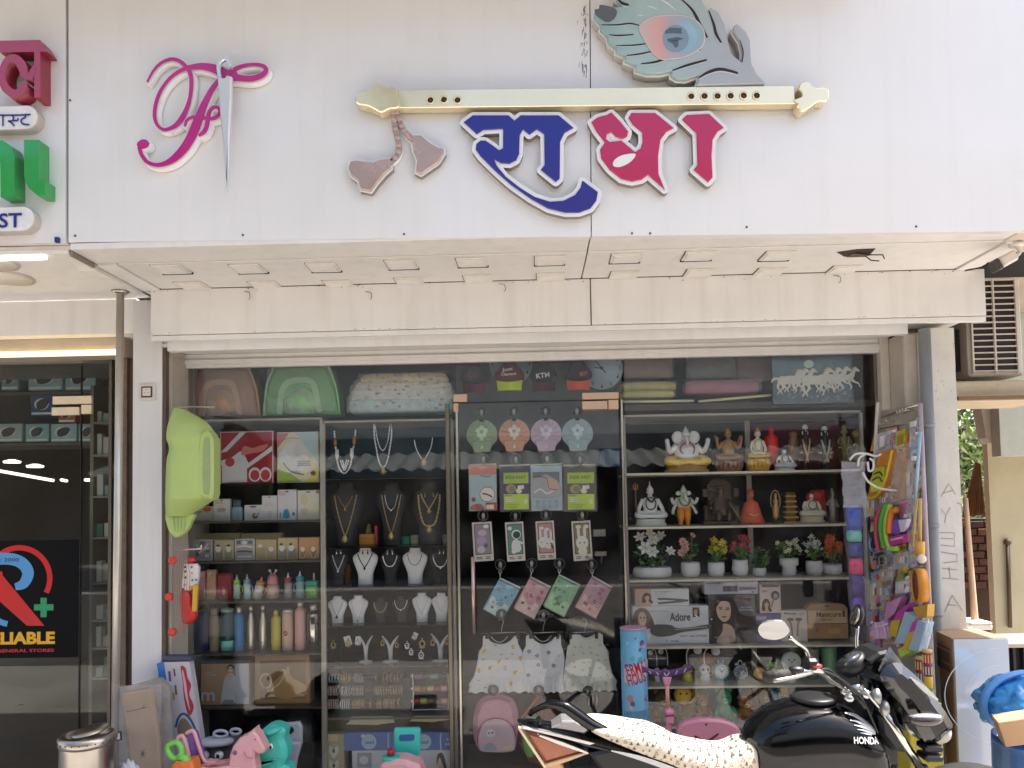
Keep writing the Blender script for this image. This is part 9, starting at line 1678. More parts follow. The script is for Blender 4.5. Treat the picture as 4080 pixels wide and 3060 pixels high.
hang('toy_pack','purple and white soft toy packet beside the rainbow hoops','toy packet',[('s',[(500,790),(580,770),(590,850),(540,880),(495,870)],.02,.06,M('#7a4a9c',.4),'purple_part'),('s',[(545,785),(605,775),(590,830),(560,860)],.061,.085,M('#c9c2cf',.4),'white_part'),('s',[(478,900),(575,875),(580,930),(470,965)],.02,.06,M('#b03c86',.4),'magenta_part'),('t',[(500,915),(540,905),(572,898)],.006,M('#d69ac0',.4),'stripe',.063)])
hang('bracelet_card','dark card of bracelets low on the left of the rack','toy packet',[('s',[(405,1000),(490,990),(480,1125),(400,1110)],.01,.02,M('#3b3230',.5),'card'),('t',[(420,1030),(450,1015),(470,1040),(460,1080),(425,1080),(420,1030)],.006,M('#8d8478',.4),'bracelet',.024),('t',[(435,1060),(470,1070),(455,1105)],.005,M('#6a6058',.4),'bracelet',.024)])
hang('toy_pack','dark and blue beads packet at the left edge of the rack','toy packet',[('s',[(345,870),(390,850),(385,960),(350,985)],.01,.03,M('#2f2a2c',.5,var=.4,vs=60),'contents'),('t',[(365,900),(358,950),(375,990)],.007,M('#5f86b0',.4),'beads',.035)])
for k,(x,y,w2,h2,c_,lb)in enumerate([(330,610,60,150,'#b9a97a','lilac and yellow packet under the toy gun'),(395,600,70,110,'#8a2f44','crimson packet under the toy gun'),(520,990,90,120,'#a59a88','pale packet of small white shapes'),(530,1180,90,90,'#cfc6c0','white packet with dark squares'),(360,1190,80,140,'#b99a5a','straw coloured packet at the left'),(435,1230,50,80,'#8fa6cc','small pale blue packet'),(560,400,80,240,'#a2957f','long clear packet of beige sticks'),(600,680,60,200,'#9c8f84','grey clear packet behind the sticks'),(420,1100,90,90,'#a38d6a','tan packet above the pink ones')]):
 t=hang('toy_pack',lb+' on the toy rack','toy packet',[('s',[(x,y+14),(x+w2,y),(x+w2-8,y+h2-10),(x-4,y+h2)],.008,.024,M(c_,.4,var=.35,vs=45),'contents'),('s',[(x-4,y),(x+w2+5,y-16),(x+w2,y+h2),(x-10,y+h2+12)],.027,.0285,F1,'bag')])
 for j in range(4):rslab([(x+w2*(.2+.2*j),y+h2*.3),(x+w2*(.32+.2*j),y+h2*.28),(x+w2*(.3+.2*j),y+h2*.62),(x+w2*(.18+.2*j),y+h2*.65)],.0242,.026,M(['#d8d2c4','#4a3f44','#c9a08f','#e0dcd4'][(k+j)%4],.4),t,'print',t.location)
cn=[('#c9a23a','yellow'),('#b8482f','red'),('#8f7f9c','mauve'),('#c98a4a','amber'),('#b9b4ac','silver'),('#8aa0b8','blue grey'),('#c07a9c','rose'),('#7d8a4a','olive')];r5_=random.Random(21);used=set()
for i,(x,y)in enumerate([(x,y)for y in range(190,1500,118)for x in(385,470,560,640)]):
 x+=r5_.uniform(-18,18)-(y-200)*.03;y+=r5_.uniform(-25,25);w2,h2=r5_.uniform(48,80),r5_.uniform(95,165);c_,nm=cn[r5_.randrange(8)];sl_=r5_.uniform(-10,14)
 lb=f"{nm} toy packet, {['first', 'second', 'third', 'fourth'][i % 4]} from the left in the {['top', 'second', 'third', 'fourth', 'fifth', 'sixth', 'seventh', 'eighth', 'ninth', 'tenth', 'eleventh', 'lowest'][i // 4]} row of the rack"
 t=hang('toy_pack',lb,'toy packet',[('s',[(x+sl_,y+10),(x+w2+sl_,y),(x+w2-sl_,y+h2-8),(x-sl_,y+h2)],.004,.010+.0017*(i%5),M(c_,.35,var=.45,vs=55),'card')])
 for j in range(3):u,v=r5_.uniform(.1,.6),r5_.uniform(.15,.75);X,Y=x+w2*u,y+h2*v;a_,d_=r5_.uniform(12,26),r5_.uniform(10,34);rslab([(X,Y),(X+a_,Y-4),(X+a_-3,Y+d_),(X-3,Y+d_+4)],.012,.021+.004*j,M(r5_.choice(['#e6e0d6','#d8b23c','#d0572f','#4a3f44','#e39a2f','#c95c9c','#6fa8c0','#b9c95a']),.3),t,'small_toy',t.location)
 if i%2:rslab([(x-3,y+8),(x+w2+4,y-4),(x+w2,y+h2),(x-6,y+h2+8)],.034,.035,F1,t,'bag',t.location)
hang('long_stick_toy','pale blue long toy stick beside the rack post','toy',[('t',[(690,200),(675,420),(655,665)],.008,M('#8fb0c2',.4),'stick',.06,1)])
hang('long_stick_toy','two straw coloured toy sticks hanging above the drum rattle','toy',[('t',[(690,640),(688,960)],.009,M('#c09a5a',.5),'stick',.08,1),('t',[(668,640),(640,960)],.006,M('#c4a468',.5),'stick',.08,1)])
t=thing('drum_rattle','orange hand drum rattle with a red face and a white ball','rattle',tuple(rz(690,1100,.1)))
rtube([(690,925),(690,1020)],.022,M('#d9a23c',.4),t,'handle',t.location,.1,n=1);b=MB();b.T=Matrix.Translation(-Vector(t.location));b.ell(tuple(rz(700,1040,.13)),.021,M('#ddd3c2',.5),14,10);b.build('ball',t)
b=MB();q=rz(688,1215,.1)-Vector(t.location);b.T=Matrix.Translation(q)@Matrix.Rotation(R(-14),4,'Z')@Matrix.Rotation(R(-90),4,'Y');b.lathe([(.074,-.022),(.08,-.024),(.08,.024),(.074,.022),(.074,-.022)],M('#d98f28',.4),seg=32,caps=False);b.build('drum_ring',t)
b=MB();b.T=Matrix.Translation(q)@Matrix.Rotation(R(-14),4,'Z')@Matrix.Rotation(R(-90),4,'Y');b.lathe([(.073,.016),(.001,.017)],M('#8f4a48',.5,var=.2),seg=28);b.lathe([(.001,-.017),(.073,-.016)],M('#8f4a48',.5,var=.2),seg=28);b.build('drum_skin',t)
PKT=M('#d48fc0',.4);MG=M('#c04a98',.4);BLT=M('#a9bfd0',.35)
hang('building_set','pink and lilac plastic building toy in a bag low on the rack','toy',[('s',[(470,1330),(570,1290),(520,1400),(450,1460)],.02,.06,PKT,'pink_block'),('s',[(540,1390),(620,1330),(570,1450),(510,1450)],.03,.07,MG,'magenta_block'),('s',[(500,1450),(560,1440),(530,1560),(470,1540)],.03,.08,YE,'yellow_block'),('s',[(590,1390),(660,1430),(600,1600),(520,1600)],.04,.09,BLT,'blue_plate'),('s',[(375,1470),(470,1440),(500,1560),(400,1570),(355,1540)],.02,.06,M('#d9a9cf',.4),'lilac_frame'),('t',[(360,1500),(480,1470)],.006,M('#e0c9d9',.4),'rail',.065,1),('t',[(395,1460),(415,1560)],.006,M('#e0c9d9',.4),'rail',.065,1),('t',[(445,1450),(470,1570)],.006,M('#e0c9d9',.4),'rail',.065,1)])
hang('building_set','pale blue and yellow building toy behind the drum rattle','toy',[('s',[(640,1360),(740,1340),(735,1420),(690,1460)],.02,.06,M('#d9a545',.4),'yellow_block'),('s',[(660,1440),(725,1460),(680,1650),(600,1640)],.04,.09,BLT,'blue_plate'),('s',[(640,1460),(665,1440),(640,1520),(615,1530)],.05,.1,MG,'magenta_block'),('s',[(610,1530),(640,1520),(600,1640),(570,1640)],.05,.1,YE,'yellow_block'),('s',[(540,1640),(600,1610),(620,1660),(560,1690)],.03,.09,M('#b9d050',.4),'lime_block')])
t=thing('clear_bag','white crumpled clear bag low at the right edge of the rack','bag',tuple(rz(730,1500,.08)));b=MB();b.T=Matrix.Translation(-Vector(t.location));b.sheet(lambda u,v:tuple(rz(700+50*u+20*v,1430+200*v,.08+.02*math.sin(u*9+v*13))),8,16,film_mat('#ffffff',.4));b.build('film',t)
for cx,yt,yb,off,lb in((3694,2587,3000,.1,'taller stack of red, yellow and green toy cylinders under the rack'),(3664,2614,3000,.06,'shorter stack of red and yellow toy cylinders under the rack')):
 t=thing('stacking_toy',lb,'toy',tuple(rk(cx,yb,off)));y=yt;cols=['#d0b070','#a83030','#5a3a70','#d9b43a','#3f8f4a','#a83030','#d9b43a','#a83030'];i=0;top=rk(cx,yt,off)
 while y<yb:
  h_=14 if i==0 else 46;p=rk(cx,y+h_,off);z0=p.z-t.location.z;z1=rk(cx,y,off).z-t.location.z;r=.0195 if i else.022;b=MB();x_,y_=top.x-t.location.x,top.y-t.location.y
  b.lathe([(r*.92,z0+.001),(r,z0+.004),(r,z1-.004),(r*.92,z1)],M(cols[i%8],.4),(x_,y_,0),16);seg_=b.build('cylinder',t)
  if i and cols[i%8]!='#d9b43a':
   b=MB()
   for k in range(10):a=k*math.tau/10;b.box(x_+math.cos(a)*r*1.01-.002,x_+math.cos(a)*r*1.01+.002,y_+math.sin(a)*r*1.01-.002,y_+math.sin(a)*r*1.01+.002,z0+.01,z1-.008,M('#d9c48a',.5))
   b.build('pale_bars',seg_)['kind']='stuff'
  y+=h_;i+=1
t=thing('yellow_carton','yellow carton with a white wheel emblem behind the motorcycle front','box',tuple(pl(3715,3300,-.75)));a,c=pl(3640,3300,-.75),pl(3752,2800,-.75);b=mbw(t);b.box(a.x,c.x,-.75,-.62,FLOOR,c.z,M('#c9b93a',.5,var=.06),.004);b.build('carton_body',t)
b=mbw(t);q=pl(3715,2988,-.751);k_=m(-.75);b.tube([(q.x+math.cos(a_)*30*k_,-.7515,q.z+math.sin(a_)*36*k_)for a_ in[i*math.tau/24 for i in range(24)]],.003,M('#e4dfc8',.5),5,closed=True);b.stroke([(q.x-.02,q.z-.055),(q.x,q.z-.02),(q.x+.02,q.z-.055)],.007,-.7525,None,M('#3b3a2a',.5),cap=False);b.stroke([(q.x-.012,q.z+.006),(q.x+.014,q.z+.002)],.012,-.7525,None,M('#3b3a2a',.5),cap=False);b.flat(el(q.x,q.z-.04,.012,.012),-.7532,M('#e4e0cf',.5));b.build('printed_emblem',t)
Yl=-.34;zL=zoom(3250,1600,1.6588,Yl);t=thing('hanging_bag','long clear bag of blue, mint and pink rolls hanging left of the toy rack','toy packet',(zL([(250,900)])[0][0],Yl,pl(3400,2480,Yl).z))
for y0,y1,x0,x1,c_ in((685,850,205,300,'#1f3f9c'),(850,925,208,300,'#5aa596'),(935,1032,218,302,'#2a3078'),(1036,1140,222,308,'#c03058'),(1145,1290,226,310,'#3a2468'),(1292,1400,235,312,'#5a3a90')):
 a,c=zL([(x0,y1)])[0],zL([(x1,y0)])[0];b=mbw(t);b.loft([(a[1],(c[0]-a[0])*.46,.02,(a[0]+c[0])/2,Yl),((a[1]+c[1])/2,(c[0]-a[0])*.5,.024,(a[0]+c[0])/2,Yl),(c[1],(c[0]-a[0])*.46,.02,(a[0]+c[0])/2,Yl)],M(c_,.4,var=.3,vs=50,bump=.5,bs=60),14,pw=3);b.build('roll',t)
for n_,fn,a_ in(('bag_top',lambda u,v:(zL([(150+20*v+(165-20*v)*u,400+300*v)])[0]),.3),('bag_front',lambda u,v:(zL([(160+60*v+160*u,640+940*v)])[0]),.07)):
 b=mbw(t);b.sheet(lambda u,v:(fn(u,v)[0],Yl-.03-.008*math.sin(u*8+v*17)-.004*math.sin(v*50),fn(u,v)[1]),14,30,film_mat('#e4e2e8',a_));b.build(n_,t)
b=mbw(t);Wc=M('#d6cfc8',.6)
for pts in([(200,390),(240,350),(310,348),(370,365),(405,350)],[(255,430),(262,380),(300,352)],[(285,470),(320,530),(400,575),(515,590)],[(330,380),(355,400),(352,450),(325,460),(318,400)]):b.tube([(x,Yl-.045,z)for x,z in catmull(zL(pts),3)],.006,Wc,7)
b.build('white_cord',t)
# parked motorcycle
YK=-1.25;zm=zoom(2000,2400,1.229,YK);BLK=M('#060709',.1,var=.05,spec=.45);BLM=M('#121315',.45,var=.15);CHR=M('#b9b8b5',.15,metal=1.,var=.05);ALU=M('#9d9c98',.35,metal=.9,var=.1)
mo=thing('motorcycle','black motorcycle with a cream tree print seat cover parked in front of the shop','motorcycle',(zm([(1200,900)])[0][0],YK,0))
def Bp(x,y,dy=0.):p=pl(2000+x/1.229,2400+y/1.229,YK+dy);return(p.x,p.y,p.z)
def lx(rings,mt,name,pw=2.6,seg=22,parent=None,Y0=YK,refine=3):
 R4=catmull([(x,(zm([(x,a)])[0][1]+zm([(x,b_)])[0][1])/2,(zm([(x,a)])[0][1]-zm([(x,b_)])[0][1])/2,w_)for x,a,b_,w_ in rings],refine);vs=[];b=mbw(mo)
 for x,zc,hz,hy in R4:
  X=zm([(x,700)])[0][0]
  for k in range(seg):a=k*math.tau/seg;ca,sa=math.cos(a),math.sin(a);vs.append((X,Y0+hy*math.copysign(abs(ca)**(2/pw),ca),zc+hz*math.copysign(abs(sa)**(2/pw),sa)))
 n=len(R4);fs=[(i*seg+k,(i+1)*seg+k,(i+1)*seg+(k+1)%seg,i*seg+(k+1)%seg)for i in range(n-1)for k in range(seg)]+[tuple(range(seg)),tuple(range(n*seg-1,(n-1)*seg-1,-1))]
 b.add(vs,fs,mt,True);o=b.build(name,parent or mo);o['label']='';del o['label']
 def surf(x,z):
  for i in range(n-1):
   if R4[i][0]<=x<=R4[i+1][0]:
    t=(x-R4[i][0])/(R4[i+1][0]-R4[i][0]+1e-9);q=[R4[i][j]+(R4[i+1][j]-R4[i][j])*t for j in range(4)];s_=min(.97,abs(z-q[1])/max(1e-5,q[2]));return Y0-q[3]*(1-s_**pw)**(1/pw)
  return Y0-.1
 def top(x,dy):
  for i in range(n-1):
   if R4[i][0]<=x<=R4[i+1][0]:
    t=(x-R4[i][0])/(R4[i+1][0]-R4[i][0]+1e-9);q=[R4[i][j]+(R4[i+1][j]-R4[i][j])*t for j in range(4)];return q[1]+q[2]*(1-min(.99,abs(dy)/q[3])**pw)**(1/pw)
 surf.top=top
 return o,surf
tank,tsurf=lx([(1182,632,790,.04),(1205,600,840,.08),(1240,562,880,.11),(1300,515,900,.135),(1400,482,900,.15),(1500,470,895,.155),(1600,474,890,.155),(1680,500,890,.15),(1755,550,885,.148),(1815,632,870,.13),(1848,720,850,.09),(1866,770,820,.03)],BLK,'fuel_tank',2.5,30)
seat,ssurf=lx([(385,571,581,.05),(450,573,612,.11),(550,581,658,.125),(650,597,700,.13),(720,606,728,.132),(800,638,756,.132),(860,672,783,.13),(960,693,821,.125),(1060,705,841,.12),(1110,692,846,.115),(1150,671,851,.11),(1190,663,856,.105),(1226,661,858,.09)],M('#cfc3ae',.8,var=.07,bump=.12,bs=70),'seat_cover',3.6,26)
b=mbw(mo);rr=random.Random(5);INK=M('#5c544c',.8);u_=m(YK)/1.229
TOPS=[(385,571),(550,585),(720,608),(860,674),(960,694),(1060,706),(1110,692),(1150,672),(1226,662)];BOTS=[(385,581),(550,658),(650,700),(800,756),(960,821),(1060,841),(1226,858)]
def ip(T,x):
 for(xa,ya),(xb,yb)in zip(T,T[1:]):
  if xa<=x<=xb:return ya+(yb-ya)*(x-xa)/(xb-xa)
 return T[-1][1]
spots=[(x+(17 if r_%2 else 0)+rr.uniform(-6,6),r_)for r_ in range(7)for x in range(500,1215,33)]
for x,r_ in spots:
 y=ip(TOPS,x)+16+r_*25+rr.uniform(-5,5)
 if x>1205 or y>ip(BOTS,x)-8:continue
 X,Z=zm([(x,y)])[0];s_=rr.choice([5,6,8,9])*u_;k=rr.randrange(3);Yv=ssurf(x,Z)-.0022
 if ssurf(x,Z)>YK-.05:continue
 T_=MB();ring=[(X-s_,Z-s_),(X+s_,Z-s_),(X,Z+s_)]
 if k==0:T_.flat(ring,0,INK)
 elif k==1:
  for j in range(3):T_.stroke([ring[j],ring[(j+1)%3]],s_*.28,0,None,INK,n=1,cap=False)
 else:
  for j in range(3):w2=s_*(1-.25*j);T_.flat([(X-w2,Z-s_+s_*.62*j),(X+w2,Z-s_+s_*.62*j),(X,Z-s_+s_*.62*j+s_*.8)],0,INK)
 px_=lambda X_:x+(X_-X)/u_
 b.add([(v[0],ssurf(px_(v[0]),v[2])-.0028-.0003*(i_%4),v[2])for i_,v in enumerate(T_.v)],T_.f,INK)
for dy in(-.085,-.05,-.015,.02,.055):
 for x in range(560,1200,36):
  x_=x+rr.uniform(-8,8);y_=dy+rr.uniform(-.008,.008);X=zm([(x_,700)])[0][0];s_=rr.choice([6,8,10])*u_
  b.add([(X+p,YK+y_+q,ssurf.top(x_+p/u_,y_+q)+.003)for p,q in((-s_,-s_*1.6),(s_,-s_*1.6),(0,s_*1.6))],[(0,1,2)],INK)
b.build('tree_print',seat)['kind']='stuff'
b=mbw(mo);q=Vector(Bp(1525,468));b.lathe([(.085,-.008),(.085,.004),(.075,.01),(.03,.012)],BLM,tuple(q),28);b.build('fuel_cap',mo)
b=mbw(mo);WHT=M('#d8d6d2',.35,metal=.2,var=0)
def on_tank(pts,wd,k):
 P_=[];
 q=catmull([(x,y,w2)for(x,y),w2 in zip(pts,wd)],4)
 L_=[];
 for i,(x,y,w2)in enumerate(q):
  j=min(i+1,len(q)-1);l=max(i-1,0);d=Vector((q[j][0]-q[l][0],q[j][1]-q[l][1])).normalized();L_.append(((x-d.y*w2/2,y+d.x*w2/2),(x+d.y*w2/2,y-d.x*w2/2)))
 f=lambda xy:(lambda xy:(lambda X:(X[0],tsurf(xy[0],X[1])-.006-k*.0002,X[1]))(zm([xy])[0]))((xy[0]-14,xy[1]))
 for i in range(len(L_)-1):b.add([f(L_[i][0]),f(L_[i][1]),f(L_[i+1][1]),f(L_[i+1][0])],[(0,1,2,3)],WHT)
for k,(p,wd)in enumerate([([(1640,505),(1690,520),(1740,550),(1790,588)],[3,13,14,5]),([(1655,532),(1700,545),(1745,568),(1785,592)],[2,9,10,4]),([(1668,552),(1710,562),(1750,580),(1780,595)],[2,8,9,4]),([(1680,570),(1715,577),(1750,590),(1775,598)],[2,7,8,3]),([(1692,585),(1720,589),(1750,597)],[2,6,4])]):on_tank(p,wd,k)
tb=MB();a,c=zm([(1642,634)])[0],zm([(1766,602)])[0];tb.text('HONDA',a[0],a[1],c[0],c[1],0,WHT,.025,ang=R(-4))
xz0,xz1=zm([(0,600)])[0][0],zm([(2000,600)])[0][0]
b.add([(v[0],tsurf((v[0]-xz0)/(xz1-xz0)*2000,v[2])-.0065,v[2])for v in tb.v],tb.f,WHT);b.build('wing_emblem',tank)
lx([(78,572,584,.012),(150,578,612,.05),(300,606,650,.075),(420,634,690,.09),(545,658,730,.1),(700,712,790,.1),(960,812,900,.1)],BLK,'tail_cowl',3)
b=mbw(mo);b.prism(zm([(415,700),(545,672),(800,765),(960,822),(1180,850),(1180,960),(900,960),(640,880),(470,770)]),YK-.105,YK+.105,BLM,bev=.012);b.build('side_panel',mo)
b=mbw(mo);b.stroke(zm([(520,682),(640,712),(760,752),(900,808)]),[.004,.016,.02,.02],YK-.108,None,M('#b9bbbf',.25,metal=.5),cap=False);b.build('side_stripe',mo)
b=mbw(mo);b.stroke(zm([(95,582),(240,612),(420,655),(560,690)]),[.004,.008,.01,.004],YK-.09,YK-.06,M('#c9c8c6',.2,metal=.7),cap=False);b.build('cowl_trim',mo)
b=mbw(mo);b.prism(zm([(112,606),(185,622),(300,660),(398,702),(300,735),(212,760),(165,690)]),YK-.07,YK+.07,M('#a8664c',.25,var=.2),bev=.012);tl=b.build('tail_lamp',mo)
b=mbw(mo);b.stroke(zm([(185,622),(290,660),(412,704)]),[.006,.012,.006],YK-.084,YK-.072,M('#dcd6d0',.25,metal=.4));b.stroke(zm([(86,588),(140,670),(208,772)]),[.009,.008,.008],YK-.082,YK-.06,M('#d9c4a0',.4));b.stroke(zm([(205,768),(300,742),(412,704)]),[.008,.012,.006],YK-.081,YK-.06,M('#c9a47c',.4));b.build('lamp_edge_and_glint',tl)  # first stroke paints a white highlight, the cream bars frame the lamp
b=mbw(mo);b.prism(zm([(200,768),(275,742),(300,790),(225,805)]),YK-.06,YK+.05,M('#c9a27a',.5),bev=.006);b.build('plate_bracket',mo)
b=mbw(mo);b.prism(zm([(215,806),(300,792),(320,1000),(240,1000)]),YK-.05,YK+.05,M('#a52a28',.4),bev=.008);b.build('rear_reflector',mo)
for s_ in(-.085,.085):
 b=mbw(mo);b.tube([Bp(150,532,s_*.3),Bp(200,508,s_*.7),Bp(250,499,s_),Bp(310,512,s_),Bp(380,560,s_),Bp(450,606,s_),Bp(548,646,s_)],[.011,.013,.016,.022,.024,.022,.014],BLK,10,4);b.build('grab_rail',mo)
b=mbw(mo);b.tube([Bp(150,532,-.026),Bp(140,545,0),Bp(150,532,.026)],.011,BLK,8,3);b.tube([Bp(180,560,-.05),Bp(190,590,-.05)],.012,BLM,8);b.build('rail_end',mo)
b=mbw(mo);b.prism(zm([(235,600),(290,562),(360,560),(430,605),(400,630),(300,612)]),YK-.05,YK+.05,M('#a9a8a6',.2,metal=.6),bev=.008);b.build('rail_mount',mo)
for s_ in(-.09,.09):
 b=mbw(mo);b.tube([Bp(1822,465,s_),Bp(2050,811,s_)],.0165,CHR,14);b.tube([Bp(2050,811,s_),Bp(2284,1163,s_)],.026,ALU,14);b.build('fork_tube',mo)
for(x0,y0,x1,y1,r)in((1800,470,1870,452,.03),(1845,530,1905,510,.03)):
 b=mbw(mo);b.tube([Bp((x0+x1)/2,(y0+y1)/2,-.12),Bp((x0+x1)/2,(y0+y1)/2,.12)],r,ALU,10,sq=.6);b.build('fork_clamp',mo)
b=mbw(mo);b.prism(zm([(1790,520),(1850,500),(1910,600),(1930,700),(1860,690),(1800,610)]),YK-.1,YK+.1,BLM,bev=.015);b.build('radiator_cover',mo)
fair=zm([(1795,330),(1830,285),(1880,268),(1930,300),(2010,375),(2080,465),(2128,540),(2140,580),(2085,635),(2015,655),(1965,570),(1900,470),(1830,400)])
b=mbw(mo);b.prism(catmull(fair,2,True),YK-.13,YK+.13,M('#131418',.2,coat=.8,var=.05),bev=.035);fr_=b.build('headlamp_fairing',mo)
b=mbw(mo);b.stroke(zm([(1925,335),(1985,385),(2040,432)]),[.006,.02,.008],YK-.1352,YK-.12,M('#d5d3d0',.2,metal=.5));b.build('fairing_highlight',fr_)  # white highlight on the fairing, painted as a pale stripe
b=mbw(mo);b.sheet(lambda u,v:Bp(1842+80*u+55*v*(1-u*.2),330-115*v+90*u,-.11+.22*u),10,8,M('#9a9da0',.1,alpha=.45,var=0));b.build('wind_screen',mo)
b=mbw(mo);b.prism(zm([(1748,262),(1800,225),(1842,215),(1850,245),(1805,262),(1770,285)]),YK-.08,YK+.08,BLM,bev=.01);b.build('visor',mo)
b=mbw(mo);b.T=b.T@Matrix.Translation(Bp(1712,300,.0))@Matrix.Rotation(R(-35),4,'Y');b.lathe([(.05,-.03),(.06,-.01),(.06,.015),(.05,.022)],BLM,seg=24);ic_=b.build('instrument_pod',mo)
b=mbw(mo);b.T=b.T@Matrix.Translation(Bp(1712,300,.0))@Matrix.Rotation(R(-35),4,'Y');b.lathe([(.049,.0225),(.001,.024)],M('#3c4044',.1,coat=1),seg=24);b.build('instrument_glass',ic_)
b=mbw(mo);b.T=b.T@Matrix.Translation(Bp(2075,577,-.15));b.ell((0,0,0),(.062,.026,.024),M('#2d2420',.2,coat=.8),16,10);b.build('indicator',mo);b=mbw(mo);b.T=b.T@Matrix.Translation(Bp(2078,560,-.15));b.ell((0,0,0),(.058,.02,.012),M('#b9b6b2',.15,metal=.5),14,8);b.build('indicator_rim',mo);b=mbw(mo);b.tube([Bp(1965,565,-.12),Bp(2020,570,-.15)],.014,BLM,8);b.build('indicator_stem',mo)
b=mbw(mo);b.T=b.T@Matrix.Translation(Bp(2105,610,0));b.ell((0,0,0),(.05,.11,.055),M('#cfcdc6',.1,alpha=.6,var=0),18,10);b.build('headlamp_lens',mo)
for y in(690,735):b=mbw(mo);b.box(Bp(2000,y)[0],Bp(2085,y)[0],YK-.12,YK-.04,Bp(0,y+16)[2],Bp(0,y-14)[2],BLM,.006);b.build('lower_bracket',mo)
hn,hf=-.33,.30
b=mbw(mo);b.tube([Bp(1300,362,hn),Bp(1440,345,hn+.03),Bp(1545,335,hn+.07),Bp(1620,390,-.16),Bp(1720,440,-.05),Bp(1790,440,.05),Bp(1790,380,.16),Bp(1770,320,hf-.04),Bp(1745,290,hf)],.0115,CHR,12,5);b.build('handlebar',mo)
b=mbw(mo);b.tube([Bp(1288,364,hn-.004),Bp(1425,347,hn+.026)],[.019,.0185],M('#2a221e',.7,bump=.4),14);b.build('grip',mo)
b=mbw(mo);b.tube([Bp(1745,290,hf),Bp(1690,275,hf+.02)],.018,M('#17181a',.7),12);b.build('grip',mo)
b=mbw(mo);b.box(Bp(1475,0,hn+.05)[0],Bp(1535,0,hn+.05)[0],YK+hn+.03,YK+hn+.09,Bp(0,365,hn)[2],Bp(0,305,hn)[2],BLM,.01);sw=b.build('switch_housing',mo)
b=mbw(mo);b.ell(Bp(1535,312,hn+.04),(.025,.012,.010),M('#b82a24',.35),12,7);b.build('red_switch',sw);b=mbw(mo);b.ell(Bp(1440,330,hn+.02),(.03,.02,.014),BLM,10,7);b.build('reservoir',mo)
b=mbw(mo);b.tube([Bp(1520,345,hn+.02),Bp(1440,365,hn-.05),Bp(1330,385,hn-.08)],.007,ALU,8,4);b.build('brake_lever',mo)
b=mbw(mo);b.tube([Bp(1770,262,hf),Bp(1830,278,hf-.04),Bp(1890,292,hf-.06)],.007,BLM,8,4);b.ell(Bp(1892,293,hf-.06),.011,BLM,8,6);b.build('clutch_lever',mo)
for k,(pts,r,mt)in enumerate([([(1548,338,-.2),(1600,330,-.15),(1680,400,-.1),(1780,520,-.12)],.006,BLM),([(1550,330,-.22),(1650,370,-.14),(1760,470,-.11),(1840,640,-.1)],.005,BLM),([(1760,300,.2),(1800,360,.05),(1830,450,-.05),(1800,560,-.08)],.006,BLM),([(1740,330,.1),(1770,420,-.12),(1850,520,-.13)],.0045,CHR)]):b=mbw(mo);b.tube([Bp(*p)for p in pts],r,mt,7,5);b.build('cable',mo)
for x,y,r,dy in((1690,440,.02,-.09),(1740,425,.024,-.07),(1780,450,.02,-.09),(1700,470,.016,-.11)):b=mbw(mo);b.ell(Bp(x,y,dy),(r*1.3,r,r),CHR,12,8);b.build('clamp_bolt',mo)
def mirror(c,outl,dy,stalk,face,name):
 b=mbw(mo);P_=[Bp(x,y,dy)for x,y in outl];q=[(p[0],p[2])for p in P_]
 b.prism(catmull(q,2,True),YK+dy,YK+dy+.03,BLM,bev=.008);o=b.build('mirror',mo)
 b=mbw(mo);cx=sum(p[0]for p in q)/len(q);cz=sum(p[1]for p in q)/len(q);ins=[(cx+(x-cx)*.93,cz+(z-cz)*.92)for x,z in catmull(q,2,True)]
 vs=[(x,YK+dy-.0015+(z-cz)*.0,z)for x,z in ins];b.add(vs,[tuple(range(len(vs)))[::-1]if area2(ins)<0 else tuple(range(len(vs)))],face);b.build('mirror_glass',o)
 b=mbw(mo);b.tube([Bp(*p)for p in stalk],.0075,CHR,8,4);b.build('mirror_stalk',mo)
MG_=M('#f4f4f2',.03,metal=1.,var=0)
mirror(None,[(1248,140),(1258,108),(1300,90),(1375,88),(1400,110),(1414,140),(1390,170),(1340,188),(1275,178)],hn+.02,[(1408,172,hn+.03),(1450,205,hn+.05),(1492,240,hn+.07),(1505,300,hn+.07)],MG_,'m')
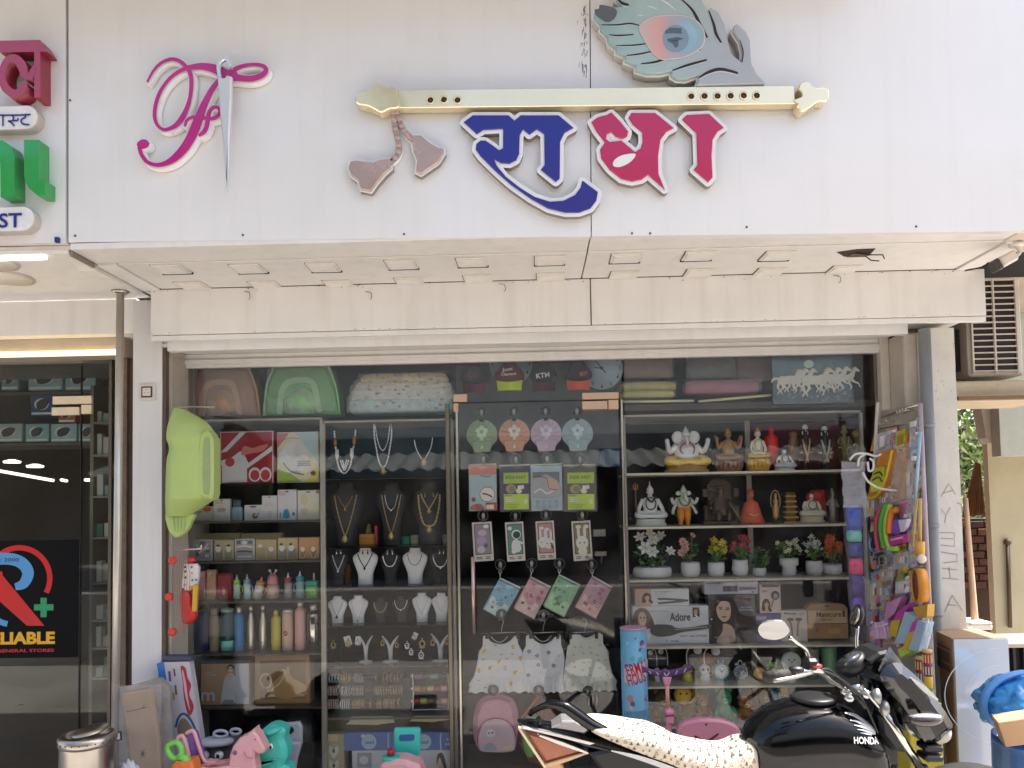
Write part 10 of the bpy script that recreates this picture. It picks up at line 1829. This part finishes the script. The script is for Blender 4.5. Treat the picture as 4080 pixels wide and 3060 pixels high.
b=mbw(mo);b.T=b.T@Matrix.Translation(Bp(1738,66,hf))@Matrix.Rotation(R(16),4,'Y');b.ell((0,0,0),(.022,.05,.05),BLM,16,10);o=b.build('mirror',mo);b=mbw(mo);b.T=b.T@Matrix.Translation(Bp(1728,66,hf-.02))@Matrix.Rotation(R(16),4,'Y');b.ell((-.006,-.012,0),(.008,.04,.042),M('#b9b4ac',.1,metal=1),14,8);b.build('mirror_glass',o)
b=mbw(mo);b.tube([Bp(1742,115,hf),Bp(1735,200,hf),Bp(1750,285,hf)],.008,CHR,8,3);b.build('mirror_stalk',mo)
for x,nm in((640,'rear_wheel'),(2284,'front_wheel')):
 c=Vector(Bp(x,1163));c.z=.305;b=mbw(mo);b.tube([(c.x+math.cos(a)*.262,YK,c.z+math.sin(a)*.262)for a in[i*math.tau/40 for i in range(40)]],.043,M('#151515',.8),12,closed=True);wh=b.build(nm,mo)
 b=mbw(mo);b.tube([(c.x+math.cos(a)*.218,YK,c.z+math.sin(a)*.218)for a in[i*math.tau/36 for i in range(36)]],.016,ALU,8,closed=True)
 for k in range(5):a=k*math.tau/5;b.tube([(c.x,YK,c.z),(c.x+math.cos(a)*.215,YK,c.z+math.sin(a)*.215)],.015,ALU,8)
 b.tube([(c.x,YK-.05,c.z),(c.x,YK+.05,c.z)],.035,ALU,14);b.build('rim',wh)
b=mbw(mo);c=Bp(1400,1090);b.box(c[0]-.2,c[0]+.16,YK-.12,YK+.12,.22,.48,ALU,.03);b.box(c[0]-.02,c[0]+.13,YK-.07,YK+.07,.481,.66,M('#3a3a3c',.5,metal=.5),.02);b.build('engine',mo)
b=mbw(mo);rw,fw=Bp(640,1163),Bp(1860,560);b.tube([(rw[0],YK-.06,.305),(c[0]-.18,YK-.06,.35)],.02,BLM,8);b.tube([(c[0]-.1,YK,.3),(fw[0]-.05,YK,.75),fw],.024,BLM,8);b.tube([(c[0]-.15,YK,.4),Bp(900,860),Bp(450,720)],.02,BLM,8);b.build('frame',mo)
b=mbw(mo);b.tube([(c[0]+.1,YK-.13,.3),(c[0]-.2,YK-.15,.24),(rw[0]-.1,YK-.15,.32)],[.02,.03,.045],CHR,12,3);b.build('exhaust_pipe',mo)
